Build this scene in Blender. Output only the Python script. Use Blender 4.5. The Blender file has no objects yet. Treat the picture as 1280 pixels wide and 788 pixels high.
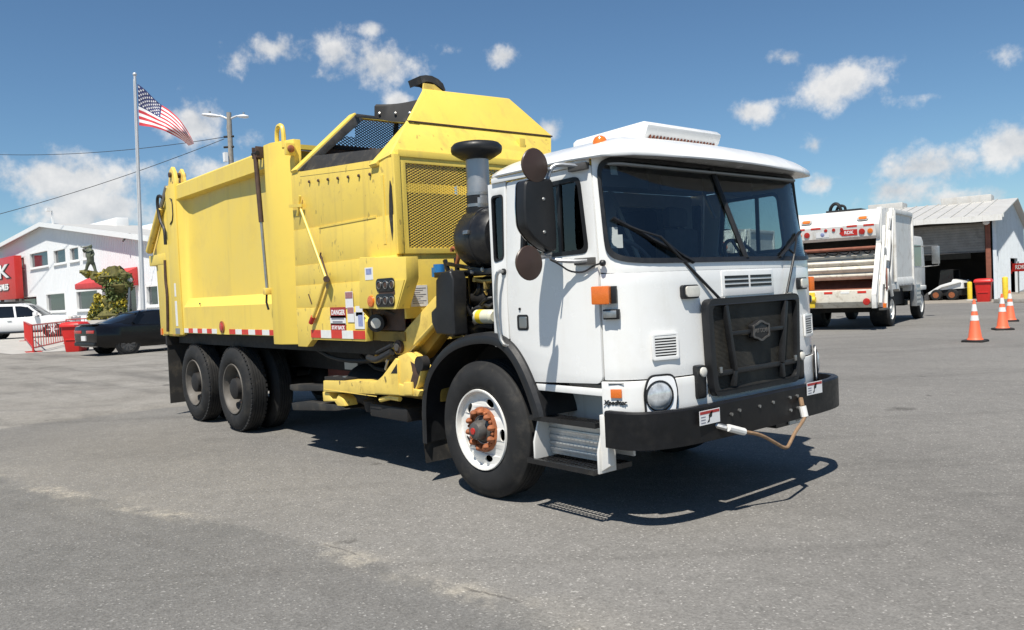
import bpy, bmesh, math, random
from mathutils import Vector, Matrix
from mathutils.geometry import tessellate_polygon
random.seed(7)
SC = bpy.context.scene
COL = SC.collection
R = math.radians

# ---------------------------------------------------------------- camera
# world axes: the big truck points along +X, its right side faces -Y, front axle over the origin
FPX = 1018.05                      # focal length in pixels of the 1280 px wide photograph
CAMLOC = Vector((4.8435, -4.9251, 1.5607))
YAW, PITCH, ROLL = 2.4401, -0.0305, -0.0454
_f = Vector((math.cos(YAW)*math.cos(PITCH), math.sin(YAW)*math.cos(PITCH), math.sin(PITCH)))
_r0 = _f.cross(Vector((0, 0, 1))).normalized()
_u0 = _r0.cross(_f)
_r = math.cos(ROLL)*_r0 + math.sin(ROLL)*_u0
_u = -math.sin(ROLL)*_r0 + math.cos(ROLL)*_u0
cd = bpy.data.cameras.new('camera')
cam = bpy.data.objects.new('camera', cd)
COL.objects.link(cam)
cd.sensor_width = 36
cd.sensor_fit = 'HORIZONTAL'
cd.lens = FPX/1280*36
cd.clip_start = 0.1
cd.clip_end = 4000
mw = Matrix((( _r.x, _u.x, -_f.x, CAMLOC.x), (_r.y, _u.y, -_f.y, CAMLOC.y), (_r.z, _u.z, -_f.z, CAMLOC.z), (0, 0, 0, 1)))
cam.matrix_world = mw
SC.camera = cam

def ray(px, py):
    return _f + (px-640)/FPX*_r - (py-394)/FPX*_u
def on(px, py, ax, v):
    d = ray(px, py)
    i = 'XYZ'.index(ax)
    return CAMLOC + d*((v-CAMLOC[i])/d[i])
def on_wall(px, py, p0, n):
    d = ray(px, py)
    return CAMLOC + d*((Vector(p0)-CAMLOC).dot(Vector(n))/d.dot(Vector(n)))

# ---------------------------------------------------------------- sun and sky
SUN = Vector((0.30, -0.47, 1.0)).normalized()
EL = math.asin(SUN.z)
SKY_STRENGTH = 0.064
SUN_STRENGTH = 5.0
sd = bpy.data.lights.new('sun', 'SUN')
sd.energy = SUN_STRENGTH
sd.angle = R(0.53)
sd.color = (1.0, 0.945, 0.85)
so = bpy.data.objects.new('sun', sd)
COL.objects.link(so)
so.rotation_euler = SUN.to_track_quat('Z', 'Y').to_euler()
so.location = (0, -10, 30)

W = bpy.data.worlds.new('World')
SC.world = W
W.use_nodes = True
wn, wl = W.node_tree.nodes, W.node_tree.links
wn.clear()
def WN(t, **k):
    n = wn.new(t)
    for a, v in k.items():
        setattr(n, a, v)
    return n
def wmath(op, a, b=None, c=None, clamp=False):
    n = WN('ShaderNodeMath', operation=op, use_clamp=clamp)
    for i, v in enumerate((a, b, c)):
        if v is None: continue
        if isinstance(v, (int, float)): n.inputs[i].default_value = v
        else: wl.new(v, n.inputs[i])
    return n.outputs[0]
sky = WN('ShaderNodeTexSky', sky_type='NISHITA', sun_disc=False)
sky.sun_elevation = EL
sky.sun_rotation = math.atan2(SUN.x, SUN.y)
sky.altitude = 10
sky.air_density = 0.92
sky.dust_density = 0.15
sky.ozone_density = 2.0
tc = WN('ShaderNodeTexCoord')
DIR = tc.outputs['Generated']
nz = WN('ShaderNodeTexNoise')
nz.inputs['Scale'].default_value = 11
nz.inputs['Detail'].default_value = 9
nz.inputs['Roughness'].default_value = 0.62
wl.new(DIR, nz.inputs['Vector'])
nz2 = WN('ShaderNodeTexNoise')
nz2.inputs['Scale'].default_value = 38
nz2.inputs['Detail'].default_value = 6
nz2.inputs['Roughness'].default_value = 0.6
wl.new(DIR, nz2.inputs['Vector'])
# cumulus clouds: centre pixel of the photograph -> direction, half width, half height in pixels, weight
CL = [(478,80,56,28,1.0),(420,62,34,22,.8),(345,62,46,20,.8),(463,37,20,9,.7),(632,71,24,12,.75),
 (1052,100,52,26,1.0),(985,72,28,11,.75),(940,140,32,16,.9),(1108,82,26,10,.45),(500,127,18,12,.9),
 (1150,210,62,26,.9),(1120,240,66,24,.9),(1275,178,44,28,1.0),(1028,230,26,14,.8),(1190,248,50,12,.7),
 (70,222,108,40,1.1),(130,264,110,26,.8),(245,155,36,30,1.0),(690,160,20,14,.8),(265,210,46,18,.55),(310,170,24,18,.5),(1018,182,10,8,.5),(1160,122,22,6,.35),(1245,70,30,12,.45),(295,75,14,16,.5),(560,62,20,10,.4),(410,95,22,9,.3)]
dirs = []
for px, py, hw, hh, wt in CL:
    dirs.append((ray(px, py).normalized(), hw*1.02/FPX, hh*1.02/FPX, wt))
rs = random.Random(3)
for k in range(14):                         # the same scattered fair weather clouds round the rest of the sky
    az = YAW + R(48) + (k+rs.random())/14*R(264)
    el = R(rs.uniform(4, 24))
    s = rs.uniform(.5, 1.3)*(1.4-el)
    dirs.append((Vector((math.cos(az)*math.cos(el), math.sin(az)*math.cos(el), math.sin(el))), .055*s, .026*s, .95))
dens = None
for d, hw, hh, wt in dirs:
    a = d.cross(Vector((0, 0, 1))).normalized()
    b = a.cross(d)
    mp = WN('ShaderNodeMapping', vector_type='TEXTURE')     # into the cloud's own frame: right, up, away
    mp.inputs['Location'].default_value = d
    mp.inputs['Rotation'].default_value = Matrix(((a.x,b.x,-d.x),(a.y,b.y,-d.y),(a.z,b.z,-d.z))).to_euler()
    mp.inputs['Scale'].default_value = (hw, hh, .08)
    wl.new(DIR, mp.inputs['Vector'])
    ln = WN('ShaderNodeVectorMath', operation='LENGTH')
    wl.new(mp.outputs[0], ln.inputs[0])
    v = wmath('MULTIPLY_ADD', ln.outputs['Value'], -wt, wt)
    dens = v if dens is None else wmath('SMOOTH_MAX', dens, v, .25)
nn = wmath('SUBTRACT', nz.outputs['Fac'], .5)
n2 = wmath('SUBTRACT', nz2.outputs['Fac'], .5)
rough = wmath('ADD', wmath('MULTIPLY', nn, 3.0), wmath('MULTIPLY', n2, 1.5))
dd = wmath('ADD', dens, rough)
mr = WN('ShaderNodeMapRange', interpolation_type='SMOOTHSTEP')
wl.new(dd, mr.inputs['Value'])
mr.inputs['From Min'].default_value = -.04
mr.inputs['From Max'].default_value = 0.86
mr.inputs['To Max'].default_value = 0.92
# billows: what lies a little higher up shades what lies below it
up = WN('ShaderNodeVectorMath', operation='ADD')
wl.new(DIR, up.inputs[0]); up.inputs[1].default_value = (0, 0, .018)
nu = WN('ShaderNodeTexNoise')
nu.inputs['Scale'].default_value = 11; nu.inputs['Detail'].default_value = 5; nu.inputs['Roughness'].default_value = .62
wl.new(up.outputs[0], nu.inputs['Vector'])
sh = WN('ShaderNodeMapRange')
wl.new(wmath('ADD', wmath('MULTIPLY', wmath('SUBTRACT', nu.outputs['Fac'], nz.outputs['Fac']), 2.6), wmath('MULTIPLY', dens, .35)), sh.inputs['Value'])
sh.inputs['From Min'].default_value = -.15
sh.inputs['From Max'].default_value = .75
cc = WN('ShaderNodeMixRGB')
wl.new(sh.outputs[0], cc.inputs['Fac'])
CLOUD = 10.4
cc.inputs['Color1'].default_value = (CLOUD, CLOUD*.99, CLOUD*.975, 1)
cc.inputs['Color2'].default_value = (CLOUD*.58, CLOUD*.62, CLOUD*.67, 1)
mx = WN('ShaderNodeMixRGB')
wl.new(mr.outputs[0], mx.inputs['Fac'])
tn = WN('ShaderNodeMixRGB', blend_type='MULTIPLY')
tn.inputs['Fac'].default_value = 1
wl.new(sky.outputs[0], tn.inputs['Color1'])
tn.inputs['Color2'].default_value = (.87, 1.10, 1.21, 1)
wl.new(tn.outputs[0], mx.inputs['Color1'])
wl.new(cc.outputs[0], mx.inputs['Color2'])
bg = WN('ShaderNodeBackground')
bg.inputs['Strength'].default_value = SKY_STRENGTH
wl.new(mx.outputs[0], bg.inputs['Color'])
W.cycles.sampling_method = 'MANUAL'
W.cycles.sample_map_resolution = 256
ow = WN('ShaderNodeOutputWorld')
wl.new(bg.outputs[0], ow.inputs['Surface'])

SC.view_settings.view_transform = 'Standard'
SC.view_settings.look = 'None'
SC.view_settings.exposure = 0.40
SC.view_settings.gamma = 1
SC.view_settings.use_curve_mapping = False

# ---------------------------------------------------------------- materials
MATS = {}
def mat(name, col, rough=.5, metal=0.0, var=.12, vscale=2.5, bump=0.0, bscale=80, dirt=None, streak=None, coat=0.0, spec=None, scuff=None):
    """painted / moulded surface: colour with slow variation, optional dirt blotches, rain streaks and fine relief"""
    m = bpy.data.materials.new(name); m.use_nodes = True
    nt = m.node_tree; n = nt.nodes; l = nt.links
    p = n['Principled BSDF']
    tcx = n.new('ShaderNodeTexCoord')
    def noise(scale, detail=5, rough_=.6, mp=None):
        t = n.new('ShaderNodeTexNoise')
        t.inputs['Scale'].default_value = scale; t.inputs['Detail'].default_value = detail; t.inputs['Roughness'].default_value = rough_
        if mp:
            mm = n.new('ShaderNodeMapping'); mm.inputs['Scale'].default_value = mp
            l.new(tcx.outputs['Object'], mm.inputs['Vector']); l.new(mm.outputs[0], t.inputs['Vector'])
        else:
            l.new(tcx.outputs['Object'], t.inputs['Vector'])
        return t.outputs['Fac']
    def rng(src, a, b, c=0, d=1):
        t = n.new('ShaderNodeMapRange'); l.new(src, t.inputs['Value'])
        t.inputs['From Min'].default_value = a; t.inputs['From Max'].default_value = b
        t.inputs['To Min'].default_value = c; t.inputs['To Max'].default_value = d
        return t.outputs[0]
    def mixc(fac, c1, c2):
        t = n.new('ShaderNodeMixRGB'); l.new(fac, t.inputs['Fac'])
        for i, c in ((1, c1), (2, c2)):
            if isinstance(c, tuple): t.inputs[i].default_value = (*c[:3], 1)
            else: l.new(c, t.inputs[i])
        return t.outputs[0]
    lo = tuple(c*(1-var) for c in col); hi = tuple(min(1, c*(1+var*.8)) for c in col)
    c = mixc(rng(noise(vscale), .3, .7), lo, hi)
    if dirt:
        dc, amt, dsc = dirt
        c = mixc(rng(noise(dsc, 8, .68), .52, .74, 0, amt), c, dc)
    if streak:
        dc, amt, dsc = streak
        c = mixc(rng(noise(dsc, 6, .6, (1, 1, .07)), .54, .76, 0, amt), c, dc)
    if scuff:
        dc, amt, dsc = scuff
        c = mixc(rng(noise(dsc, 3, .45, (1, 1, .55)), .665, .70, 0, amt), c, dc)
    l.new(c, p.inputs['Base Color'])
    rr = rng(noise(vscale*4), .3, .7, max(.02, rough-.08), min(1, rough+.1))
    l.new(rr, p.inputs['Roughness'])
    p.inputs['Metallic'].default_value = metal
    if coat:
        p.inputs['Coat Weight'].default_value = coat; p.inputs['Coat Roughness'].default_value = .08
    if spec is not None: p.inputs['Specular IOR Level'].default_value = spec
    if bump:
        b = n.new('ShaderNodeBump'); b.inputs['Strength'].default_value = bump; b.inputs['Distance'].default_value = .004
        l.new(noise(bscale, 6, .65), b.inputs['Height']); l.new(b.outputs[0], p.inputs['Normal'])
    MATS[name] = m
    return m
def glass(name, tint, refl=1.0, rough=0.0):
    m = bpy.data.materials.new(name); m.use_nodes = True
    n = m.node_tree.nodes; l = m.node_tree.links
    n.remove(n['Principled BSDF'])
    t = n.new('ShaderNodeBsdfTransparent'); t.inputs[0].default_value = (*tint, 1)
    g = n.new('ShaderNodeBsdfGlossy'); g.inputs['Roughness'].default_value = rough; g.inputs['Color'].default_value = (refl, refl, refl, 1)
    fr = n.new('ShaderNodeFresnel'); fr.inputs['IOR'].default_value = 1.72
    x = n.new('ShaderNodeMixShader')
    l.new(fr.outputs[0], x.inputs[0]); l.new(t.outputs[0], x.inputs[1]); l.new(g.outputs[0], x.inputs[2])
    l.new(x.outputs[0], n['Material Output'].inputs['Surface'])
    MATS[name] = m
    return m
GRIME = (.10, .085, .06)
mat('yellow_paint', (.80, .59, .105), .42, var=.06, vscale=.8, bump=.06, bscale=9, dirt=(( .58, .42, .12), .4, 2.2), streak=((.46, .34, .11), .34, 9))
mat('yellow_hopper', (.80, .59, .11), .46, var=.07, vscale=1.2, bump=.14, bscale=6, dirt=((.50, .36, .12), .45, 3.0), streak=((.34, .25, .10), .45, 8), scuff=((.16, .12, .06), .45, 17))
mat('yellow_arm', (.80, .58, .13), .45, var=.08, vscale=4, dirt=((.34, .22, .07), .6, 7), scuff=((.05, .035, .025), .8, 14))
mat('yellow_shaded', (.34, .22, .04), .7, var=.2, vscale=2, dirt=((.06, .042, .02), .9, 4))  # darker copy of the yellow: shade put into the colour, plus dirt blotches
mat('white_paint', (.79, .79, .775), .22, var=.025, vscale=1.5, dirt=((.62, .59, .52), .22, 5), streak=((.60, .57, .50), .18, 10), coat=.4)
mat('white_dull', (.70, .69, .66), .45, var=.05, vscale=2.5, dirt=((.36, .32, .25), .45, 5), streak=((.40, .35, .28), .4, 12))
mat('truck_white', (.70, .69, .66), .5, var=.06, vscale=2.5, dirt=((.30, .25, .18), .5, 4), streak=((.36, .29, .2), .5, 9))
mat('hopper_scraped', (.64, .60, .51), .55, var=.15, vscale=3, dirt=((.20, .14, .08), .7, 5))
mat('black_plastic', (.015, .0155, .017), .42, var=.25, vscale=6, bump=.12, bscale=300, spec=.38)
mat('black_paint', (.012, .012, .013), .33, var=.3, vscale=5, dirt=((.07, .065, .055), .5, 7))
mat('bumper_black', (.008, .008, .009), .42, var=.3, vscale=5, dirt=((.022, .02, .018), .5, 9), bump=.05, bscale=40, spec=.3)
mat('reflection_white', (.86, .87, .88), .35, .0, var=.06, vscale=20)  # bright reflection put into a plain white, not a mirror surface
mat('sticker_grey', (.34, .37, .36), .6, var=.08, vscale=20)
mat('decal_faded', (.34, .16, .17), .5, var=.3, vscale=40)
mat('pole_silver', (.58, .59, .60), .4, .2, var=.06, vscale=2)
mat('chassis_black', (.011, .010, .010), .7, var=.4, vscale=5, dirt=((.04, .033, .025), .6, 6))
mat('rubber', (.016, .016, .0165), .72, var=.25, vscale=9, dirt=((.062, .056, .047), .6, 6), bump=.15, bscale=90, spec=.35)
mat('rubber_flap', (.022, .021, .020), .7, var=.3, vscale=5, dirt=((.12, .10, .07), .6, 5))
mat('tread_rubber', (.013, .013, .014), .85, var=.2, vscale=12, dirt=((.045, .04, .035), .5, 10))
mat('rim_white', (.70, .69, .66), .35, var=.06, vscale=8, dirt=((.42, .36, .28), .5, 11))
mat('rim_dirty', (.11, .10, .088), .6, var=.25, vscale=6, dirt=((.06, .05, .042), .7, 9))
mat('hub_grey', (.11, .105, .10), .5, .4, var=.3, vscale=12, dirt=((.05, .03, .02), .5, 14))
mat('rust_orange', (.30, .095, .034), .65, var=.4, vscale=25, dirt=((.085, .035, .02), .95, 18))
mat('rust_dark', (.075, .042, .028), .7, var=.4, vscale=9, dirt=((.02, .016, .013), .7, 7))
mat('steel', (.42, .42, .41), .38, .9, var=.12, vscale=8, dirt=((.22, .19, .15), .5, 9))
mat('galvanized', (.40, .41, .42), .42, .75, var=.1, vscale=4)
mat('alum_tread', (.60, .60, .59), .35, .55, var=.1, vscale=10, dirt=((.3, .28, .25), .4, 12))
mat('chrome', (.62, .63, .64), .12, 1.0, var=.05, vscale=10)
mat('dark_mesh', (.036, .033, .027), .7, var=.35, vscale=6, dirt=((.095, .08, .055), .7, 3))
mat('brown_disc', (.052, .030, .022), .4, var=.15, vscale=10)
mat('amber', (.66, .15, .018), .25, var=.1, vscale=20, coat=.5)
mat('amber_lens', (.72, .17, .02), .2, var=.1, vscale=30, coat=.6)
mat('red_lens', (.42, .02, .015), .22, var=.1, vscale=20, coat=.5)
mat('clear_lens', (.62, .60, .54), .15, var=.08, vscale=30, coat=.6)
mat('tape_red', (.60, .035, .02), .35, var=.12, vscale=20)
mat('tape_white', (.74, .74, .72), .35, var=.06, vscale=20)
mat('decal_red', (.36, .03, .028), .4, var=.08, vscale=20)
mat('decal_white', (.74, .74, .74), .4, var=.05, vscale=15, dirt=((.45, .44, .5), .45, 30))
mat('decal_blue', (.26, .30, .50), .4, var=.2, vscale=40)
mat('decal_print', (.20, .20, .24), .5, var=.2, vscale=30)
mat('lettering_black', (.012, .012, .012), .4, var=.05)
mat('lettering_white', (.78, .78, .78), .4, var=.03)
mat('interior_dark', (.08, .083, .088), .75, var=.2, vscale=5)
mat('interior_grey', (.24, .25, .255), .7, var=.15, vscale=5)
mat('seat_fabric', (.07, .074, .082), .9, var=.2, vscale=12)
mat('rope', (.24, .15, .085), .85, var=.25, vscale=30, bump=.4, bscale=120)
mat('rope_sleeve', (.72, .71, .68), .5, var=.1, vscale=20)
mat('blue_cap', (.02, .16, .42), .35, var=.1, vscale=20)
mat('brass', (.50, .36, .12), .4, .6, var=.15, vscale=20)
mat('filter_can', (.66, .64, .50), .4, var=.1, vscale=15)
mat('hose', (.015, .015, .016), .55, var=.2, vscale=20)
mat('red_primer', (.14, .035, .025), .7, var=.3, vscale=6, dirt=((.03, .02, .018), .7, 5))
mat('dark_glass', (.008, .009, .011), .06, var=.1, vscale=2, coat=.1)
mat('window_glass', (.03, .04, .05), .05, var=.35, vscale=.7, coat=.3)
mat('car_black', (.005, .005, .006), .16, var=.1, coat=.25, spec=.3)
mat('car_white', (.76, .76, .76), .2, var=.02, coat=.6)
mat('red_paint', (.50, .028, .022), .35, var=.1, vscale=5, dirt=((.25, .03, .02), .4, 6))
mat('red_plastic', (.58, .022, .018), .4, var=.08, vscale=3)
mat('red_canvas', (.52, .045, .045), .75, var=.12, vscale=3)
mat('sign_red', (.52, .028, .022), .35, var=.06, vscale=2)
mat('cone_orange', (.80, .145, .06), .55, var=.1, vscale=4, dirt=((.5, .12, .06), .4, 9))
mat('cone_white', (.76, .76, .74), .4, var=.06, vscale=9)
mat('wood_pole', (.29, .27, .24), .85, var=.25, vscale=4, streak=((.09, .075, .06), .6, 20))
mat('lamp_white', (.70, .71, .72), .35, var=.05)
mat('wire', (.02, .02, .022), .6)
mat('bollard_yellow', (.74, .52, .03), .5, var=.1, vscale=5, dirt=((.3, .22, .06), .5, 8))
mat('rust_post', (.22, .075, .045), .75, var=.25, vscale=6)
mat('statue_bronze', (.11, .125, .085), .6, .2, var=.4, vscale=5)
mat('statue_moss', (.115, .105, .028), .85, var=.55, vscale=3.5, dirt=((.04, .045, .02), .8, 5), bump=.5, bscale=12)
mat('leaf_yellow', (.42, .34, .03), .6, var=.5, vscale=8)
mat('leaf_green', (.07, .10, .02), .6, var=.4, vscale=8)
mat('concrete', (.40, .385, .355), .85, var=.1, vscale=1.2, dirt=((.24, .22, .19), .5, 2), bump=.2, bscale=40)
mat('concrete_dusty', (.26, .235, .20), .9, var=.15, vscale=.8, dirt=((.14, .12, .10), .6, 1.2))
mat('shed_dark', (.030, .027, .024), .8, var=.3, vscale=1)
mat('rollup_grey', (.24, .225, .20), .7, var=.2, vscale=2, dirt=((.12, .10, .085), .7, 3))
mat('roof_metal', (.50, .49, .465), .5, .1, var=.08, vscale=1.5, streak=((.42, .38, .33), .5, 3), dirt=((.44, .40, .35), .4, 1.2))
mat('siding_white', (.76, .77, .78), .45, var=.02, vscale=.6, streak=((.62, .62, .61), .25, 2))
mat('siding_shed', (.64, .68, .71), .5, var=.04, vscale=.7, streak=((.44, .44, .43), .5, 3), dirt=((.22, .20, .18), .35, 2.5))
mat('siding_shaded', (.30, .43, .56), .5, var=.08, vscale=1, streak=((.42, .44, .45), .4, 4))  # darker, bluer copy of the shed siding: shade put into the colour
mat('trim_white', (.78, .78, .77), .4, var=.02)
mat('flag_red', (.50, .03, .045), .75, var=.1, vscale=3)
mat('flag_white', (.76, .75, .74), .75, var=.04, vscale=3)
mat('flag_blue', (.025, .035, .13), .75, var=.15, vscale=3)
glass('windshield_glass', (.84, .90, .89), .9)
glass('side_glass', (.66, .72, .72), .9)
mat('lens_bright', (.56, .58, .59), .08, .3, var=.45, vscale=16, coat=.8)  # opaque lens, reflected brightness and glints put into its colour
glass('lens_glass', (.86, .88, .88), 1.0)

# ---------------------------------------------------------------- geometry helpers
class B:
    """collects shapes in one bmesh; build() links it as ONE object"""
    def __init__(s, M=None):
        s.bm = bmesh.new(); s.M = M or Matrix.Identity(4)
    def v(s, p): return s.bm.verts.new(s.M @ Vector(p))
    def poly(s, pts):
        vs = [s.v(p) for p in pts]
        try: s.bm.faces.new(vs)
        except ValueError: pass
        return s
    def box(s, lo, hi, M=None):
        old = s.M
        if M is not None: s.M = old @ M
        x0, y0, z0 = lo; x1, y1, z1 = hi
        c = [s.v(p) for p in ((x0,y0,z0),(x1,y0,z0),(x1,y1,z0),(x0,y1,z0),(x0,y0,z1),(x1,y0,z1),(x1,y1,z1),(x0,y1,z1))]
        for f in ((3,2,1,0),(4,5,6,7),(0,1,5,4),(1,2,6,5),(2,3,7,6),(3,0,4,7)):
            s.bm.faces.new([c[i] for i in f])
        s.M = old
        return s
    def bar(s, a, b, w, h, up=(0,0,1)):
        a = Vector(a); b = Vector(b); d = (b-a); L = d.length; d.normalize()
        upv = Vector(up)
        if abs(d.dot(upv)) > .98: upv = Vector((1,0,0))
        y = upv.cross(d).normalized(); z = d.cross(y)
        M = Matrix(((d.x,y.x,z.x,a.x),(d.y,y.y,z.y,a.y),(d.z,y.z,z.z,a.z),(0,0,0,1)))
        return s.box((0,-w/2,-h/2),(L,w/2,h/2),M)
    def prism(s, pts, ax, a, b):
        """2D polygon (two remaining axes in xyz order) extruded along axis ax from a to b"""
        def m(p, w):
            return {'X':(w,p[0],p[1]),'Y':(p[0],w,p[1]),'Z':(p[0],p[1],w)}[ax]
        A = [s.v(m(p,a)) for p in pts]; Bv = [s.v(m(p,b)) for p in pts]
        n = len(pts)
        s.bm.faces.new(A); s.bm.faces.new(Bv[::-1])
        for i in range(n): s.bm.faces.new((A[i],Bv[i],Bv[(i+1)%n],A[(i+1)%n]))
        return s
    def plate(s, outer, holes, mp, t=None):
        """plane outline with holes, mapped by mp(u,v,w); thickness t"""
        loops = [outer]+list(holes)
        tris = tessellate_polygon([[Vector((p[0],p[1],0)) for p in lp] for lp in loops])
        flat = [p for lp in loops for p in lp]
        A = [s.v(mp(p[0],p[1],0)) for p in flat]
        for t3 in tris:
            try: s.bm.faces.new([A[i] for i in t3])
            except ValueError: pass
        if t:
            C = [s.v(mp(p[0],p[1],t)) for p in flat]
            for t3 in tris:
                try: s.bm.faces.new([C[i] for i in t3][::-1])
                except ValueError: pass
            k = 0
            for lp in loops:
                n = len(lp)
                for i in range(n):
                    j = (i+1)%n
                    s.bm.faces.new((A[k+i],A[k+j],C[k+j],C[k+i]))
                k += n
        return s
    def grid(s, rows, closed_u=False, cap=False):
        """rows: list of equal length point lists"""
        V = [[s.v(p) for p in r] for r in rows]
        m = len(V[0])
        for i in range(len(V)-1):
            for j in range(m if closed_u else m-1):
                q = (V[i][j],V[i][(j+1)%m],V[i+1][(j+1)%m],V[i+1][j])
                q = list(dict.fromkeys(q))
                try: s.bm.faces.new(q)
                except ValueError: pass
        if cap:
            for r in (V[0][::-1], V[-1]):
                try: s.bm.faces.new(r)
                except ValueError: pass
        return s
    def lathe(s, prof, c, axis='Z', seg=32, closed=False, cap=True):
        """prof: (radius, offset along axis)"""
        c = Vector(c)
        e = {'X':(Vector((0,1,0)),Vector((0,0,1)),Vector((1,0,0))),'Y':(Vector((1,0,0)),Vector((0,0,1)),Vector((0,1,0))),'Z':(Vector((1,0,0)),Vector((0,1,0)),Vector((0,0,1)))}[axis] if isinstance(axis,str) else axis
        rows = []
        for r, o in prof:
            rows.append([c+e[2]*o+(e[0]*math.cos(2*math.pi*i/seg)+e[1]*math.sin(2*math.pi*i/seg))*max(r,1e-4) for i in range(seg)])
        if closed: rows.append(rows[0])
        return s.grid(rows, True, cap=cap and not closed)
    def cyl(s, a, b, r, seg=16, r2=None):
        a = Vector(a); b = Vector(b); d = (b-a).normalized()
        x = d.orthogonal().normalized(); y = d.cross(x)
        return s.lathe([(r,0),(r if r2 is None else r2,(b-a).length)], a, (x,y,d), seg)
    def tube(s, pts, r, seg=8, smooth=0):
        P = [Vector(p) for p in pts]
        for k in range(smooth):
            Q = [P[0]]
            for i in range(len(P)-1):
                Q += [P[i]*.75+P[i+1]*.25, P[i]*.25+P[i+1]*.75]
            Q.append(P[-1]); P = Q
        rows = []; x = None
        for i, p in enumerate(P):
            d = (P[min(i+1,len(P)-1)]-P[max(i-1,0)]).normalized()
            x = d.orthogonal().normalized() if x is None else (x-d*x.dot(d)).normalized()
            y = d.cross(x)
            rr = r[i*len(r)//len(P)] if isinstance(r,(list,tuple)) else r
            rows.append([p+(x*math.cos(2*math.pi*j/seg)+y*math.sin(2*math.pi*j/seg))*rr for j in range(seg)])
        return s.grid(rows, True, cap=True)
    def ball(s, c, r, sub=2, scale=(1,1,1)):
        g = bmesh.ops.create_icosphere(s.bm, subdivisions=sub, radius=r)
        for q in g['verts']: q.co = s.M @ (Vector(c)+Vector((q.co.x*scale[0],q.co.y*scale[1],q.co.z*scale[2])))
        return s
    def build(s, name, m, parent=None, bevel=0, seg=2, ang=32, M=None):
        bm = s.bm
        bmesh.ops.remove_doubles(bm, verts=bm.verts, dist=1e-5)
        bmesh.ops.recalc_face_normals(bm, faces=bm.faces)
        if bevel:
            es = [e for e in bm.edges if len(e.link_faces)==2 and e.calc_face_angle(0) > R(35)]
            bmesh.ops.bevel(bm, geom=es, offset=bevel, segments=seg, profile=.6, affect='EDGES', clamp_overlap=True)
        for f in bm.faces: f.smooth = True
        for e in bm.edges:
            if len(e.link_faces)!=2 or e.calc_face_angle(0) > R(ang): e.smooth = False
        me = bpy.data.meshes.new(name); bm.to_mesh(me); bm.free()
        o = bpy.data.objects.new(name, me); COL.objects.link(o)
        me.materials.append(MATS[m])
        if parent: o.parent = parent
        if M is not None: o.matrix_local = M
        return o

def tag(o, label, cat, group=None, kind=None):
    o['label'] = label; o['category'] = cat
    if group: o['group'] = group
    if kind: o['kind'] = kind
    return o
def empty(name, loc=(0,0,0), rz=0.0):
    o = bpy.data.objects.new(name, None); COL.objects.link(o)
    o.location = loc; o.rotation_euler = (0,0,rz); o.empty_display_size = .3
    return o
def structure(o):
    o['kind'] = 'structure'; return o
def stuff(o):
    o['kind'] = 'stuff'; return o
def copy_tree(o, parent=None):
    c = o.copy(); COL.objects.link(c); c.parent = parent
    for ch in list(o.children): copy_tree(ch, c)
    return c
def frame(o, x, y):
    """matrix with origin o, local x and y axes; z out of them"""
    x = Vector(x).normalized(); y = Vector(y); y = (y-x*x.dot(y)).normalized(); z = x.cross(y); o = Vector(o)
    return Matrix(((x.x,y.x,z.x,o.x),(x.y,y.y,z.y,o.y),(x.z,y.z,z.z,o.z),(0,0,0,1)))
def text(body, size, M, m, parent, name='lettering', depth=.002, bold=0.0, shear=0.0, align='CENTER', sx=1.0):
    cu = bpy.data.curves.new('t','FONT'); cu.body = body; cu.size = size; cu.extrude = depth; cu.offset = bold
    cu.align_x = align; cu.align_y = 'CENTER'; cu.shear = shear; cu.resolution_u = 3
    ob = bpy.data.objects.new('t', cu); COL.objects.link(ob)
    bpy.context.view_layer.update()
    me = bpy.data.meshes.new_from_object(ob.evaluated_get(bpy.context.evaluated_depsgraph_get()))
    bpy.data.objects.remove(ob); bpy.data.curves.remove(cu)
    me.transform(M @ Matrix.Diagonal((sx,1,1,1)))
    me.materials.clear(); me.materials.append(MATS[m])
    o = bpy.data.objects.new(name, me); COL.objects.link(o); o.parent = parent
    return o
def rrect(u0, v0, u1, v1, r, k=5):
    pts = []
    for cx, cy, a0 in ((u1-r,v1-r,0),(u0+r,v1-r,90),(u0+r,v0+r,180),(u1-r,v0+r,270)):
        for i in range(k+1):
            a = R(a0+90*i/k); pts.append((cx+r*math.cos(a), cy+r*math.sin(a)))
    return pts
def rpoly(pts, r, k=4):
    """polygon with rounded corners"""
    out = []; n = len(pts)
    for i in range(n):
        p = Vector(pts[i]); a = (Vector(pts[i-1])-p); b = (Vector(pts[(i+1)%n])-p)
        t = min(r, a.length*.45, b.length*.45)
        A = p+a.normalized()*t; C = p+b.normalized()*t
        for j in range(k+1):
            s = j/k; q = A*(1-s)**2+p*2*s*(1-s)+C*s*s; out.append((q.x,q.y))
    return out
def screen(b, o, ux, uy, w, h, nx, ny, t, d):
    """expanded metal: two crossing families of thin strands inside the rectangle o + a*ux + b*uy"""
    o = Vector(o); ux = Vector(ux).normalized(); uy = Vector(uy).normalized(); nrm = ux.cross(uy)
    cw, ch = w/nx, h/ny
    for sgn in (1,-1):
        for k in range(-ny, nx+ny+1):
            # line u = (k*cw) + sgn*(cw/ch)*v
            c = k*cw if sgn>0 else k*cw
            sl = sgn*cw/ch
            v0, v1 = 0.0, h
            lo, hi = ((-c)/sl, (w-c)/sl)
            if lo>hi: lo, hi = hi, lo
            v0 = max(v0, lo); v1 = min(v1, hi)
            if v1-v0 < ch*.3: continue
            p = o+ux*(c+sl*v0)+uy*v0; q = o+ux*(c+sl*v1)+uy*v1
            b.bar(p+nrm*(d*.2*sgn), q+nrm*(d*.2*sgn), t, d, up=nrm)
    return b

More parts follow.
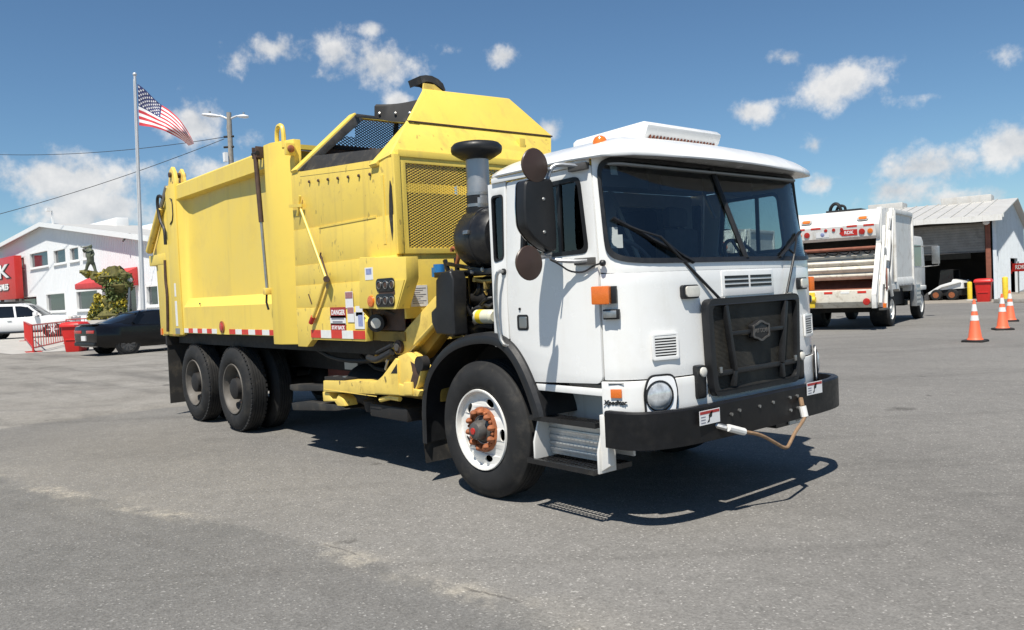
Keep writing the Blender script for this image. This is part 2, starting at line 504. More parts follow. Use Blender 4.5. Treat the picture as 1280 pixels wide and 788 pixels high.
# ================================================================ the ground
SEAM = [(-14,-5.2),(-8.2,-4.35),(-4.4,-3.72),(-2.46,-3.28),(-1.2,-2.92),(-.18,-2.63),(.34,-2.56),(.95,-2.50),(2.05,-2.36),(3.4,-2.9),(4.4,-4.2),(7,-7)]
def ground_mat():
    """old yard asphalt: main surface, a newer patch on the near side of an irregular joint, worn pale paving behind the truck"""
    m = bpy.data.materials.new('asphalt'); m.use_nodes = True
    nt = m.node_tree; n = nt.nodes; l = nt.links; p = n['Principled BSDF']
    g = n.new('ShaderNodeNewGeometry'); POS = g.outputs['Position']
    sx = n.new('ShaderNodeSeparateXYZ'); l.new(POS, sx.inputs[0]); X, Y = sx.outputs[0], sx.outputs[1]
    def noise(sc, det=6, ro=.6, mp=None):
        t = n.new('ShaderNodeTexNoise'); t.inputs['Scale'].default_value = sc; t.inputs['Detail'].default_value = det; t.inputs['Roughness'].default_value = ro
        if mp:
            q = n.new('ShaderNodeMapping'); q.inputs['Rotation'].default_value = (0,0,mp[2]); l.new(POS, q.inputs['Vector'])
            q2 = n.new('ShaderNodeMapping'); q2.inputs['Scale'].default_value = (mp[0],mp[1],1); l.new(q.outputs[0], q2.inputs['Vector']); l.new(q2.outputs[0], t.inputs['Vector'])
        else: l.new(POS, t.inputs['Vector'])
        return t.outputs['Fac']
    def rng(s, a, b, c=0., d=1., smooth=False):
        t = n.new('ShaderNodeMapRange'); l.new(s, t.inputs['Value'])
        if smooth: t.interpolation_type = 'SMOOTHSTEP'
        t.inputs['From Min'].default_value=a; t.inputs['From Max'].default_value=b; t.inputs['To Min'].default_value=c; t.inputs['To Max'].default_value=d
        return t.outputs[0]
    def ma(op, a, b=None, c=None):
        t = n.new('ShaderNodeMath'); t.operation = op
        for i, v in enumerate((a,b,c)):
            if v is None: continue
            if isinstance(v,(int,float)): t.inputs[i].default_value = v
            else: l.new(v, t.inputs[i])
        return t.outputs[0]
    def mix(f, a, b, mode='MIX'):
        t = n.new('ShaderNodeMixRGB'); t.blend_type = mode
        if isinstance(f, float): t.inputs[0].default_value = f
        else: l.new(f, t.inputs[0])
        for i, c in ((1,a),(2,b)):
            if isinstance(c, tuple): t.inputs[i].default_value = (*c,1)
            else: l.new(c, t.inputs[i])
        return t.outputs[0]
    big = noise(.16,4,.55); mid = noise(.75,7,.68); fine = noise(7,6,.7); grain = noise(42,4,.6)
    main = mix(rng(big,.36,.64), (.158,.152,.143), (.205,.198,.187))
    main = mix(rng(mid,.42,.72,0,.6), main, (.222,.213,.198))
    newer = mix(rng(mid,.35,.70), (.136,.134,.129), (.172,.168,.161))
    newer = mix(rng(big,.42,.64,0,.35), newer, (.188,.182,.172))
    worn = mix(rng(mid,.35,.68), (.205,.192,.172), (.285,.270,.246))
    worn = mix(rng(noise(1.,5,.65,(.16,1.1,R(-4))), .50,.68,0,.8), worn, (.125,.118,.108))
    # the joint: its line comes from a curve, roughened by noise
    fc = n.new('ShaderNodeFloatCurve'); cu = fc.mapping.curves[0]
    x0, x1, y0, y1 = -14., 7., -8., -2.
    pts = [((x-x0)/(x1-x0),(y-y0)/(y1-y0)) for x,y in SEAM]
    while len(cu.points) < len(pts): cu.points.new(.5,.5)
    for q, v in zip(cu.points, pts): q.location = v
    fc.mapping.update()
    l.new(ma('MULTIPLY_ADD', X, 1/(x1-x0), -x0/(x1-x0)), fc.inputs['Value'])
    d = ma('SUBTRACT', Y, ma('MULTIPLY_ADD', fc.outputs[0], y1-y0, y0))          # > 0 beyond the joint
    d = ma('ADD', d, ma('MULTIPLY', ma('SUBTRACT', noise(3.2,7,.62), .5), .17))
    near = rng(d, -.05, .03, 1., 0., True)
    inx = ma('MULTIPLY', rng(X,-14,-12,0.,1.), rng(X,5,7,1.,0.))
    c = mix(ma('MULTIPLY', near, inx), main, newer)
    # crumbled pale grit on the joint, in patches
    band = rng(ma('ABSOLUTE', ma('ADD', d, .03)), .03, .16, 1., 0., True)
    patch = rng(noise(.85,5,.6), .46, .60, 0., 1., True)
    gritm = ma('MULTIPLY', ma('MULTIPLY', band, patch), ma('MULTIPLY', rng(fine,.36,.58), inx))
    dust = ma('MULTIPLY', ma('MULTIPLY', rng(ma('ABSOLUTE', d), .05, .55, 1., 0., True), rng(noise(.55,5,.62), .44, .62, 0., 1., True)), inx)
    c = mix(ma('MULTIPLY', dust, .42), c, (.262,.248,.222))
    c = mix(ma('MULTIPLY', gritm, .9), c, (.33,.305,.262))
    crack = ma('MULTIPLY', rng(ma('ABSOLUTE', ma('SUBTRACT', d, .02)), .003, .016, 1., 0.), ma('MULTIPLY', inx, rng(noise(1.6,4,.6),.50,.62)))
    c = mix(ma('MULTIPLY', crack, .55), c, (.05,.046,.042))
    # pale worn paving behind the truck, to the left
    wl_ = ma('ADD', ma('MULTIPLY', X, -1.), ma('MULTIPLY', ma('SUBTRACT', noise(2.0,6,.6), .5), .5))
    wm = ma('MULTIPLY', rng(wl_, 8.0, 8.2, 0., 1., True), rng(Y, 6., 12., 1., 0., True))
    c = mix(wm, c, worn)
    # scrubbed tyre tracks, sweeping across the yard
    c = mix(rng(noise(1.,5,.6,(.07,1.5,R(-50))), .54,.74,0,.50), c, (.105,.101,.095))
    c = mix(rng(noise(1.,5,.6,(.06,1.1,R(-14))), .56,.76,0,.40), c, (.115,.110,.103))
    c = mix(rng(noise(1.,6,.65,(.10,.8,R(-42))), .58,.76,0,.45), c, (.27,.258,.238))
    # oil spots and drips
    wv = n.new('ShaderNodeVectorMath'); wv.operation='ADD'
    nn = n.new('ShaderNodeTexNoise'); nn.inputs['Scale'].default_value = 4; nn.inputs['Detail'].default_value = 4; l.new(POS, nn.inputs['Vector'])
    sc = n.new('ShaderNodeVectorMath'); sc.operation='SCALE'; sc.inputs['Scale'].default_value = .30
    l.new(nn.outputs['Color'], sc.inputs[0]); l.new(POS, wv.inputs[0]); l.new(sc.outputs[0], wv.inputs[1])
    for scale, r0, r1, amt in ((.5,.045,.10,.62),(1.3,.03,.07,.5)):
        vo = n.new('ShaderNodeTexVoronoi'); vo.inputs['Scale'].default_value = scale; l.new(wv.outputs[0], vo.inputs['Vector'])
        c = mix(rng(vo.outputs['Distance'], r0, r1, amt, 0.), c, (.055,.052,.048))
    # aggregate
    v2 = n.new('ShaderNodeTexVoronoi'); v2.inputs['Scale'].default_value = 95; l.new(POS, v2.inputs['Vector'])
    bw = n.new('ShaderNodeSeparateColor'); l.new(v2.outputs['Color'], bw.inputs[0])
    k = ma('ADD', rng(bw.outputs[0],0,1,.78,1.06), rng(grain,.3,.7,-.12,.12))
    k = ma('ADD', k, rng(fine,.3,.7,-.10,.10))
    k = ma('ADD', k, rng(bw.outputs[1],.955,.985,0,.75))
    vm = n.new('ShaderNodeVectorMath'); vm.operation = 'SCALE'; l.new(c, vm.inputs[0]); l.new(k, vm.inputs['Scale'])
    l.new(vm.outputs[0], p.inputs['Base Color'])
    p.inputs['Roughness'].default_value = .9
    p.inputs['Specular IOR Level'].default_value = .2
    b = n.new('ShaderNodeBump'); b.inputs['Strength'].default_value = .55; b.inputs['Distance'].default_value = .006
    h = ma('ADD', ma('MULTIPLY', v2.outputs['Distance'], .9), ma('MULTIPLY', fine, .8))
    h = ma('SUBTRACT', ma('SUBTRACT', h, ma('MULTIPLY', crack, 1.2)), ma('MULTIPLY', near, .8))
    l.new(h, b.inputs['Height']); l.new(b.outputs[0], p.inputs['Normal'])
    MATS['asphalt'] = m
ground_mat()
b = B()
rr = [0, 6, 15, 40, 120, 400, 1600]
b.grid([[(r*math.cos(2*math.pi*i/48)-5, r*math.sin(2*math.pi*i/48)+5, 0) for i in range(48)] for r in rr[1:]], True)
b.poly([(6*math.cos(2*math.pi*i/48)-5, 6*math.sin(2*math.pi*i/48)+5, 0) for i in range(48)])
g = structure(b.build('ground', 'asphalt'))
def wobble(p, q, step, amp, rnd):
    p = Vector(p); q = Vector(q); n = max(2, int((q-p).length/step)); d = (q-p).normalized(); nrm = Vector((-d.y, d.x))
    return [tuple(p.lerp(q, i/n)+nrm*rnd.uniform(-amp, amp)*(0 if i in (0,) else 1)) for i in range(n)]
def sheet(name, pts, z, m):
    bb = B(); tr = tessellate_polygon([[Vector((x,y,0)) for x,y in pts]])
    vs = [bb.v((x,y,z)) for x,y in pts]
    for t in tr:
        try: bb.bm.faces.new([vs[i] for i in t])
        except ValueError: pass
    return structure(bb.build(name, m))
rw = random.Random(11)
sheet('parking_apron', wobble((-30.5,.4),(-29.2,10.5),.5,.05,rw)+[(-66,10.5),(-66,-1.5)], .008, 'concrete')
sheet('shed_apron', wobble((-4.0,37.2),(-21,33.0),.5,.08,rw)+[(-21,52),(-4,52)], .006, 'concrete_dusty')

# ================================================================ the big truck
T = empty('garbage_truck')
tag(T, 'yellow side-loading garbage truck with white cab parked on open asphalt', 'garbage truck')

# ---- wheels
def tyre(bld, c, sgn, w, r=.52):
    """sgn: direction of the outer face along Y; lathe about Y"""
    pr = [(.300,.035),(.325,.012),(.375,.0),(.425,.002),(.462,.014),(.487,.034),(.500,.046),(.515,.052),(.520,.060)]
    n = 5
    for k in range(n):                 # circumferential tread grooves
        a = .060+(w-.12)*(k+.12)/n; e = .060+(w-.12)*(k+.88)/n
        pr += [(.520,a),(.520,e)]
        if k < n-1:
            q = .060+(w-.12)*(k+1)/n
            pr += [(.506,e+.004),(.506,a+(w-.12)/n-.004)]
    pr += [(.520,w-.060),(.515,w-.052),(.500,w-.046),(.487,w-.034),(.462,w-.014),(.425,w-.002),(.375,w),(.325,w-.012),(.300,w-.035)]
    return bld.lathe([(q*r/.52, -sgn*a) for q,a in pr], c, 'Y', 64, closed=True)
def shoulder_lugs(bld, c, sgn, w):
    for i in range(56):
        a = 2*math.pi*i/56
        for off in (.050, w-.050):
            M = Matrix.Translation(Vector(c)) @ Matrix.Rotation(-a,4,'Y')
            bld.box((.490,-sgn*off-.012,-.018),(.5175,-sgn*off+.012,.018), M)
    return bld
def wheel_front(y, sgn):
    c = (0, y, .52)
    w = empty('wheel', (0,0,0)); w.parent = T
    tyre(B(), c, sgn, .31).build('tyre', 'rubber', w, ang=50)
    # steel rim: flange, barrel and a disc pierced by five hand holes
    B().lathe([(.300,-sgn*.034),(.308,-sgn*.020),(.303,-sgn*.008),(.292,-sgn*.010),(.286,-sgn*.03),(.284,-sgn*.05),(.270,-sgn*.058),(.276,-sgn*.12),(.30,-sgn*.25)], c, 'Y', 48, cap=False).build('rim', 'rim_white', w)
    disc = [(.272*math.cos(2*math.pi*i/48), .272*math.sin(2*math.pi*i/48)) for i in range(48)]
    holes = [[(.105*math.cos(-2*math.pi*i/32), .105*math.sin(-2*math.pi*i/32)) for i in range(32)]]
    for k in range(5):
        a = R(-6+72*k)
        h = []
        for i in range(14):
            t = -2*math.pi*i/14; rr_ = .222+.027*math.cos(t); aa = a+.21*math.sin(t)
            h.append((rr_*math.cos(aa), rr_*math.sin(aa)))
        holes.append(h)
    def mp(u, v, q):
        rad = math.hypot(u, v)
        return (c[0]+u, y-sgn*(.056-.022*max(0,min(1,(.27-rad)/.10)))-sgn*q, c[2]+v)
    B().plate(disc, holes, mp, .012).build('rim_disc', 'rim_white', w, ang=60)
    B().lathe([(.28,-sgn*.14),(.05,-sgn*.14)], c, 'Y', 32).build('brake_drum', 'chassis_black', w)
    # hub with rusty orange nut guards
    B().lathe([(.168,-sgn*.06),(.172,-sgn*.038),(.150,-sgn*.026),(.112,-sgn*.030),(.100,-sgn*.05)], c, 'Y', 40, cap=False).build('nut_ring', 'rust_orange', w)
    for k in range(10):
        a = 2*math.pi*k/10+.2
        p = Vector((c[0]+.138*math.cos(a), y, c[2]+.138*math.sin(a)))
        B().lathe([(.027,-sgn*.032),(.027,-sgn*.008),(.019,sgn*.012),(.008,sgn*.022)], p, 'Y', 6).build('wheel_nut', 'rust_orange', w, bevel=.003)
        a2 = a+math.pi/10
        B().ball((c[0]+.140*math.cos(a2), y-sgn*.016, c[2]+.140*math.sin(a2)), .016, 1).build('nut_indicator', 'rust_orange', w)
    B().lathe([(.102,-sgn*.06),(.098,-sgn*.028),(.078,-sgn*.018),(.072,sgn*.020),(.062,sgn*.045),(.040,sgn*.055),(.0,sgn*.056)], c, 'Y', 32).build('hub_cap', 'hub_grey', w)
    B().lathe([(.026,sgn*.054),(.024,sgn*.063),(.0,sgn*.065)], c, 'Y', 20).build('hub_plug', 'red_lens', w)
    return w
def wheel_rear(x, y, sgn):
    c = (x, y, .52)
    w = empty('wheel', (0,0,0)); w.parent = T
    tyre(B(), c, sgn, .27).build('tyre', 'rubber', w, ang=50)
    c2 = (x, y-sgn*.32, .52)
    tyre(B(), c2, sgn, .27).build('tyre', 'rubber', w, ang=50)
    stuff(shoulder_lugs(B(), c, sgn, .27).build('tread_lugs', 'tread_rubber', w))
    B().lathe([(.300,-sgn*.034),(.307,-sgn*.020),(.302,-sgn*.008),(.290,-sgn*.012),(.284,-sgn*.04),(.272,-sgn*.06),(.262,-sgn*.16),(.225,-sgn*.19),(.16,-sgn*.165),(.15,-sgn*.165)], c, 'Y', 48, cap=False).build('rim', 'rim_dirty', w)
    B().lathe([(.17,-sgn*.20),(.165,-sgn*.13),(.135,-sgn*.12),(.125,-sgn*.03),(.10,-sgn*.015),(.0,-sgn*.012)], c, 'Y', 28).build('hub', 'chassis_black', w)
    for k in range(10):
        a = 2*math.pi*k/10
        B().lathe([(.017,-sgn*.17),(.017,-sgn*.13)], (x+.19*math.cos(a), y, .52+.19*math.sin(a)), 'Y', 6).build('wheel_nut', 'rust_orange', w)
    return w
XB, XA = -4.858, -6.21
for y, s in ((-1.21,-1),(1.21,1)):
    wheel_front(y, s)
    wheel_rear(XB, y, s)
    wheel_rear(XA, y, s)

# ---- chassis
b = B()
for y in (-.47,.41): b.box((-7.2,y,.74),(1.35,y+.06,1.02))
for x in (-7.1,-5.53,-3.6,-2.2,-.7,.9): b.box((x,-.42,.78),(x+.1,.42,.98))
b.build('chassis_frame', 'chassis_black', T, bevel=.006)
B().box((-7.0,-1.10,1.03),(-1.0,1.10,1.165)).build('underbody_blocker', 'chassis_black', T)  # added dark box, blocks the bright view under the body
for x in (0.0, XB, XA):
    b = B(); b.cyl((x,-.95,.52),(x,.95,.52),.075,12)
    if x: b.ball((x,0,.52),.23,2,(1,.9,1))
    b.build('axle', 'chassis_black', T)
for y in (-.5,.5):
    b = B()
    for k in range(6): b.box((XA-.1+.12*k*.5,y-.05,.60+.02*k),(XB+.1-.12*k*.5,y+.05,.617+.02*k))
    b.build('leaf_spring', 'chassis_black', T)
b = B(); b.cyl((-5.5,0,.55),(-.3,0,.75),.06,12); b.build('drive_shaft', 'chassis_black', T)
B().box((-3.95,-.40,.62),(-3.2,.36,1.12)).build('hydraulic_tank', 'red_primer', T, bevel=.03)
b = B(); b.box((-3.3,-.36,.80),(-1.6,-.34,1.15)); b.build('side_rail_plate', 'red_primer', T)
b = B(); b.lathe([(.0,0),(.2,.01),(.24,.05),(.24,.75),(.2,.79),(0,.8)], (-2.75,-.62,.62), 'X', 24); b.build('air_tank', 'chassis_black', T)
b = B(); b.box((-.6,-.38,.62),(1.25,.38,1.28)); b.box((-1.2,-.25,.6),(-.5,.25,1.0)); b.build('engine_block', 'chassis_black', T, bevel=.05)
B().box((1.36,-.80,.55),(1.44,.80,1.30)).build('radiator', 'chassis_black', T, bevel=.01)
p = on(440,457,'Y',-.66)
B().box((p.x-.14,-.672,p.z-.045),(p.x+.14,-.664,p.z+.05)).build('frame_label', 'steel', T)
for (a, c, d) in (((-3.3,-.9,1.05),(-2.4,-1.05,.92),(-1.3,-.95,1.0)),((-2.6,-.7,.95),(-1.9,-.85,.8),(-1.2,-.8,1.1)),((-1.55,-1.02,1.0),(-1.25,-1.16,1.02),(-1.05,-1.1,1.12)),((-4.2,-.6,1.1),(-3.2,-.8,.98),(-2.0,-.7,1.1)),((-4.4,.2,.7),(-2.5,-.3,.66),(-.6,-.1,.8))):
    B().tube([a,c,d], .035 if d[0]>-1.1 else .022, 8, 2).build('hose', 'hose', T)

# ---- cab skin: plan curve x arc length, leaning back above the belt line
PLAN = [(1.575,0),(1.572,.2),(1.562,.45),(1.545,.68),(1.512,.86),(1.458,1.00),(1.385,1.10),(1.30,1.152),(1.20,1.17),(.9,1.17),(.22,1.17)]
def _cr(P, n=10):
    out = []
    Q = [Vector((P[1][0],-P[1][1]))]+[Vector(p) for p in P]+[Vector(P[-1])*2-Vector(P[-2])]
    for i in range(1,len(Q)-2):
        for k in range(n):
            t = k/n; a,b_,c_,d_ = Q[i-1],Q[i],Q[i+1],Q[i+2]
            out.append(.5*((2*b_)+(c_-a)*t+(2*a-5*b_+4*c_-d_)*t*t+(3*b_-a-3*c_+d_)*t**3))
    out.append(Q[-2]); return out
_pl = _cr(PLAN); _ar = [0.]
for i in range(1,len(_pl)): _ar.append(_ar[-1]+(_pl[i]-_pl[i-1]).length)
def plan(u):
    s = abs(u); i = 0
    while i < len(_ar)-2 and _ar[i+1] < s: i += 1
    t = (s-_ar[i])/(_ar[i+1]-_ar[i]); p = _pl[i].lerp(_pl[i+1], t)
    d = (_pl[i+1]-_pl[i]).normalized(); n = Vector((d.y,-d.x))
    if u < 0: return Vector((p.x,-p.y)), Vector((n.x,-n.y))
    return p, n
BELT = 1.68
def SK(u, z, off=0.0):
    p, n = plan(u)
    if n.x < 0 or (abs(n.x)<1e-6 and n.y*p.y<0): n = -n
    w = max(0, min(1.15, (p.x-1.1)/.45))**2
    x = p.x - max(0, z-BELT)*.36*w
    if z < BELT: x += .02*min(1,(BELT-z)/.8)*min(1,w)
    q = Vector((x, p.y, z))
    return q + Vector((n.x, n.y, .30*w if z > BELT else 0)).normalized()*off
def uX(x):
    """arc length where the side of the skin reaches this x"""
    for i in range(len(_pl)-1,0,-1):
        if _pl[i].x >= x: return _ar[i]
    return 0
def fr_uz(px, py, off=0.0):
    """surface coordinates of the point of the cab front seen at a pixel"""
    u, z = 0.0, 1.5
    d = ray(px, py).normalized()
    for k in range(40):
        def e(u_, z_):
            q = SK(u_, z_, off)-CAMLOC; q = q-d*q.dot(d); return Vector((q.dot(_r), q.dot(_u)))
        r0 = e(u,z); j1 = (e(u+1e-4,z)-r0)/1e-4; j2 = (e(u,z+1e-4)-r0)/1e-4
        D = j1.x*j2.y-j1.y*j2.x
        if abs(D) < 1e-9: break
        du = (-r0.x*j2.y+r0.y*j2.x)/D; dz = (-j1.x*r0.y+j1.y*r0.x)/D
        u = max(-1.5,min(1.5,u+max(-.3,min(.3,du)))); z = max(.5,min(2.6,z+max(-.3,min(.3,dz))))
    return u, z
def front_frame(u, z, off=0.0):
    """x to the truck's left across the face, y up, z outward"""
    o = SK(u,z,off); x = SK(u+.01,z,off)-SK(u-.01,z,off)
    return frame(o, x, SK(u,z+.01,off)-SK(u,z-.01,off))
def skin(bld, u0, u1, z0, z1, nu, nz, t=.02, off=0.0):
    us = [u0+(u1-u0)*i/nu for i in range(nu+1)]; zs = [z0+(z1-z0)*i/nz for i in range(nz+1)]
    bld.grid([[SK(u,z,off) for u in us] for z in zs])
    bld.grid([[SK(u,z,off-t) for u in us] for z in zs])
    ring = [(u,z0) for u in us]+[(u1,z) for z in zs[1:]]+[(u,z1) for u in us[::-1][1:]]+[(u0,z) for z in zs[::-1][1:-1]]
    bld.grid([[SK(u,z,off) for u,z in ring],[SK(u,z,off-t) for u,z in ring]], True)
    return bld
UD = uX(1.265)                                   # seam to the doors
skin(B(), -UD, UD, .962, 1.6366, 48, 8).build('front_panel', 'white_paint', T, bevel=.004)
WZ, WH, WU = 2.037, .350, UD-.050
def sup(th, a, bq, n):
    c, s = abs(math.cos(th)), abs(math.sin(th)); return ((c/a)**n+(s/bq)**n)**(-1/n)
def ringpts(a, bq, n, N=160):
    out = []
    ca = math.atan2(WH+.06, WU+.05)
    for i in range(N):
        th = 2*math.pi*i/N
        # concentrate samples round the corners by warping the angle
        x, y = math.cos(th), math.sin(th)
        th = math.atan2(y*(WH/WU), x)
        rr_ = sup(th, a, bq, n); out.append((rr_*math.cos(th), WZ+rr_*math.sin(th)))
    return out
def ring_between(bld, A, Bp, offa, offb, k=3):
    bld.grid([[SK(A[i][0]+(Bp[i][0]-A[i][0])*j/k, A[i][1]+(Bp[i][1]-A[i][1])*j/k, offa+(offb-offa)*j/k) for i in range(len(A))] for j in range(k+1)], True)
    return bld
gl = ringpts(WU-.03, WH-.03, 9); ga = ringpts(WU, WH, 9); wo = ringpts(UD, WH+.050, 60)
b = B(); ring_between(b, ga, wo, 0, 0, 3); ring_between(b, ga, wo, -.03, -.03, 3); ring_between(b, ga, ga, 0, -.03, 1); ring_between(b, wo, wo, 0, -.03, 1)
b.build('windshield_surround', 'white_paint', T)
ws = B()
rows = [[SK(p[0]*j/8, WZ+(p[1]-WZ)*j/8, -.004) for p in gl] for j in range(1,9)]
ws.grid(rows, True); ws.poly(rows[0])
wsh = ws.build('windshield', 'windshield_glass', T, ang=60)
b = B(); ring_between(b, gl, gl, -.012, .012, 1); ring_between(b, gl, ga, .012, .014, 2); ring_between(b, ga, ga, .014, -.02, 1)
b.build('gasket', 'black_plastic', wsh, ang=60)
b = B(); b.tube([SK(0,WZ-WH+.02,.004), SK(0,WZ,.004), SK(0,WZ+WH-.02,.004)], .020, 8); b.build('divider', 'black_plastic', wsh)
# stickers inside the near corner of the glass
for px, py, w, h, m in ((767,212,.055,.075,'sticker_grey'),(767,289,.05,.05,'sticker_grey'),(771,302,.075,.085,'sticker_grey')):
    u, z = fr_uz(px, py, -.012); M = front_frame(u, z, -.012)
    B(M).box((-w/2,-h/2,-.001),(w/2,h/2,.001)).build('sticker', m, wsh)

# lower fascia below the crease, wrapping to the step well
skin(B(), -UD-.02, UD+.02, .735, .954, 48, 4, off=.010).build('lower_fascia', 'white_paint', T, bevel=.006)
# cowl panel with the washer vents above the grille
u0, z0 = fr_uz(905,352); u1, z1 = fr_uz(963,349)
skin(B(), u0-.03, u1+.03, 1.455, 1.625, 10, 3, t=.012, off=.006).build('cowl_panel', 'white_paint', T, bevel=.003)
cv = empty('cowl_vent'); cv.parent = T
for k in range(3):
    for (a, c) in ((u0,(u0+u1)/2-.012),((u0+u1)/2+.012,u1)):
        zc = z0+.028-.030*k
        skin(B(), a, c, zc-.009, zc+.009, 4, 1, t=.004, off=.0085).build('louvre_slot', 'lettering_black', cv)

# doors (both sides): outline with window hole; rear corner panel with its narrow window
DOOR = [(.405,2.325),(1.229,2.335),(1.246,2.0),(1.258,1.7),(1.258,.968),(1.225,.938),(.60,.915),(.47,.985),(.372,1.175),(.358,1.5),(.370,1.75)]
WIN = rpoly([(.575,2.265),(1.135,2.275),(1.19,1.775),(.515,1.765)], .06)
for sg, nm in ((-1,'right'),(1,'left')):
    Y = 1.17*sg
    mp = lambda u, v, w, Y=Y, sg=sg: (u, Y-sg*w, v)
    d = B().plate(rpoly(DOOR,.03), [WIN[::-1]], mp, .035).build('door', 'white_paint', T, bevel=.004)
    wz = [(.86+(u-.86)*1.0, v) for u, v in WIN]
    B().plate(WIN, [], lambda u,v,w,Y=Y,sg=sg:(u,Y-sg*(.018+w),v), .005).build('window', 'side_glass', d)
    inner = rpoly([(.603,2.237),(1.108,2.247),(1.155,1.803),(.545,1.793)], .05)
    B().plate(WIN, [inner[::-1]], lambda u,v,w,Y=Y,sg=sg:(u,Y+sg*(.004-w),v), .028).build('window_seal', 'black_plastic', d)
    B().box((.905,Y-sg*.012-.008,1.775),(.935,Y-sg*.012+.008,2.265)).build('window_bar', 'black_plastic', d)
    # paddle handle in its recess
    B().plate(rrect(.455,1.275,.575,1.385,.02), [], lambda u,v,w,Y=Y,sg=sg:(u,Y+sg*(.003-w),v), .012).build('handle_plate', 'black_plastic', d)
    B().plate(rrect(.485,1.29,.563,1.37,.012), [], lambda u,v,w,Y=Y,sg=sg:(u,Y+sg*(.010-w),v), .012).build('handle', 'steel', d, bevel=.003)
    B().cyl((.49,Y,1.425),(.49,Y+sg*.008,1.425),.010,10).build('lock', 'black_plastic', d)
    # rear corner of the cab with a tall narrow window
    side = [(.19,2.335),(.392,2.335),(.362,1.75),(.350,1.5),(.352,1.175),(.35,1.15),(.19,1.15)]
    sw = rpoly([(.225,2.25),(.358,2.25),(.340,1.785),(.225,1.765)], .035)
    c = B().plate(side, [sw[::-1]], mp, .03).build('cab_corner', 'white_paint', T, bevel=.003)
    B().plate(sw, [], lambda u,v,w,Y=Y,sg=sg:(u,Y-sg*(.012+w),v), .005).build('window', 'side_glass', c)
    sw2 = rpoly([(.237,2.235),(.345,2.235),(.328,1.80),(.237,1.782)], .03)
    B().plate(sw, [sw2[::-1]], lambda u,v,w,Y=Y,sg=sg:(u,Y+sg*(.005-w),v), .02).build('window_seal', 'black_plastic', c)
    # grab handle behind the door edge
    gh = B(); gh.tube([(.335,Y,1.695),(.335,Y+sg*.055,1.70),(.318,Y+sg*.065,1.66),(.300,Y+sg*.065,1.45),(.330,Y+sg*.065,1.22),(.375,Y+sg*.06,1.165),(.385,Y,1.165)], .014, 8, 1)
    gh.build('grab_handle', 'steel', T)
    for q in ((.335,1.695),(.385,1.165)): B().cyl((q[0],Y,q[1]),(q[0],Y+sg*.012,q[1]),.024,12).build('handle_foot', 'black_plastic', T)
    # sill and step well
    B().box((.60,Y-sg*.035,.858),(1.275,Y-sg*.002,.905)).build('sill', 'white_paint', T, bevel=.006)
    st = empty('step_well'); st.parent = T
    B().box((.60,Y-sg*.33,.42),(1.22,Y-sg*.31,.88)).build('well_back', 'white_dull', st)
    # bracket plates at each end
    def br(x, t, inn=.31):
        q = [(Y-sg*inn,.90),(Y-sg*.06,.90),(Y-sg*.035,.70),(Y+sg*.03,.50),(Y+sg*.03,.36),(Y-sg*inn,.36)]
        return B().prism(q, 'X', x, x+t)
    br(.60,.016).build('bracket', 'white_dull', st, bevel=.003)
    br(1.212,.016,.13).build('bracket', 'white_dull', st, bevel=.003)
    B().prism([(1.228,.74),(1.262,.735),(1.30,.55),(1.305,.42),(1.228,.375)], 'Y', Y-sg*.035, Y+sg*.010).build('end_plate', 'white_dull', st, bevel=.004)
    # perforated bright riser between the treads
    tp = B().box((.62,Y-sg*.132,.40),(1.205,Y-sg*.12,.665)).build('riser', 'alum_tread', st)
    for k in range(5): B().box((.62,Y-sg*.120,.425+.046*k),(1.205,Y-sg*.105,.447+.046*k)).build('riser_rib', 'alum_tread', tp, bevel=.004)
    for z, x0, x1, yo, yi in ((.672,.56,1.205,.03,.10),(.375,.56,1.21,.06,.30)):
        tr = B()
        y0_, y1_ = sorted((Y+sg*yo, Y-sg*yi))
        tr.box((x0,y0_,z-.022),(x1,y0_+.022,z+.012)); tr.box((x0,y1_-.022,z-.022),(x1,y1_,z+.012))
        tr.box((x0,y0_+.022,z-.022),(x0+.016,y1_-.022,z+.012)); tr.box((x1-.016,y0_+.022,z-.022),(x1,y1_-.022,z+.012))
        nx = 18
        for k in range(1,nx): tr.box((x0+(x1-x0)*k/nx-.004,y0_+.022,z-.006),(x0+(x1-x0)*k/nx+.004,y1_-.022,z+.008))
        for k in range(1,7): tr.box((x0+.016,y0_+(y1_-y0_)*k/7-.004,z-.006),(x1-.016,y0_+(y1_-y0_)*k/7+.004,z+.006))
        tr.build('step', 'black_paint', st)
    # wheel arch: lip, liner and mud flap
    ARC = [(-.745,.34),(-.735,.70),(-.66,.90),(-.50,1.055),(-.30,1.165),(-.05,1.225),(.22,1.235),(.38,1.175),(.50,1.06),(.60,.90),(.675,.735),(.685,.68)]
    P2 = [Vector(p) for p in ARC]
    for k in range(2):
        Q = [P2[0]]
        for i in range(len(P2)-1): Q += [P2[i]*.75+P2[i+1]*.25, P2[i]*.25+P2[i+1]*.75]
        P2 = Q+[P2[-1]]
    rows = []
    for (dy, dr) in ((.045,-.012),(.045,.0),(.02,.016),(-.08,.018),(-.40,.012),(-.40,.0),(-.02,-.008),(.045,-.012)):
        row = []
        for i, q in enumerate(P2):
            d2 = (P2[min(i+1,len(P2)-1)]-P2[max(i-1,0)]).normalized(); nn_ = Vector((-d2.y,d2.x))
            row.append((q.x+nn_.x*dr*1.6, Y+sg*dy, q.y+nn_.y*dr*1.6))
        rows.append(row)
    fd = B().grid(rows).build('fender', 'black_plastic', T, ang=40)
    lip = []
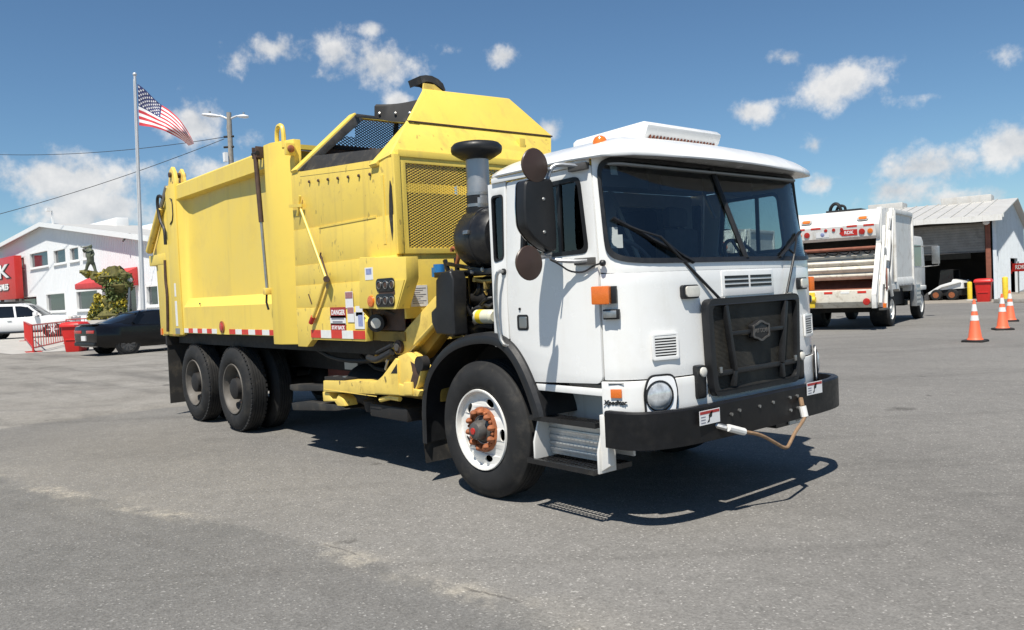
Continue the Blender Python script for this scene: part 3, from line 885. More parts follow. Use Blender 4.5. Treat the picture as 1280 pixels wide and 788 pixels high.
    for (dy, dr) in ((.05,-.055),(.058,-.02),(.05,.004),(.035,-.02),(.05,-.055)):
        row = []
        for i, q in enumerate(P2):
            d2 = (P2[min(i+1,len(P2)-1)]-P2[max(i-1,0)]).normalized(); nn_ = Vector((-d2.y,d2.x))
            row.append((q.x+nn_.x*dr, Y+sg*dy, q.y+nn_.y*dr))
        lip.append(row)
    B().grid(lip).build('fender_lip', 'black_plastic', fd, ang=50)
    b = B(); ya, yb = sorted((Y+sg*.03, Y-sg*.40))
    b.grid([[(-.75-.03*math.sin(3*(z-.15)), ya+(yb-ya)*j/6, z) for j in range(7)] for z in (.17,.3,.45,.6)]); b.grid([[(-.738-.03*math.sin(3*(z-.15)), ya+(yb-ya)*j/6, z) for j in range(7)] for z in (.17,.3,.45,.6)])
    b.build('mud_flap', 'rubber_flap', T)
    # splash shield closing the arch inside
    B().box((-.55,Y-sg*.42,.55),(.55,Y-sg*.40,1.2)).build('arch_liner', 'chassis_black', T)

# back wall of the cab with two windows, floor, lining
wallp = rpoly([(-1.165,1.16),(1.165,1.16),(1.165,2.335),(-1.165,2.335)], .02)
h1 = rpoly([(-.98,1.72),(-.30,1.72),(-.30,2.22),(-.98,2.22)], .06); h2 = rpoly([(.12,1.72),(1.0,1.72),(1.0,2.22),(.12,2.22)], .06)
bw_ = B().plate(wallp, [h1[::-1],h2[::-1]], lambda u,v,w:(.192+w,u,v), .03).build('back_wall', 'white_paint', T)
for h in (h1,h2): B().plate(h, [], lambda u,v,w:(.205+w,u,v), .005).build('window', 'side_glass', bw_)
B().plate(rpoly([(-1.13,1.16),(1.13,1.16),(1.13,2.33),(-1.13,2.33)], .02), [h1[::-1],h2[::-1]], lambda u,v,w:(.254+w,u,v), .012).build('back_lining', 'interior_grey', T)
B().box((.27,-1.10,1.05),(1.25,1.10,1.10)).build('cab_floor', 'interior_dark', T)
B().box((.27,-.35,1.10),(1.2,.30,1.36)).build('engine_cover', 'interior_dark', T, bevel=.06)
ds = B(); ds.grid([[SK(u,1.66,-.05) for u in [(-1.15+2.3*i/24) for i in range(25)]],[SK(u,1.64,-.28) for u in [(-1.15+2.3*i/24) for i in range(25)]],[SK(u,1.50,-.36) for u in [(-1.15+2.3*i/24) for i in range(25)]],[SK(u,1.10,-.32) for u in [(-1.15+2.3*i/24) for i in range(25)]]])
ds.build('dashboard', 'interior_dark', T)
for y in (-.72,.66):
    se = empty('seat'); se.parent = T
    B().box((.42,y-.24,1.32),(.92,y+.24,1.46)).build('cushion', 'seat_fabric', se, bevel=.05)
    B().box((.34,y-.23,1.44),(.47,y+.23,2.02), Matrix.Translation((.05,0,.0))).build('backrest', 'seat_fabric', se, bevel=.05)
    B().box((.40,y-.13,2.03),(.49,y+.13,2.20)).build('headrest', 'seat_fabric', se, bevel=.04)
    B().box((.48,y-.12,1.10),(.86,y+.12,1.32)).build('pedestal', 'interior_dark', se)
for y in (-.68,.66):
    sw_ = empty('steering_wheel'); sw_.parent = T
    M = frame((1.12,y,1.70),(0,1,0),(-.55,0,.84))
    ringp = [(M @ Vector((.215*math.cos(2*math.pi*i/28),.215*math.sin(2*math.pi*i/28),0))) for i in range(29)]
    B().tube(ringp, .015, 8).build('wheel_ring', 'interior_dark', sw_)
    b = B(M); b.lathe([(.06,-.03),(.06,.015),(.04,.025)], (0,0,0), 'Z', 16)
    for a in (90,210,330): b.bar((0,0,0),(.21*math.cos(R(a)),.21*math.sin(R(a)),0),.03,.012)
    b.build('spokes', 'interior_dark', sw_)
    B().cyl((1.12,y,1.70),(1.30,y,1.30),.035,10).build('column', 'interior_dark', sw_)
B().plate(rrect(-1.1,.30,1.1,1.36,.1), [], lambda u,v,w:(v,u,2.325+w), .012).build('headliner', 'interior_grey', T)
for y in (-.72,-.1,.55): B().box((1.10,y-.24,2.22),(1.125,y+.24,2.33), Matrix.Translation((0,0,0))).build('sun_visor', 'interior_dark', T, bevel=.01)
B().bar((.30,.02,2.33),(.62,.06,1.60),.05,.012).build('seat_belt', 'interior_grey', T)
B().cyl((.9,.42,2.31),(1.02,.42,2.05),.012,8).build('gear_stalk', 'steel', T)

# roof with its overhanging visor
def roof_edge():
    """plan outline of the roof, half, from rear centre round to front centre"""
    return [(.20,0),(.20,.6),(.20,1.05),(.24,1.17),(.34,1.20),(.7,1.205),(1.05,1.21),(1.26,1.215),(1.36,1.205),(1.415,1.16),(1.45,1.0),(1.475,.8),(1.50,.45),(1.512,.2),(1.515,0)]
half = roof_edge(); loop = half+[(x,-y) for x,y in half[::-1][1:-1]]
def redge_z(x, y):
    z = 2.375
    if x > 1.2: z = 2.372-.012*math.exp(-((abs(y)-1.16)/.08)**2)+.012*max(0,1-(abs(y)/1.0)**2)
    return z
cx = .8
rows = []
rows.append([(cx+(x-cx)*.86, y*.90, redge_z(x,y)+.014) for x,y in loop])
rows.append([(x-(.004 if x>cx else -.004), y*.996, redge_z(x,y)) for x,y in loop])
rows.append([(x, y, redge_z(x,y)+.010) for x,y in loop])
for k, zz in ((.993,.018),(.975,.034),(.945,.056),(.90,.085),(.80,.130),(.62,.170),(.40,.190),(.15,.198)):
    rows.append([(cx+(x-cx)*k, y*k, 2.385+zz-(1-.985)*0-.04*max(0,(cx-.1-(cx+(x-cx)*k)))*0) for x,y in loop])
b = B(); V = b.grid(rows, True); b.poly(rows[-1]); b.poly([(x,y,z) for x,y,z in rows[0]][::-1])
rf = b.build('roof', 'white_paint', T, ang=40)
# drip gutters over the doors
for sg in (-1,1): B().box((.25,sg*1.175-.012,2.335),(1.22,sg*1.175+.012,2.372)).build('drip_rail', 'white_paint', rf, bevel=.004)
# air conditioner on the roof
ac = empty('roof_air_conditioner'); ac.parent = T
def acbox():
    pr = [(.43,2.545),(.43,2.655),(.47,2.672),(1.13,2.692),(1.17,2.662),(1.145,2.60),(1.10,2.55)]
    return B().prism(pr, 'Y', -.515, .335)
acbox().build('housing', 'white_paint', ac, bevel=.012)
b = B()
for k in range(20): b.box((1.118,-.47+.0385*k,2.566),(1.150,-.462+.0385*k,2.596))
stuff(b.build('intake_fins', 'rust_post', ac))
B().box((1.106,-.48,2.560),(1.122,.30,2.600)).build('intake_recess', 'lettering_black', ac)
for y in (-.528,.336):
    B().box((.40,y,2.52),(1.12,y+.012,2.56)).build('side_flange', 'white_paint', ac)
def clearance(x, y, z, m='amber_lens', r=.035):
    return B().lathe([(r,0),(r*.96,r*.5),(r*.7,r*.95),(r*.3,r*1.15),(0,r*1.2)], (x,y,z), 'Z', 14).build('clearance_light', m, T)
p = on(750,178,'Z',2.492); clearance(p.x,p.y,2.478,r=.048)

# ---- bumper: deep black channel wrapping round both corners
BP = [(1.325,-1.235),(1.44,-1.232),(1.54,-1.20),(1.612,-1.13),(1.660,-1.03),(1.694,-.89),(1.715,-.66),(1.725,-.3),(1.727,0)]
BP = BP+[(x,-y) for x,y in BP[::-1][1:]]
q_ = [Vector(p) for p in BP]
for k in range(1):
    Q = [q_[0]]
    for i in range(len(q_)-1): Q += [q_[i]*.75+q_[i+1]*.25, q_[i]*.25+q_[i+1]*.75]
    q_ = Q+[q_[-1]]
rows = []
for dz, din in ((.550,.0),(.545,.015),(.545,.055),(.56,.06),(.75,.06),(.778,.055),(.780,.012),(.770,.0)):
    row = []
    for i, p in enumerate(q_):
        d2 = (q_[min(i+1,len(q_)-1)]-q_[max(i-1,0)]).normalized(); nn_ = Vector((d2.y,-d2.x))
        row.append((p.x-nn_.x*din, p.y-nn_.y*din, dz))
    rows.append(row)
rows.append(rows[0])
bmp = B().grid([list(x) for x in zip(*rows)], cap=True).build('bumper', 'bumper_black', T, ang=40)
def on_bumper(px, py):
    p = on(px, py, 'X', 1.727); return p
for px, py in ((914,518),(924,513),(949,508),(966,503),(987,497),(996,495),(988,513),(997,510)):
    p = on_bumper(px,py); B().cyl((1.722,p.y,p.z),(1.737,p.y,p.z),.011,8).build('bolt', 'steel', bmp)
def bump_sticker(px, py):
    p = on_bumper(px, py); M = frame((1.7285,p.y,p.z),(0,1,0),(0,0,1))
    s = B(M).box((-.105,-.045,-.001),(.105,.045,.001)).build('warning_sticker', 'decal_white', bmp)
    B(M).box((-.10,.022,.001),(.10,.040,.002)).build('sticker_band', 'decal_red', s)
    b = B(M); b.prism([(-.03,-.035),(-.005,-.03),(.0,-.005),(.02,.0),(.03,.035),(.01,.03),(-.012,.012),(-.01,-.012)], 'Z', .001, .002); b.build('pictogram', 'lettering_black', s)
    for k in range(3): B(M).box((-.092,-.034+.018*k,.001),(-.045,-.028+.018*k,.002)).build('print_line', 'decal_print', s)
bump_sticker(887,521); bump_sticker(1018,485)
b = B()
for y in (-.62,.62): b.box((1.40,y-.12,.56),(1.70,y+.12,.74))
b.build('bumper_bracket', 'chassis_black', T)
# tow rope slung between two white sleeves
hp = on(905,535,'X',1.74); tp = on(1004,497,'X',1.74)
B().tube([(1.70,hp.y-.04,hp.z+.02),(1.76,hp.y,hp.z)], .02, 8).build('tow_pin', 'steel', T)
pts = [on(*q) for q in ((912,536,'X',1.76),(930,540,'X',1.77),(950,543,'X',1.80),(968,553,'X',1.82),(983,562,'X',1.83),(988,553,'X',1.83),(994,540,'X',1.82),(1003,528,'X',1.80),(1007,520,'X',1.78))]
rp = empty('tow_rope'); rp.parent = T
B().tube(pts, .012, 8, 2).build('strand', 'rope', rp)
B().tube([on(910,535,'X',1.76),on(930,540,'X',1.77)], .024, 10).build('sleeve', 'rope_sleeve', rp)
B().tube([on(1006,521,'X',1.78),on(1003,508,'X',1.765)], .026, 10).build('sleeve', 'rope_sleeve', rp)
B().tube([on(1003,508,'X',1.765),on(1001,498,'X',1.74)], .016, 8).build('strand', 'rope', rp)

# ---- headlights
for px, py in ((826,494.5),(1018,453)):
    sgn = -1 if px < 900 else 1
    M = front_frame(*fr_uz(px, py, .012), .012)
    h = empty('headlight'); h.parent = T
    B(M).plate(rpoly([(-.115,-.145),(.10,-.145),(.125,.02),(.095,.135),(-.085,.135),(-.125,.03)],.045) if sgn<0 else rpoly([(.115,-.145),(-.10,-.145),(-.125,.02),(-.095,.135),(.085,.135),(.125,.03)],.045), [], lambda u,v,w:(u,v,w), .010).build('bezel', 'black_plastic', h)
    B(M).plate(rpoly([(-.105,-.132),(.09,-.132),(.112,.02),(.085,.122),(-.077,.122),(-.112,.03)],.04) if sgn<0 else rpoly([(.105,-.132),(-.09,-.132),(-.112,.02),(-.085,.122),(.077,.122),(.112,.03)],.04), [], lambda u,v,w:(u,v,.010+w), .006).build('reflector_plate', 'reflection_white', h)
    cxl = -.02 if sgn<0 else .02
    b = B(M); b.lathe([(.098,.014),(.100,.024),(.090,.026),(.088,.017)], (cxl,.0,0), 'Z', 28, cap=False); b.build('lamp_ring', 'black_plastic', h)
    b = B(M); b.lathe([(.088,.018),(.08,.028),(.055,.038),(.02,.043),(0,.0435)], (cxl,.0,0), 'Z', 28); b.build('lens', 'lens_bright', h)
    b = B(M); b.lathe([(.088,.020),(.065,.0185),(.03,.0175),(.0,.017)], (cxl,.0,0), 'Z', 28); b.build('reflector', 'reflection_white', h)

# ---- lamps, vents and badges of the cab face
def marker(px, py):
    u, z = fr_uz(px, py); M = front_frame(u, z)
    m = empty('marker_light'); m.parent = T
    B(M).plate(rrect(-.075,-.045,.075,.045,.022), [], lambda u,v,w:(u,v,w), .028).build('base', 'black_plastic', m, bevel=.006)
    B(M).plate(rrect(-.052,-.034,.070,.036,.02), [], lambda u,v,w:(u,v,.028+w), .012).build('lens', 'clear_lens', m, bevel=.006)
marker(860,365); marker(999.8,354.6)
def vent(px, py):
    u, z = fr_uz(px, py); M = front_frame(u, z)
    m = empty('side_vent'); m.parent = T
    B(M).plate(rrect(-.10,-.085,.10,.085,.012), [rrect(-.082,-.062,.082,.070,.008)[::-1]], lambda u,v,w:(u,v,w), .014).build('vent_frame', 'white_paint', m, bevel=.003)
    B(M).box((-.082,-.062,.001),(.082,.070,.0035)).build('vent_recess', 'lettering_black', m)
    for k in range(7): B(M).box((-.081,-.052+.0175*k,.004),(.081,-.0445+.0175*k,.012), Matrix.Identity(4)).build('vent_slat', 'white_paint', m)
    for k in range(1): B(M).box((-.081,.060,.004),(.081,.0685,.012)).build('vent_slat', 'white_paint', m)
vent(831,433); vent(1009,406.6)
# side turn signal and small grey lamp on the near corner
for sg in (-1,1):
    un, zn = fr_uz(758,369); u_ = abs(un)*sg
    M = front_frame(u_, zn)
    t_ = empty('turn_signal'); t_.parent = T
    s2 = -sg
    B(M).box((-.06,-.055,0),(.075,.055,.03)).build('base', 'black_plastic', t_, bevel=.006)
    B(M).box((-.075,-.058,.028),(.045,.058,.075)).build('lens', 'amber', t_, bevel=.010)
    un, zn = fr_uz(765,393); M = front_frame(abs(un)*sg, zn)
    m2 = empty('side_lamp'); m2.parent = T
    B(M).box((-.05,-.032,0),(.055,.032,.035)).build('base', 'black_plastic', m2, bevel=.006)
    B(M).box((-.046,-.022,.030),(.040,.024,.045)).build('lens', 'steel', m2, bevel=.005)
    un, zn = fr_uz(771,492); M = front_frame(abs(un)*sg, zn, .010)
    m3 = empty('fender_reflector'); m3.parent = T
    B(M).box((-.036,-.028,0),(.036,.028,.010)).build('reflector', 'amber', m3, bevel=.003)
    B(M).box((-.05,.058,0),(.05,.064,.003)).build('slot', 'lettering_black', m3)
    un, zn = fr_uz(769.5,503.5); M = front_frame(abs(un)*sg, zn, .011)
    text('Xpeditor', .040, M, 'lettering_black', T, 'cab_badge', .003, .0014, .18, sx=1.0)
# ---- radiator guard
gl_, gz1 = fr_uz(878,375); GX = 1.62
gd = empty('radiator_guard'); gd.parent = T
def GP(y, z, off=0.0): return (GX+.004-.02*(y/.55)**2+off, y, z)
YT, YB, ZT, ZB = .555, .515, 1.445, .80
out = rpoly([(-YT,ZT),(YT,ZT),(YB+.02,1.0),(YB,ZB),(-YB,ZB),(-YB-.02,1.0)], .07)
inn = rpoly([(-YT+.045,ZT-.045),(YT-.045,ZT-.045),(YB-.025,1.0),(YB-.045,ZB+.04),(-YB+.045,ZB+.04),(-YB+.025,1.0)], .05)
B().plate(out, [inn[::-1]], lambda u,v,w: GP(u,v,.035-w), .06).build('guard_frame', 'black_plastic', gd, bevel=.012)
mesh_b = B(); mesh_b.grid([[GP(-YB-.01+(2*YB+.02)*i/12, ZB+.02+(ZT-ZB-.05)*j/10, -.012) for i in range(13)] for j in range(11)])
mesh_b.build('grille_mesh', 'dark_mesh', gd)
b = B()
for k in range(64):
    z = ZB+.06+k*(ZT-ZB-.12)/63
    b.box((GX-.013,-YB+.03,z-.0022),(GX-.006,YB-.03,z+.0022))
stuff(b.build('mesh_wires', 'dark_mesh', gd))
for sg in (-1,1):
    b = B(); b.bar(GP(sg*.365,ZT-.05,.018),GP(sg*.285,.955,.018),.034,.038,up=(1,0,0)); b.build('guard_upright', 'black_plastic', gd, bevel=.008)
    b = B(); b.bar(GP(sg*.285,.955,.016),GP(sg*.30,ZB+.05,.016),.034,.036,up=(1,0,0)); b.build('guard_upright', 'black_plastic', gd, bevel=.008)
    b = B(); b.bar(GP(sg*.335,1.205,.016),GP(sg*.10,1.205,.016),.028,.032,up=(1,0,0)); b.build('guard_crossbar', 'black_plastic', gd, bevel=.008)
    B().box((GX+.02,sg*.455-.012,.955),(GX+.034,sg*.455+.012,.995)).build('latch', 'steel', gd, bevel=.003)
b = B(); b.bar(GP(-.50,.95,.014),GP(.50,.95,.014),.034,.036,up=(1,0,0)); b.build('guard_crossbar', 'black_plastic', gd, bevel=.008)
M = frame((GX+.04,0,1.205),(0,1,0),(0,0,1))
sh1 = rpoly([(-.108,.045),(-.06,.052),(0,.080),(.06,.052),(.108,.045),(.098,0),(.108,-.045),(.06,-.052),(0,-.080),(-.06,-.052),(-.108,-.045),(-.098,0)], .03)
bd = B(M).prism(sh1, 'Z', -.03, .006).build('badge', 'black_plastic', gd, bevel=.003)
sc_ = [(x*.84,y*.80) for x,y in sh1]
B(M).plate(sh1, [sc_[::-1]], lambda u,v,w:(u*.97,v*.97,.006+w), .006).build('badge_rim', 'hub_grey', bd)
text('AUTOCAR', .040, M @ Matrix.Translation((0,0,.006)), 'hub_grey', bd, 'lettering', .003, .0012, sx=.82)
# dark openings and clips beside the guard
for sg in (-1,1):
    B().box((1.50,sg*.60-.045,.80),(1.61,sg*.60+.045,1.02)).build('guard_bracket', 'black_paint', gd, bevel=.02)
    B().lathe([(.032,0),(.032,.012),(.02,.018)], (1.612,sg*.60,.975), 'X', 14).build('bracket_lamp', 'clear_lens', gd)

# ---- wipers
def wiper(pv, elbow, tip, back):
    w = empty('wiper'); w.parent = T
    a = SK(*fr_uz(*pv, .03), .03); e = SK(*fr_uz(*elbow, .05), .05)
    B().cyl(SK(*fr_uz(*pv,.0),.0), SK(*fr_uz(*pv,.0),.045), .022, 12).build('pivot', 'steel', w)
    B().tube([a, e], .010, 8).build('arm', 'black_plastic', w)
    t1 = SK(*fr_uz(*tip, .02), .02); t2 = SK(*fr_uz(*back, .02), .02)
    B().bar(t1, t2, .014, .026, up=(1,0,.3)).build('blade', 'black_plastic', w)
    B().tube([t1.lerp(t2,.12), t1.lerp(t2,.30)+Vector((.02,0,.006)), e, t1.lerp(t2,.72)+Vector((.02,0,.006)), t1.lerp(t2,.92)], .008, 6).build('bridge', 'black_plastic', w)
wiper((901,375),(825,296),(766,273),(868,328))
wiper((983,369),(993,318),(1000,290),(975,322))

# ---- packer body: outer skin with a recessed panel between the rails
BX0, BX1 = -6.32, -3.36
def section(yo, yi):
    return [(-yo,1.185),(-yo,1.53),(-yi,1.645),(-yi,2.955),(-yo,2.975),(-yo,3.15),(-yo+.03,3.175),(yo-.03,3.175),(yo,3.15),(yo,2.975),(yi,2.955),(yi,1.645),(yo,1.53),(yo,1.185)]
rows = []
for x, d in ((BX0,.0),(BX0+.03,.02),(BX0+.08,.065),(BX0+.16,.095),(BX0+.28,.108),(-4.84,.085),(BX1-.10,.108),(BX1-.04,.10),(BX1,.09)):
    rows.append([(x,y,z) for y,z in section(1.25,1.25-d)])
body = B().grid(rows, True, cap=True).build('packer_body', 'yellow_paint', T, ang=28)
B().box((-5.67,-1.258,1.557),(-5.645,-1.245,1.58)).build('drain_plug', 'hub_grey', body)
# rear corner posts
for sg in (-1,1):
    B().box((-6.72,min(sg*1.20,sg*1.268),1.16),(-6.325,max(sg*1.20,sg*1.268),3.19)).build('corner_post', 'yellow_paint', body, bevel=.012)
    # forward bolster: flat flange, then a face turned towards the hopper
    B().prism([(-3.36,sg*1.20),(-3.355,sg*1.30),(-3.33,sg*1.318),(-3.16,sg*1.318),(-2.865,sg*1.20),(-2.865,sg*1.12)], 'Z', 1.105, 3.19).build('bolster_post', 'yellow_paint', body, bevel=.010)
    # lifting eye and lamp block on top of the bolster
    ey = B(); ey.tube([(-3.16,sg*1.24,3.12),(-3.16,sg*1.24,3.29),(-3.13,sg*1.24,3.345),(-3.08,sg*1.24,3.36),(-3.03,sg*1.24,3.345),(-3.00,sg*1.24,3.29),(-3.00,sg*1.24,3.12)], .024, 8, 1)
    ey.build('lifting_eye', 'yellow_paint', body)
    B().box((-2.875,sg*1.20-.10 if sg<0 else 1.10,3.02),(-2.83,sg*1.20 if sg<0 else 1.20,3.14)).build('lamp_block', 'yellow_paint', body, bevel=.006)
    y_ = sg*1.25
    B().lathe([(.038,0),(.036,.014),(.02,.022)], (-2.83,y_,3.08), 'X', 14).build('lamp', 'rust_orange', body)
# tailgate
tg = empty('tailgate'); tg.parent = T
prof = [(-6.73,3.17),(-6.86,3.20),(-7.12,2.98),(-7.66,2.36),(-7.66,2.20),(-7.54,2.12),(-7.50,1.20),(-7.42,1.13),(-6.73,1.13)]
B().prism(prof, 'Y', -1.19, 1.19).build('gate_shell', 'yellow_paint', tg, bevel=.012)
for sg in (-1,1):
    B().prism([(-6.74,3.05),(-6.84,3.05),(-7.36,2.42),(-7.36,2.28),(-7.30,1.16),(-6.74,1.16)], 'Y', sg*1.19, sg*1.225).build('side_plate', 'yellow_paint', tg, bevel=.006)
    B().box((-7.72,sg*1.17-.06,2.15),(-7.0,sg*1.17+.07,2.30)).build('gate_ledge', 'yellow_paint', tg, bevel=.01)
    # lift cylinder, rod and hoses
    cy = B(); cy.cyl((-7.58,sg*1.26,2.36),(-6.95,sg*1.26,2.93),.05,14); cy.build('lift_cylinder', 'yellow_arm', tg)
    B().cyl((-6.96,sg*1.26,2.92),(-6.66,sg*1.26,3.18),.028,10).build('cylinder_rod', 'steel', tg)
    B().tube([(-6.80,sg*1.275,3.05),(-6.93,sg*1.30,3.10),(-6.97,sg*1.30,2.95),(-6.90,sg*1.29,2.72),(-6.76,sg*1.285,2.62),(-6.76,sg*1.285,2.4)], .022, 8, 2).build('hose', 'hose', tg)
    B().tube([(-6.98,sg*1.235,2.2),(-6.99,sg*1.24,1.9),(-6.95,sg*1.24,1.75),(-6.98,sg*1.24,1.45),(-7.02,sg*1.24,1.2)], .022, 8, 1).build('latch_bar', 'rust_dark', tg)
    hk = B(); hk.prism([(-6.74,3.18),(-6.42,3.18),(-6.47,3.36),(-6.55,3.44),(-6.64,3.40),(-6.68,3.30)], 'Y', sg*1.17, sg*1.22); hk.build('hinge_plate', 'yellow_arm', tg, bevel=.008)
    hk = B(); hk.prism([(-6.74,3.18),(-6.42,3.18),(-6.47,3.34),(-6.55,3.42),(-6.64,3.38),(-6.68,3.28)], 'Y', sg*1.06, sg*1.10); hk.build('hinge_plate', 'yellow_arm', tg, bevel=.008)
    B().cyl((-6.57,sg*1.03,3.33),(-6.57,sg*1.25,3.33),.035,12).build('hinge_pin', 'rust_dark', tg)
    B().box((-7.34,sg*1.225,1.15),(-7.28,sg*1.24,1.24)).build('corner_lamp', 'amber_lens', tg)
    B().box((-6.80,sg*1.225,1.15),(-6.74,sg*1.24,1.24)).build('corner_lamp', 'amber_lens', tg)
p = on(219,383,'Y',-1.27)
B().box((-6.56,-1.2705,1.28),(-6.48,-1.268,1.62)).build('decal', 'decal_white', T)
B().box((-6.55,-1.2705,1.68),(-6.49,-1.268,1.86)).build('decal', 'decal_white', T)
B().box((-6.60,-1.2705,1.175),(-6.42,-1.268,1.25)).build('decal', 'galvanized', T)
B().tube([(-6.5,-1.275,3.0),(-6.42,-1.275,2.98),(-6.42,-1.275,2.72),(-6.55,-1.275,2.66)], .008, 6, 1).build('wire', 'wire', T)
# mud flap behind the tandem
for sg in (-1,1):
    b = B(); b.box((-7.19,min(sg*.62,sg*1.21),.17),(-7.17,max(sg*.62,sg*1.21),1.02)); b.build('mud_flap', 'rubber_flap', T)
    B().box((-7.21,min(sg*.5,sg*1.22),1.0),(-7.15,max(sg*.5,sg*1.22),1.14)).build('flap_hanger', 'chassis_black', T)
# side cylinder along the bolster
cyl = empty('side_cylinder'); cyl.parent = T
a = Vector((-3.50,-1.335,3.12)); c_ = Vector((-3.385,-1.335,1.68))
B().cyl(a, a.lerp(c_,.5), .026, 12).build('barrel', 'rust_dark', cyl)
B().cyl(a.lerp(c_,.5), c_, .016, 10).build('rod', 'steel', cyl)
for px in (-3.545,-3.455): B().box((px-.012,-1.35,3.08),(px+.012,-1.25,3.20)).build('lug', 'rust_dark', cyl, bevel=.004)
B().cyl((-3.56,-1.335,3.13),(-3.44,-1.335,3.13),.022,12).build('pin', 'chassis_black', cyl)
B().box((-3.42,-1.37,1.63),(-3.35,-1.30,1.70)).build('lug', 'yellow_arm', cyl, bevel=.008)
B().tube([(-3.39,-1.34,1.66),(-3.40,-1.345,1.55),(-3.39,-1.33,1.47)], .012, 6).build('hose', 'hose', cyl)

# reflective tape and side markers, one strip per colour block
def tape(x0, x1, y, z, n, first, h=.058, lab=None):
    for k in range(n):
        a = x0+(x1-x0)*k/n; c2 = x0+(x1-x0)*(k+1)/n
        red = (k+first)%2==0
        B().box((a+.001,y-.003,z),(c2-.001,y,z+h)).build('tape_red' if red else 'tape_white', 'tape_red' if red else 'tape_white', T)
tape(-6.30,-5.12,-1.2505,1.192,7,1)
tape(-4.72,-3.39,-1.2505,1.192,7,0)
tape(-2.55,-1.505,-1.2725,1.185,5,0,.075)
def oval_light(px, py, y):
    p = on(px, py, 'Y', y); e = (Vector((1,0,0)),Vector((0,0,1)),Vector((0,-1,0)))
    l_ = empty('side_marker'); l_.parent = T
    B().lathe([(.072,0),(.072,.012),(.055,.014)], (p.x,y,p.z), e, 20).build('bezel', 'rust_orange', l_)
    B().lathe([(.055,.012),(.045,.022),(.0,.026)], (p.x,y,p.z), e, 20).build('lens', 'red_lens', l_)
oval_light(278,409,-1.252)

# ---- hopper
HX0, HX1 = -2.86, -.95
hp_ = empty('hopper'); hp_.parent = T
zs = [1.17,1.475,1.70,1.90,2.26,2.78]
for sg in (-1,1):
    for k in range(5):
        z0_, z1_ = zs[k], zs[k+1]
        if k == 0: poly = [(HX0,1.09),(-2.66,1.09),(-2.54,1.165),(-1.50,1.165),(-1.49,1.34),(-1.62,1.475),(HX0,1.475)] if sg<0 else [(HX0,1.165),(HX1,1.165),(HX1,1.475),(HX0,1.475)]
        elif k == 4: poly = [(HX0,2.26),(HX1,2.235),(HX1,2.71),(HX0,2.84)]
        elif k == 3: poly = [(HX0,1.90),(HX1,1.90),(HX1,2.235),(HX0,2.26)]
        else: poly = [(HX0,z0_),(HX1,z0_),(HX1,z1_),(HX0,z1_)]
        yo = 1.250+.0055*(4-k if k!=0 else 3.9)*.9
        B().prism(poly, 'Y', sg*1.20, sg*yo).build('side_sheet', 'yellow_hopper', hp_, bevel=.004)
    # horizontal lap seam
    B().box((-2.3,sg*1.254-.006,2.235),(-1.25,sg*1.254+.006,2.25)).build('lap_seam', 'yellow_hopper', hp_)
B().box((HX0,-1.19,1.17),(HX1-.04,1.19,1.25)).build('hopper_floor', 'yellow_shaded', hp_)
B().box((-2.83,-1.19,1.25),(-2.80,1.19,2.7)).build('packer_blade', 'shed_dark', hp_)  # nearly black, the hopper's inner shade put into its colour
# front wall: lower sheet, mesh window with frame
B().box((HX1-.03,-1.19,1.36),(HX1,1.19,1.905)).build('front_sheet', 'yellow_hopper', hp_, bevel=.006)
for lo, hi in (((-.965,-1.255,1.905),(-.925,-1.195,2.735)),((-.965,1.195,1.905),(-.925,1.255,2.735))): B().box(lo,hi).build('corner_angle', 'yellow_hopper', hp_, bevel=.005)
fw_ = B()
fw_.plate([(-1.19,1.905),(1.19,1.905),(1.19,2.72),(-1.19,2.72)], [[(-1.135,1.955),(-1.135,2.665),(1.135,2.665),(1.135,1.955)]], lambda u,v,w:(-.935-w,u,v), .03)
fr_ = fw_.build('mesh_frame', 'yellow_hopper', hp_, bevel=.005)
b = B(); screen(b, (-.952,-1.14,1.95), (0,1,0), (0,0,1), 2.28, .72, 50, 31, .0048, .007)
for y in (-1.185,1.175): B().box((-2.78,y,1.26),(-.99,y+.01,2.70)).build('shade_liner', 'rust_dark', hp_)  # added dark sheets, their colour stands in for shade inside the hopper
stuff(b.build('mesh_screen', 'yellow_hopper', fr_))
B().box((-1.9,-.9,1.25),(-1.2,.9,1.95)).build('packer_ram', 'rust_dark', hp_, bevel=.05)  # ram coloured dark to stand in for the hopper's shade
# slanted vertical braces and scraped edge on the near corner
B().prism([(-1.005,2.02),(-.985,2.10),(-.975,2.30),(-.98,2.47),(-1.0,2.52),(-1.02,2.40),(-1.035,2.22)], 'Y', -1.2585, -1.25).build('scrape_edge', 'rubber_flap', hp_)
B().box((-1.14,-1.259,2.0),(-1.10,-1.25,2.58)).build('hinge_strip', 'yellow_hopper', hp_)
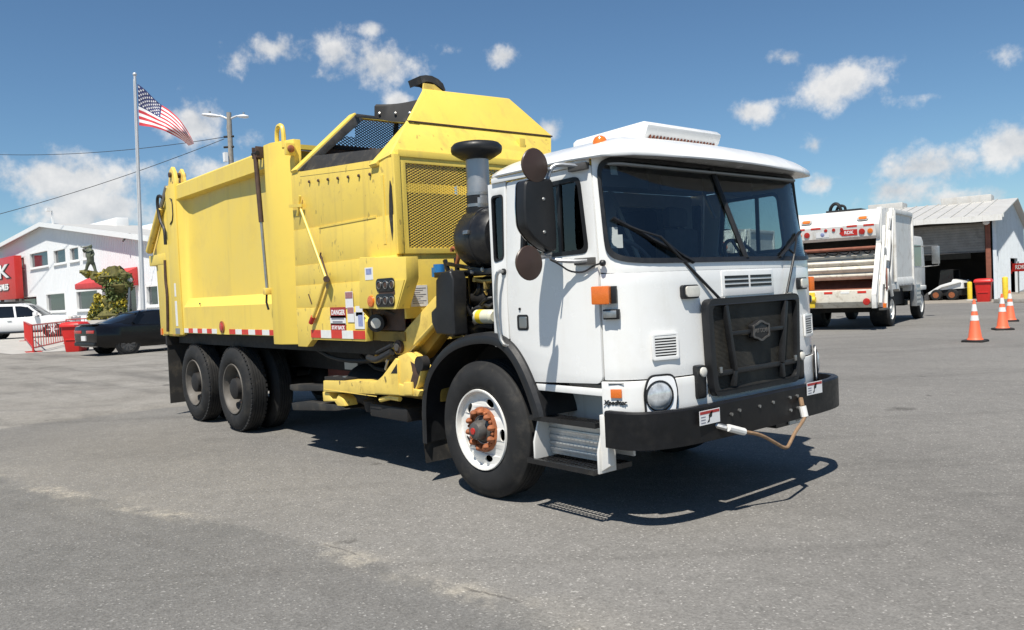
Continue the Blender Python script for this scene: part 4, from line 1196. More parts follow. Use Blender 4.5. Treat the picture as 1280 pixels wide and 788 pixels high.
# control box on the near side with six push buttons in two rows
cb = empty('control_box'); cb.parent = T
CP = lambda px, py: (on(px,py,'Y',-1.36).x, on(px,py,'Y',-1.36).z)
B().prism([CP(449,386),CP(497,386.5),CP(508,349),CP(507,321),CP(449,322)], 'Y', -1.36, -1.24).build('case', 'yellow_hopper', cb, bevel=.008)
B().prism([CP(471,386.5),CP(496,386.5),CP(506,350),CP(471,351)], 'Y', -1.366, -1.36).build('bevel_plate', 'yellow_paint', cb)
for row, py in enumerate((357,376)):
    a_, c_ = CP(471.5,py), CP(494.5,py)
    B().plate(rrect(a_[0],a_[1]-.055,c_[0],a_[1]+.055,.04), [], lambda u,v,w:(u,-1.366-w,v), .008).build('button_panel', 'lettering_black', cb, bevel=.003)
    for px in (476,484,492):
        p = CP(px,py); e = (Vector((1,0,0)),Vector((0,0,1)),Vector((0,-1,0)))
        B().lathe([(.034,.008),(.034,.017),(.030,.018),(.029,.009)], (p[0],-1.366,a_[1]), e, 16, cap=False).build('button_ring', 'steel', cb)
        B().lathe([(.022,.008),(.020,.016),(0,.018)], (p[0],-1.366,a_[1]), e, 14).build('button', 'rust_dark', cb)
p = on(484,366,'Y',-1.367); B().box((p.x-.13,-1.369,p.z-.018),(p.x+.12,-1.366,p.z+.018)).build('button_plate', 'rust_dark', cb)
p = on(464,377,'Y',-1.362); B().lathe([(.05,0),(.046,.014),(0,.02)], (p.x,-1.36,p.z), (Vector((1,0,0)),Vector((0,0,1)),Vector((0,-1,0))), 18).build('reflector', 'amber', cb)
p = on(461,342,'Y',-1.362); B().box((p.x-.065,-1.3625,p.z-.055),(p.x+.065,-1.36,p.z+.05)).build('decal', 'decal_white', cb)
B().box((p.x-.045,-1.3635,p.z-.01),(p.x+.045,-1.3625,p.z+.04)).build('decal_print', 'decal_blue', cb)
for z in (1.62,1.80): B().box((CP(449,350)[0]-.035,-1.30,z-.03),(CP(449,350)[0]-.002,-1.26,z+.03)).build('hinge', 'rust_dark', cb)
p = on(524,370,'X',-.948); s_ = B().box((-.9495,p.y-.085,p.z-.09),(-.946,p.y+.085,p.z+.09)).build('placard', 'decal_white', T)
for k in range(8): B().box((-.9458,p.y-.07,p.z+.062-.018*k),(-.945,p.y+.07-.03*((k*7)%3),p.z+.068-.018*k)).build('print_line', 'decal_print', s_)
B().box((-.95,p.y-.2,p.z-.05),(-.935,p.y-.17,p.z+.01)).build('latch', 'yellow_arm', T)
# warning decals on the lowest side sheet
def decal(px, py, w, h, m, y=-1.2735, txt=None, tm='lettering_white', size=.05, bold=.002):
    p = on(px, py, 'Y', y); d_ = B().box((p.x-w/2,y-.0015,p.z-h/2),(p.x+w/2,y,p.z+h/2)).build('decal', m, T)
    if txt:
        M = frame((p.x,y-.0018,p.z),(1,0,0),(0,0,1)); text(txt, size, M, tm, d_, 'lettering', .0006, bold)
    return d_, p
decal(422.5,391,.30,.10,'decal_red',txt='DANGER',size=.064,bold=.002)
d_, p = decal(422.5,400.5,.30,.085,'decal_white')
for k in range(2): B().box((p.x-.12+.02*k,-1.2765,p.z+.008-.03*k),(p.x+.12-.03*k,-1.275,p.z+.022-.03*k)).build('print_line', 'decal_print', d_)
decal(423,410,.29,.085,'decal_red',txt='STAY BACK',size=.047,bold=.0016)
d_, p = decal(438.5,393.5,.12,.14,'decal_white'); B().box((p.x-.055,-1.2765,p.z+.01),(p.x+.055,-1.275,p.z+.065)).build('print_block', 'decal_faded', d_)
d_, p = decal(449.5,401,.17,.15,'decal_white'); B().box((p.x-.02,-1.2765,p.z-.05),(p.x+.06,-1.275,p.z+.05)).build('print_block', 'decal_blue', d_)
decal(449,389,.12,.09,'decal_white')
d_, p = decal(436.5,375,.14,.15,'decal_white', y=-1.273); B().box((p.x-.065,-1.276,p.z+.012),(p.x+.065,-1.2745,p.z+.07)).build('print_block', 'decal_faded', d_)
# work lamp hanging under the control box
p = on(470.5,404,'Y',-1.27); lm = empty('work_lamp'); lm.parent = T
ax_ = Vector((.55,-.75,-.1)).normalized(); xx = ax_.orthogonal().normalized(); yy = ax_.cross(xx)
B().lathe([(.03,-.12),(.065,-.08),(.078,-.01),(.078,.012),(.066,.014)], p, (xx,yy,ax_), 20).build('shell', 'black_plastic', lm)
B().lathe([(.066,.008),(.04,.016),(0,.018)], p, (xx,yy,ax_), 20).build('lens', 'clear_lens', lm)
q = on(455,396,'Y',-1.16); B().box((q.x-.16,-1.20,q.z-.06),(q.x+.2,-1.12,q.z+.14)).build('valve_block', 'hub_grey', T, bevel=.02)
# shelf and bracket behind the lamp, below the control box
B().box((-1.46,-1.17,1.17),(-1.43,-.6,1.45)).build('hanger_plate', 'yellow_arm', T, bevel=.006)
B().box((-1.42,-1.00,1.175),(-.80,-.985,1.44)).build('hanger_plate', 'yellow_arm', T, bevel=.006)
B().box((-1.50,-1.12,1.160),(-.95,-.6,1.176)).build('hanger_shelf', 'yellow_arm', T)
p = on(505,397,'Y',-1.0); B().box((p.x-.13,-1.0025,p.z-.05),(p.x+.11,-1.0,p.z+.04)).build('decal', 'decal_red', T)
p = on(506,406,'Y',-1.0); B().box((p.x-.10,-1.0025,p.z-.02),(p.x+.10,-1.0,p.z+.02)).build('decal', 'lettering_black', T)
B().tube([on(478,386,'Y',-1.2),on(492,392,'Y',-1.18),on(505,394,'Y',-1.16),on(516,388,'Y',-1.12)], .012, 6, 2).build('hose', 'hose', T)

# linkage on the hopper side: two thin rods and a red-tipped handle
lk = empty('hopper_lever'); lk.parent = T
P = lambda px, py, y=-1.30: on(px, py, 'Y', y)
B().tube([P(376,262),P(407,347)], .013, 8).build('rod', 'yellow_paint', lk)
B().tube([P(407,350),P(396,385),P(391,398)], .018, 8).build('lever', 'yellow_arm', lk)
B().tube([P(391.5,396),P(388.5,404)], .024, 8).build('grip', 'red_paint', lk)
B().cyl(P(408,349,-1.25),P(408,349,-1.34),.03,12).build('pivot', 'rust_dark', lk)
B().tube([P(372,270,-1.28),P(375,245,-1.28)], .014, 8).build('rod', 'yellow_paint', lk)
B().bar(P(362,258,-1.285),P(378,257,-1.285),.02,.03).build('bracket', 'yellow_paint', lk)
B().tube([P(399,328,-1.28),P(401,316,-1.28)], .008, 6).build('pin', 'rust_dark', lk)
B().tube([P(401,320,-1.28),P(409,346,-1.28)], .009, 6).build('pin', 'rust_dark', lk)
B().bar(P(386,368,-1.265),P(390,380,-1.265),.012,.012).build('latch', 'rust_dark', lk)

# ---- hopper hood: slanted opening, mesh on the far slope, deflector plate in front
hd = empty('hopper_hood'); hd.parent = T
def slab(pts, n, t, nm, m, bev=.004, par=None):
    n = Vector(n).normalized()*t
    b = B(); A = [b.v(p) for p in pts]; C = [b.v(Vector(p)+n) for p in pts]; k = len(pts)
    b.bm.faces.new(A); b.bm.faces.new(C[::-1])
    for i in range(k): b.bm.faces.new((A[i],C[i],C[(i+1)%k],A[(i+1)%k]))
    return b.build(nm, m, par or hd, bevel=bev)
# slanted frame beams front and rear of the opening (45 degrees inwards)
rb0, rb1 = Vector((-2.76,-1.26,2.84)), Vector((-2.76,-.56,3.475))
fb0, fb1 = Vector((-1.22,-1.275,2.675)), Vector((-1.22,-.88,3.075))
b = B(); b.bar(rb0, rb1, .13, .035, up=(0,-.67,.74)); b.build('opening_beam', 'yellow_paint', hd, bevel=.006)
slab([rb0+Vector((.065,.0,.0)),rb1+Vector((.065,0,0)),rb1+Vector((.065,.07,-.06)),rb0+Vector((.065,.08,-.01))], (1,0,0), .02, 'beam_web', 'hub_grey')  # grey colour stands in for the beam's shaded side
b = B(); b.bar(fb0, fb1, .12, .035, up=(0,-.72,.70)); b.build('opening_beam', 'yellow_paint', hd, bevel=.006)
# black rubber curtain along the lower edge of the opening and studs beneath it
slab([(-2.66,-1.252,2.775),(-1.27,-1.252,2.665),(-1.27,-1.16,2.84),(-2.60,-1.14,2.98)], (0,1,0), .02, 'rubber_curtain', 'rubber_flap')
for k in range(7):
    x = -2.45+.19*k; z = 2.70-.075*(x+2.45)
    B().lathe([(.016,0),(.012,.012)], (x,-1.2565,z), (Vector((1,0,0)),Vector((0,0,1)),Vector((0,-1,0))), 8).build('stud', 'rust_dark', hp_)
# front of the hood: lower band leaning back, upper deflector plate
l0, l1 = Vector((-.965,-1.255,2.735)), Vector((-1.17,-.935,3.075))
r0, r1 = Vector((-.965,.90,2.735)), Vector((-1.17,.70,3.085))
r0 = on(689,193,'X',-.99); r1 = on(689,171,'X',-1.17)
slab([(-.965,-1.255,2.735),(-.965,.75,2.735),r0,r1,l1], (-.9,0,.4), .03, 'hood_band', 'yellow_hopper')
t0 = on(531,112,'X',-1.36); t1 = on(637,124,'X',-1.36)
slab([l1+Vector((.012,0,.004)),r1+Vector((.012,0,.004)),t1,t0], (-.9,0,.4), .03, 'deflector_plate', 'yellow_paint')
B().bar(l1+Vector((.01,0,0)), r1+Vector((.01,0,0)), .02, .012).build('deflector_hinge', 'rust_dark', hd)
for px in (649,): 
    p = on(px,178,'X',-1.08); B().box((p.x,p.y-.035,p.z-.12),(p.x+.05,p.y+.035,p.z+.03)).build('deflector_stop', 'yellow_paint', hd, bevel=.005)
B().box((-.975,-1.21,2.715),(-.925,1.2,2.775)).build('hood_rail', 'yellow_paint', hd, bevel=.006)
# near slope beside the deflector, roof strip and far slope of the hood
slab([(-.965,-1.255,2.735),tuple(l1),(-1.24,-.90,3.07),(-1.24,-1.262,2.70)], (0,.6,-.7), .02, 'hood_slope', 'yellow_hopper')
slab([(-2.76,-.56,3.475),(-2.76,.55,3.475),(-2.70,.55,3.475),(-2.70,-.56,3.475)], (0,0,-1), .04, 'top_rail', 'yellow_hopper')
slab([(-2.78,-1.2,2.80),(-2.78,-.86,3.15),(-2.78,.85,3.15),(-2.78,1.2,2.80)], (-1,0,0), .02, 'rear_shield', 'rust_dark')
b = B(); screen(b, (-2.79,-.53,3.10), (0,1,0), (0,0,1), 1.10, .36, 24, 13, .0075, .008); screen(b, (-2.79,-.78,3.10), (0,1,0), (0,0,1), .25, .15, 5, 5, .0075, .008)
stuff(b.build('rear_mesh', 'chassis_black', hd))
b = B(); b.bar((-2.78,-.05,3.0),(-2.78,-.02,3.46),.05,.03); b.build('mesh_bar', 'chassis_black', hd)
b = B(); b.bar((-2.79,-.80,3.12),(-2.79,.60,3.12),.04,.03); b.build('mesh_bar', 'chassis_black', hd)
b = B(); screen(b, (-2.74,.95,2.80), (1,0,-.06), (0,-.35,.62), 1.0, .73, 28, 30, .006, .008)
stuff(b.build('far_mesh', 'chassis_black', hd))
b = B()
for x in (-2.72,-1.75): b.bar((x,.96,2.78),(x,.55,3.46),.05,.03)
b.bar((-2.74,.97,2.80),(-1.75,.97,2.75),.06,.04)
b.build('mesh_frame', 'chassis_black', hd)
slab([(-2.84,1.20,2.83),(-.96,1.20,2.72),(-1.1,.97,2.74),(-2.78,.97,2.82)], (0,0,-1), .02, 'far_ledge', 'yellow_shaded')
# rubber deflector flaps along the top
def flap(c0, c1, c2, c3, t=(0,.02,.02), nm='rubber_flap'):
    n_ = 8; A = []; C = []
    for i in range(n_+1):
        s = i/n_; sag = .025*math.sin(math.pi*s)
        lo = Vector(c0).lerp(Vector(c1),s)-Vector((0,0,sag)); hi = Vector(c3).lerp(Vector(c2),s)-Vector((0,0,sag*.6))
        A.append(lo); C.append(hi)
    tv = Vector(t); b = B()
    b.grid([A,C,[p+tv for p in C],[p+tv for p in A],A]); 
    b.poly([A[0],C[0],C[0]+tv,A[0]+tv]); b.poly([A[-1],C[-1],C[-1]+tv,A[-1]+tv])
    return b.build(nm, 'rubber_flap', hd)
f0, f1, f2, f3 = on(468,147,'X',-1.75), on(516,151,'X',-1.35), on(521,127,'X',-1.35), on(468,133,'X',-1.75)
flap(f0, f1, f2, f3)
for s in (.15,.55,.9):
    p = f0.lerp(f1,s).lerp(f3.lerp(f2,s),.45)-Vector((0,.012,.012)); B().lathe([(.018,0),(.010,.01)], p, (Vector((1,0,0)),Vector((0,0,1)),Vector((0,-1,0))), 8).build('flap_bolt', 'steel', hd)
slab([tuple(rb1),tuple(rb1+Vector((.08,0,0))),tuple(f1+Vector((0,.03,.0))),tuple(f0+Vector((0,.03,.01)))], (0,0,-1), .025, 'flap_rail', 'chassis_black')
g0, g1, g2, g3 = on(526,112,'X',-1.40), on(557,114,'X',-1.40), on(556,104,'X',-1.42), on(525,95,'X',-1.42)
b = B()
arc = [on(px,py,'X',-1.42) for px,py in ((525,95),(532,94),(540,95),(548,99),(554,105),(557,113))]
low = [on(px,py,'X',-1.40) for px,py in ((528,104),(533,102),(540,103),(547,107),(552,111),(556,114))]
tv = Vector((-.28,.05,.02))
b.grid([low,arc,[p+tv for p in arc],[p+tv for p in low],low]); b.poly([low[0],arc[0],arc[0]+tv,low[0]+tv])
b.build('rubber_crest', 'rubber_flap', hd)
b = B(); b.prism([(on(529,113,'X',-1.38).y,on(529,113,'X',-1.38).z),(on(530,104,'X',-1.38).y,on(530,104,'X',-1.38).z),(on(543,106,'X',-1.38).y,on(543,106,'X',-1.38).z),(on(553,114,'X',-1.38).y,on(553,114,'X',-1.38).z)], 'X', -1.40, -1.38)
b.build('crest_bracket', 'yellow_arm', hd)
# body front wall lamp and top lip seen behind the opening
B().box((-3.35,-1.2,3.175),(-3.28,1.2,3.225)).build('top_lip', 'yellow_paint', body)

# ---- loading arm, folded against the truck
ar = empty('loading_arm'); ar.parent = T
AY = -1.22
def ap(px, py, y=AY): return on(px, py, 'Y', y)
def side_poly(nm, pix, y0, y1, m='yellow_arm', bev=.008):
    pts = [(ap(px,py,y1).x, ap(px,py,y1).z) for px, py in pix]
    return B().prism(pts, 'Y', y0, y1).build(nm, m, ar, bevel=bev)
side_poly('lower_beam', ((404,476),(475,477),(482,473),(487,476),(525,489),(522,496),(404,490)), -1.08, -1.26)
B().box((ap(404,476,-1.26).x,-1.262,ap(404,484,-1.26).z-.025),(ap(470,478,-1.26).x,-1.26,ap(404,484,-1.26).z-.018)).build('beam_weld', 'yellow_arm', ar)
side_poly('gusset', ((468,479),(478,470),(494,448),(497,450),(497,470),(499,494),(468,492)), -1.20, -1.265)
side_poly('upright', ((497,446),(508,441),(518,452),(527,464),(523,480),(517,495),(498,494)), -1.12, -1.25)
side_poly('gusset_shade_plate', ((488.5,467),(496,455),(496.3,467)), -1.26, -1.267, 'chassis_black', 0)  # black plate on the surface, painted stand-in for a shaded hole
side_poly('grease_patch', ((513,452),(519,456),(525,465),(521,480),(516,492),(513,478),(516,466)), -1.249, -1.2525, 'rust_dark', 0)
side_poly('upright_cap', ((504,478),(514,478),(515,494),(504,494)), -1.25, -1.275)
side_poly('boom', ((487,437),(493,428),(543,371),(556,362),(560,378),(551,391),(507,444),(495,443)), -1.06, -1.18)
side_poly('boom_shelf', ((505,441),(516,433),(548,398),(556,398),(556,412),(529,448),(520,452)), -.97, -1.08, 'yellow_shaded')  # shaded face of the shelf painted as a darker yellow
B().tube([ap(520,430,-1.16),ap(552,395,-1.16)], .022, 10).build('boom_cylinder', 'yellow_arm', ar)
B().tube([ap(511,442,-1.16),ap(521,429,-1.16)], .014, 10).build('cylinder_rod', 'steel', ar)
pv = ap(497,434,-1.21)
B().cyl((pv.x,-1.17,pv.z),(pv.x,-1.21,pv.z),.058,18).build('pivot_pin', 'rust_dark', ar)
B().cyl((pv.x,-1.21,pv.z),(pv.x,-1.225,pv.z),.034,16).build('pivot_cap', 'hub_grey', ar)
pv = ap(523.5,455,-1.27)
B().cyl((pv.x,-1.20,pv.z),(pv.x,-1.27,pv.z),.062,18).build('pivot_pin', 'chassis_black', ar)
B().tube([ap(461,447,-1.2),ap(470,451,-1.24),ap(480,446,-1.25),ap(490,440,-1.24)], .030, 10, 2).build('hose', 'hose', ar)
B().tube([ap(472,441,-1.2),ap(480,437,-1.24),ap(490,432,-1.24)], .02, 8, 2).build('hose', 'hose', ar)
B().tube([ap(483,452,-1.2),ap(486,446,-1.24),ap(482,462,-1.22)], .012, 8, 1).build('hose_fitting', 'steel', ar)
side_poly('fork', ((362,481),(404,482),(404,489),(366,489),(362,487)), -1.02, -1.20, 'rubber_flap')
side_poly('fork', ((364,504),(380,502),(425,507),(432,512),(420,514),(366,513)), -1.02, -1.24, 'rubber_flap')
side_poly('grabber_bracket', ((403,490),(411,491),(414,499),(420,499),(423,493),(429,500),(431,508),(422,508),(418,502),(404,502)), -1.10, -1.24)
for px in (413,425): B().cyl((ap(px,476).x,-1.16,ap(px,476).z-.02),(ap(px,476).x,-1.16,ap(px,471).z),.028,10).build('bolt', 'steel', ar)
B().box((ap(408,476).x,-1.24,ap(408,476).z),(ap(433,476).x,-1.10,ap(433,474).z+.005)).build('valve_plate', 'chassis_black', ar, bevel=.006)
b = B(); b.lathe([(.0,0),(.10,.0),(.12,.10),(.06,.14),(0,.14)], (-1.75,-1.05,.50), 'Z', 18); b.build('slide_roller', 'chassis_black', ar)
B().box((-1.62,-1.2,.48),(-1.0,-.6,.60)).build('slide_base', 'chassis_black', ar, bevel=.02)
B().tube([ap(476,500),ap(488,497),ap(500,499)], .022, 8).build('slide_link', 'yellow_arm', ar)
B().box((-1.6,-1.05,.66),(-.7,.9,.78)).build('slide_beam', 'yellow_shaded', ar, bevel=.01)
B().prism([(ap(471,428,-1.0).x,ap(471,428,-1.0).z),(ap(480,418,-1.0).x,ap(480,418,-1.0).z),(ap(497,418,-1.0).x,ap(497,418,-1.0).z),(ap(488,432,-1.0).x,ap(488,436,-1.0).z),(ap(468,446,-1.0).x,ap(468,446,-1.0).z)], 'Y', -.97, -1.0).build('mount_plate', 'yellow_shaded', ar)

# ---- air cleaner behind the cab: rain cap, bright stack, black canister
ai = empty('air_cleaner'); ai.parent = T
c0 = on(595.5,187,'Y',-.92); AXX, AYY = c0.x, -.92
zc = c0.z
B().lathe([(.085,-.085),(.115,-.080),(.155,-.058),(.197,-.030),(.204,-.005),(.202,.018),(.180,.042),(.10,.058),(0,.062)], (AXX,AYY,zc), 'Z', 36).build('rain_cap', 'black_plastic', ai, ang=45)
zt = on(600,262,'Y',AYY).z
lean = on(603,258,'Y',AYY).x-on(598,195,'Y',AYY).x
B().cyl((AXX+.005,AYY,zt-.02),(AXX,AYY,zc-.05),.092,28).build('stack', 'galvanized', ai)
for z in (zt+.12,zt+.03): B().cyl((AXX,AYY,z-.012),(AXX,AYY,z+.012),.098,28).build('band', 'steel', ai)
B().cyl((AXX,AYY,zt),(AXX,AYY,zt+.11),.095,28).build('sleeve', 'black_plastic', ai)
zc2 = on(600,300,'Y',-.92).z
B().tube([(AXX,AYY,zt+.01),(AXX+.0,AYY,zt-.06),(AXX+.05,AYY,zc2+.10)], .105, 20, 1).build('elbow', 'black_plastic', ai)
x0_ = on(571,300,'Y',-.92).x+.20
B().lathe([(.0,-.01),(.14,.0),(.205,.03),(.235,.09),(.238,.24),(.246,.245),(.246,.27),(.238,.275),(.238,.36),(.20,.42),(.12,.44),(0,.44)], (x0_,-.92,zc2), 'X', 36).build('canister', 'black_paint', ai, ang=40)
for a in (20,140,260): 
    M = Matrix.Translation((x0_+.255,-.92,zc2)) @ Matrix.Rotation(R(a+180),4,'X'); B(M).box((-.03,-.015,.238),(.03,.015,.262)).build('clip', 'steel', ai, bevel=.003)
B().box((-.72,-1.05,zc2-.28),(.18,-.75,zc2-.235)).build('shelf', 'black_paint', ai, bevel=.006)
for px, py in ((590,340),(603,337)):
    p = on(px,py,'Y',-1.052); B().lathe([(.02,0),(.014,.012)], (p.x,-1.05,p.z), (Vector((1,0,0)),Vector((0,0,1)),Vector((0,-1,0))), 8).build('bolt', 'steel', ai)

# ---- engine bay between cab and hopper
eb = empty('coolant_tank'); eb.parent = T
def ep(px, py, y=-1.21): return on(px, py, 'Y', y)
pts = [(ep(px,py).x, ep(px,py).z) for px, py in ((544,350),(551,340),(562,338),(566,350),(566,385),(568,420),(545,418),(539,404),(538,390),(544,384))]
B().prism(pts, 'Y', -1.21, -1.07).build('tank', 'black_plastic', eb, bevel=.022, seg=3)
p = ep(546,339,-.95); B().cyl((p.x,-.95,p.z-.05),(p.x,-.95,p.z+.03),.045,16).build('cap', 'blue_cap', eb)
p = ep(549,335,-.95); B().cyl((p.x,-.95,p.z-.04),(p.x,-.95,p.z+.03),.05,16).build('cap', 'blue_cap', eb)
pts = [(ep(px,py,-1.02).x, ep(px,py,-1.02).z) for px, py in ((543,413),(568,414),(567,421),(546,421))]
B().prism(pts, 'Y', -1.02, -.70).build('tray', 'black_paint', eb, bevel=.006)
fm = empty('engine_frame'); fm.parent = T
def bar2(a, c, w=.03, y=-1.0, m='black_paint', nm='strut'): B().bar(ep(*a,y), ep(*c,y), w, w).build(nm, m, fm, bevel=.004)
bar2((556,325),(585,420)); bar2((570,322),(580,420)); bar2((560,330),(604,338)); bar2((575,345),(545,420),.02); bar2((566,352),(590,395),.02,-1.06)
bar2((588,335),(592,420),.035,-.9); bar2((566,415),(610,415),.05,-.9)
B().tube([ep(577,368,-1.08),ep(581,383,-1.08)], .009, 6).build('yellow_wire', 'yellow_arm', fm)
B().tube([ep(571,330,-1.0),ep(574,318,-1.0),ep(570,310,-1.0),ep(565,311,-1.0),ep(565,315,-1.0)], .018, 8, 2).build('lifting_hook', 'rust_orange', fm)
B().tube([ep(561,345,-1.09),ep(563,340,-1.09),ep(565,337,-1.09)], .012, 6).build('dipstick', 'steel', fm)
B().lathe([(.0,0),(.055,.01),(.055,.20),(.04,.22),(0,.22)], ep(596,396,-1.0), 'X', 18).build('fuel_filter', 'filter_can', fm)
B().lathe([(.056,.04),(.056,.10)], ep(596,396,-1.0), 'X', 18).build('filter_label', 'bollard_yellow', fm)
B().tube([ep(594,350,-1.0),ep(605,352,-1.0),ep(616,351,-1.0)], .016, 8).build('brass_fitting', 'brass', fm)
B().tube([ep(594,347.5,-1.0),ep(594,352.5,-1.0)], .022, 8).build('valve_knob', 'brass', fm)
B().box(tuple(ep(604,362,-1.03)), tuple(ep(613,352,-.97))).build('brass_valve', 'brass', fm, bevel=.01)
B().tube([ep(607,362,-1.0),ep(608,368,-1.0),ep(606,364,-1.02)], .010, 6).build('brass_loop', 'brass', fm)
B().lathe([(.045,0),(.045,.02),(.03,.03)], ep(578,387,-1.08), (Vector((1,0,0)),Vector((0,0,1)),Vector((0,-1,0))), 14).build('gauge', 'steel', fm)
for a, c, d in (((592,372),(600,362),(598,350)),((598,385),(606,374),(617,372)),((585,400),(590,388),(606,382)),((590,415),(600,405),(617,408)),((580,372),(586,384),(600,392)),((603,378),(610,384),(617,380))):
    B().tube([ep(*a,-.95),ep(*c,-1.0),ep(*d,-.95)], random.choice((.014,.02,.028)), 8, 2).build('hose', 'hose', fm)
for px, py, s in ((604,372,.07),(610,378,.05),(597,408,.08),(612,362,.06),(588,408,.06)):
    p = ep(px,py,-.92); B().lathe([(s*.6,-.1),(s,-.08),(s,.08),(s*.5,.1)], p, 'X', 14).build('pump', 'chassis_black', fm)
for px, py in ((574,403),(578,400),(563,388),(553,403),(579,408)):
    p = ep(px,py,-1.085); B().lathe([(.014,0),(.010,.012)], p, (Vector((1,0,0)),Vector((0,0,1)),Vector((0,-1,0))), 8).build('bolt', 'steel', fm)
B().box((-.62,-.70,1.2),(.2,.70,1.7)).build('engine_rear', 'chassis_black', fm, bevel=.08)
for k in range(6): B().box((-.60+.13*k,-.86,1.22),(-.53+.13*k,-.70,1.68)).build('engine_rib', 'chassis_black', fm, bevel=.02)
B().tube([(-.2,.8,1.3),(-.2,.85,2.0),(-.2,.85,3.0)], .07, 14).build('exhaust_stack', 'steel', T)

# ---- mirrors, both sides
for sg in (-1,):
    mi = empty('mirror'); mi.parent = T
    def mp_(px, py, x=.97):
        p = on(px, py, 'X', x); return Vector((p.x, p.y if sg<0 else -p.y, p.z))
    c = [mp_(*q) for q in ((650,226),(685,224),(688,250),(691,300),(690,317),(677,312),(662,300),(651,285),(649,260))]
    pts = rpoly([(q.y,q.z) for q in c], .04)
    B().prism(pts, 'X', .93, 1.02).build('housing', 'black_plastic', mi, bevel=.025, seg=3)
    B().prism(rpoly([(q.y*.985+(-.0225 if sg<0 else .0225),q.z) for q in c], .04), 'X', .924, .929).build('mirror_glass', 'chrome', mi)
    for q in ((673,250),(674,291)):
        p = mp_(*q); B().lathe([(.012,0),(.008,.006)], (1.02,p.y,p.z), 'X', 8).build('screw', 'steel', mi)
    for q, x in (((668,207),1.01),((661,329),1.03)):
        p = mp_(*q, x)
        B().lathe([(.0,-.05),(.06,-.045),(.092,-.025),(.108,-.002),(.110,.004),(.106,.010),(.09,.013),(.0,.022)][::-1], p, (Vector((0,1,0)),Vector((0,0,1)),Vector((1,0,-.12)).normalized()), 28).build('convex_mirror', 'brown_disc', mi)
    a0 = mp_(684,226); a1 = mp_(688,209); Yd = sg*1.17
    top = on(725,208,'Y',-1.19); top = Vector((top.x, sg*1.19, top.z)); bot = on(735,326,'Y',-1.19); bot = Vector((bot.x, sg*1.19, bot.z))
    B().tube([a0,a1+Vector((0,0,-.01)),a1+Vector((.02,-sg*.05,.02)),top], .014, 8, 1).build('arm', 'galvanized', mi)
    B().tube([mp_(686,318),mp_(690,325),bot+Vector((-.1,sg*.03,0)),bot], .014, 8, 1).build('arm', 'galvanized', mi)
    B().box((top.x-.10,min(sg*1.165,sg*1.205),top.z-.025),(top.x+.06,max(sg*1.165,sg*1.205),top.z+.02)).build('arm_bracket', 'hub_grey', mi, bevel=.006)
    B().box((bot.x-.12,min(sg*1.165,sg*1.20),bot.z-.025),(bot.x+.05,max(sg*1.165,sg*1.20),bot.z+.02)).build('arm_bracket', 'hub_grey', mi, bevel=.006)
    B().tube([mp_(668,209,.99),mp_(676,211,.99),a1+Vector((0,0,-.02))], .012, 8).build('disc_clamp', 'galvanized', mi)
    B().tube([mp_(664,328,1.01),mp_(676,322,.99),mp_(688,320,.98)], .012, 8).build('disc_clamp', 'galvanized', mi)
    B().cyl(mp_(679,320),mp_(687,316),.022,10).build('joint', 'steel', mi)
    cw = [Vector((q.x, q.y if sg<0 else -q.y, q.z)) for q in (on(688,325,'Y',-1.35),on(700,331,'Y',-1.24),on(712,340,'Y',-1.2),on(730,341,'Y',-1.19),on(742,332,'Y',-1.185),on(753,329,'Y',-1.18))]
    B().tube(cw, .006, 6, 2).build('cable', 'wire', mi)
    B().lathe([(.02,0),(.02,.02),(.01,.03)], (cw[-1].x,sg*1.168,cw[-1].z), (Vector((1,0,0)),Vector((0,0,1)),Vector((0,sg,0))), 12).build('cable_grommet', 'black_plastic', mi)

# ================================================================ left background
# ---- white office building
A5 = R(5.1); BP0 = Vector((-59.42,8.93,0)); BE = Vector((math.cos(A5),math.sin(A5),0)); BNn = Vector((math.sin(A5),-math.cos(A5),0))
def FW(px, py, off=0.0):
    p = on_wall(px, py, BP0+BNn*off, BNn); return ((p-BP0).dot(BE), p.z)
bd_ = empty('office_building', BP0, A5)
tag(bd_, 'white ribbed metal office building with two rows of windows and low gable', 'building')
pk = FW(58,281); le = FW(0,311); re_ = FW(190,298)
sl = (pk[1]-le[1])/(pk[0]-le[0]); sr = (re_[1]-pk[1])/(re_[0]-pk[0])
LX, RX = pk[0]-19, pk[0]+22
gable = [(LX,0),(RX,0),(RX,pk[1]+sr*(RX-pk[0])),(pk[0],pk[1]),(LX,pk[1]+sl*(LX-pk[0]))]
wins = []
for a, c, d, e in ((23.2,322.5,31.5,336.2),(37.5,317.5,61,332),(67,313.5,83,328),(87.2,310.5,99.2,325),(103.5,308,115,322),(25,372,47.5,391.5),(58,368,82.5,388.5),(95.5,364.5,123.5,386.5),(183,358,199,381.5)):
    s0, z1 = FW(a,c); s1, z0 = FW(d,e); wins.append((s0,z0,s1,z1))
ds0, dz1 = FW(158,358); ds1, _ = FW(172,388)
door_r = (ds0, .05, ds1, dz1)
holes = [[(s0,z0),(s0,z1),(s1,z1),(s1,z0)] for s0,z0,s1,z1 in wins+[door_r]]
B().plate(gable, holes, lambda u,v,w:(u,w,v), .18).build('front_wall', 'siding_white', bd_)
B().box((LX,.18,0),(LX+.15,32,gable[4][1])).build('side_wall', 'siding_white', bd_)
B().box((RX-.15,.18,0),(RX,32,gable[2][1])).build('side_wall', 'siding_white', bd_)
B().box((LX,32,0),(RX,32.15,gable[2][1])).build('rear_wall', 'siding_white', bd_)
b = B(); x = LX+.15
def inside(x, z0, z1):
    return any(s0-.12 < x < s1+.12 and z0 < d_ and z1 > c_ for s0,c_,s1,d_ in wins+[door_r])
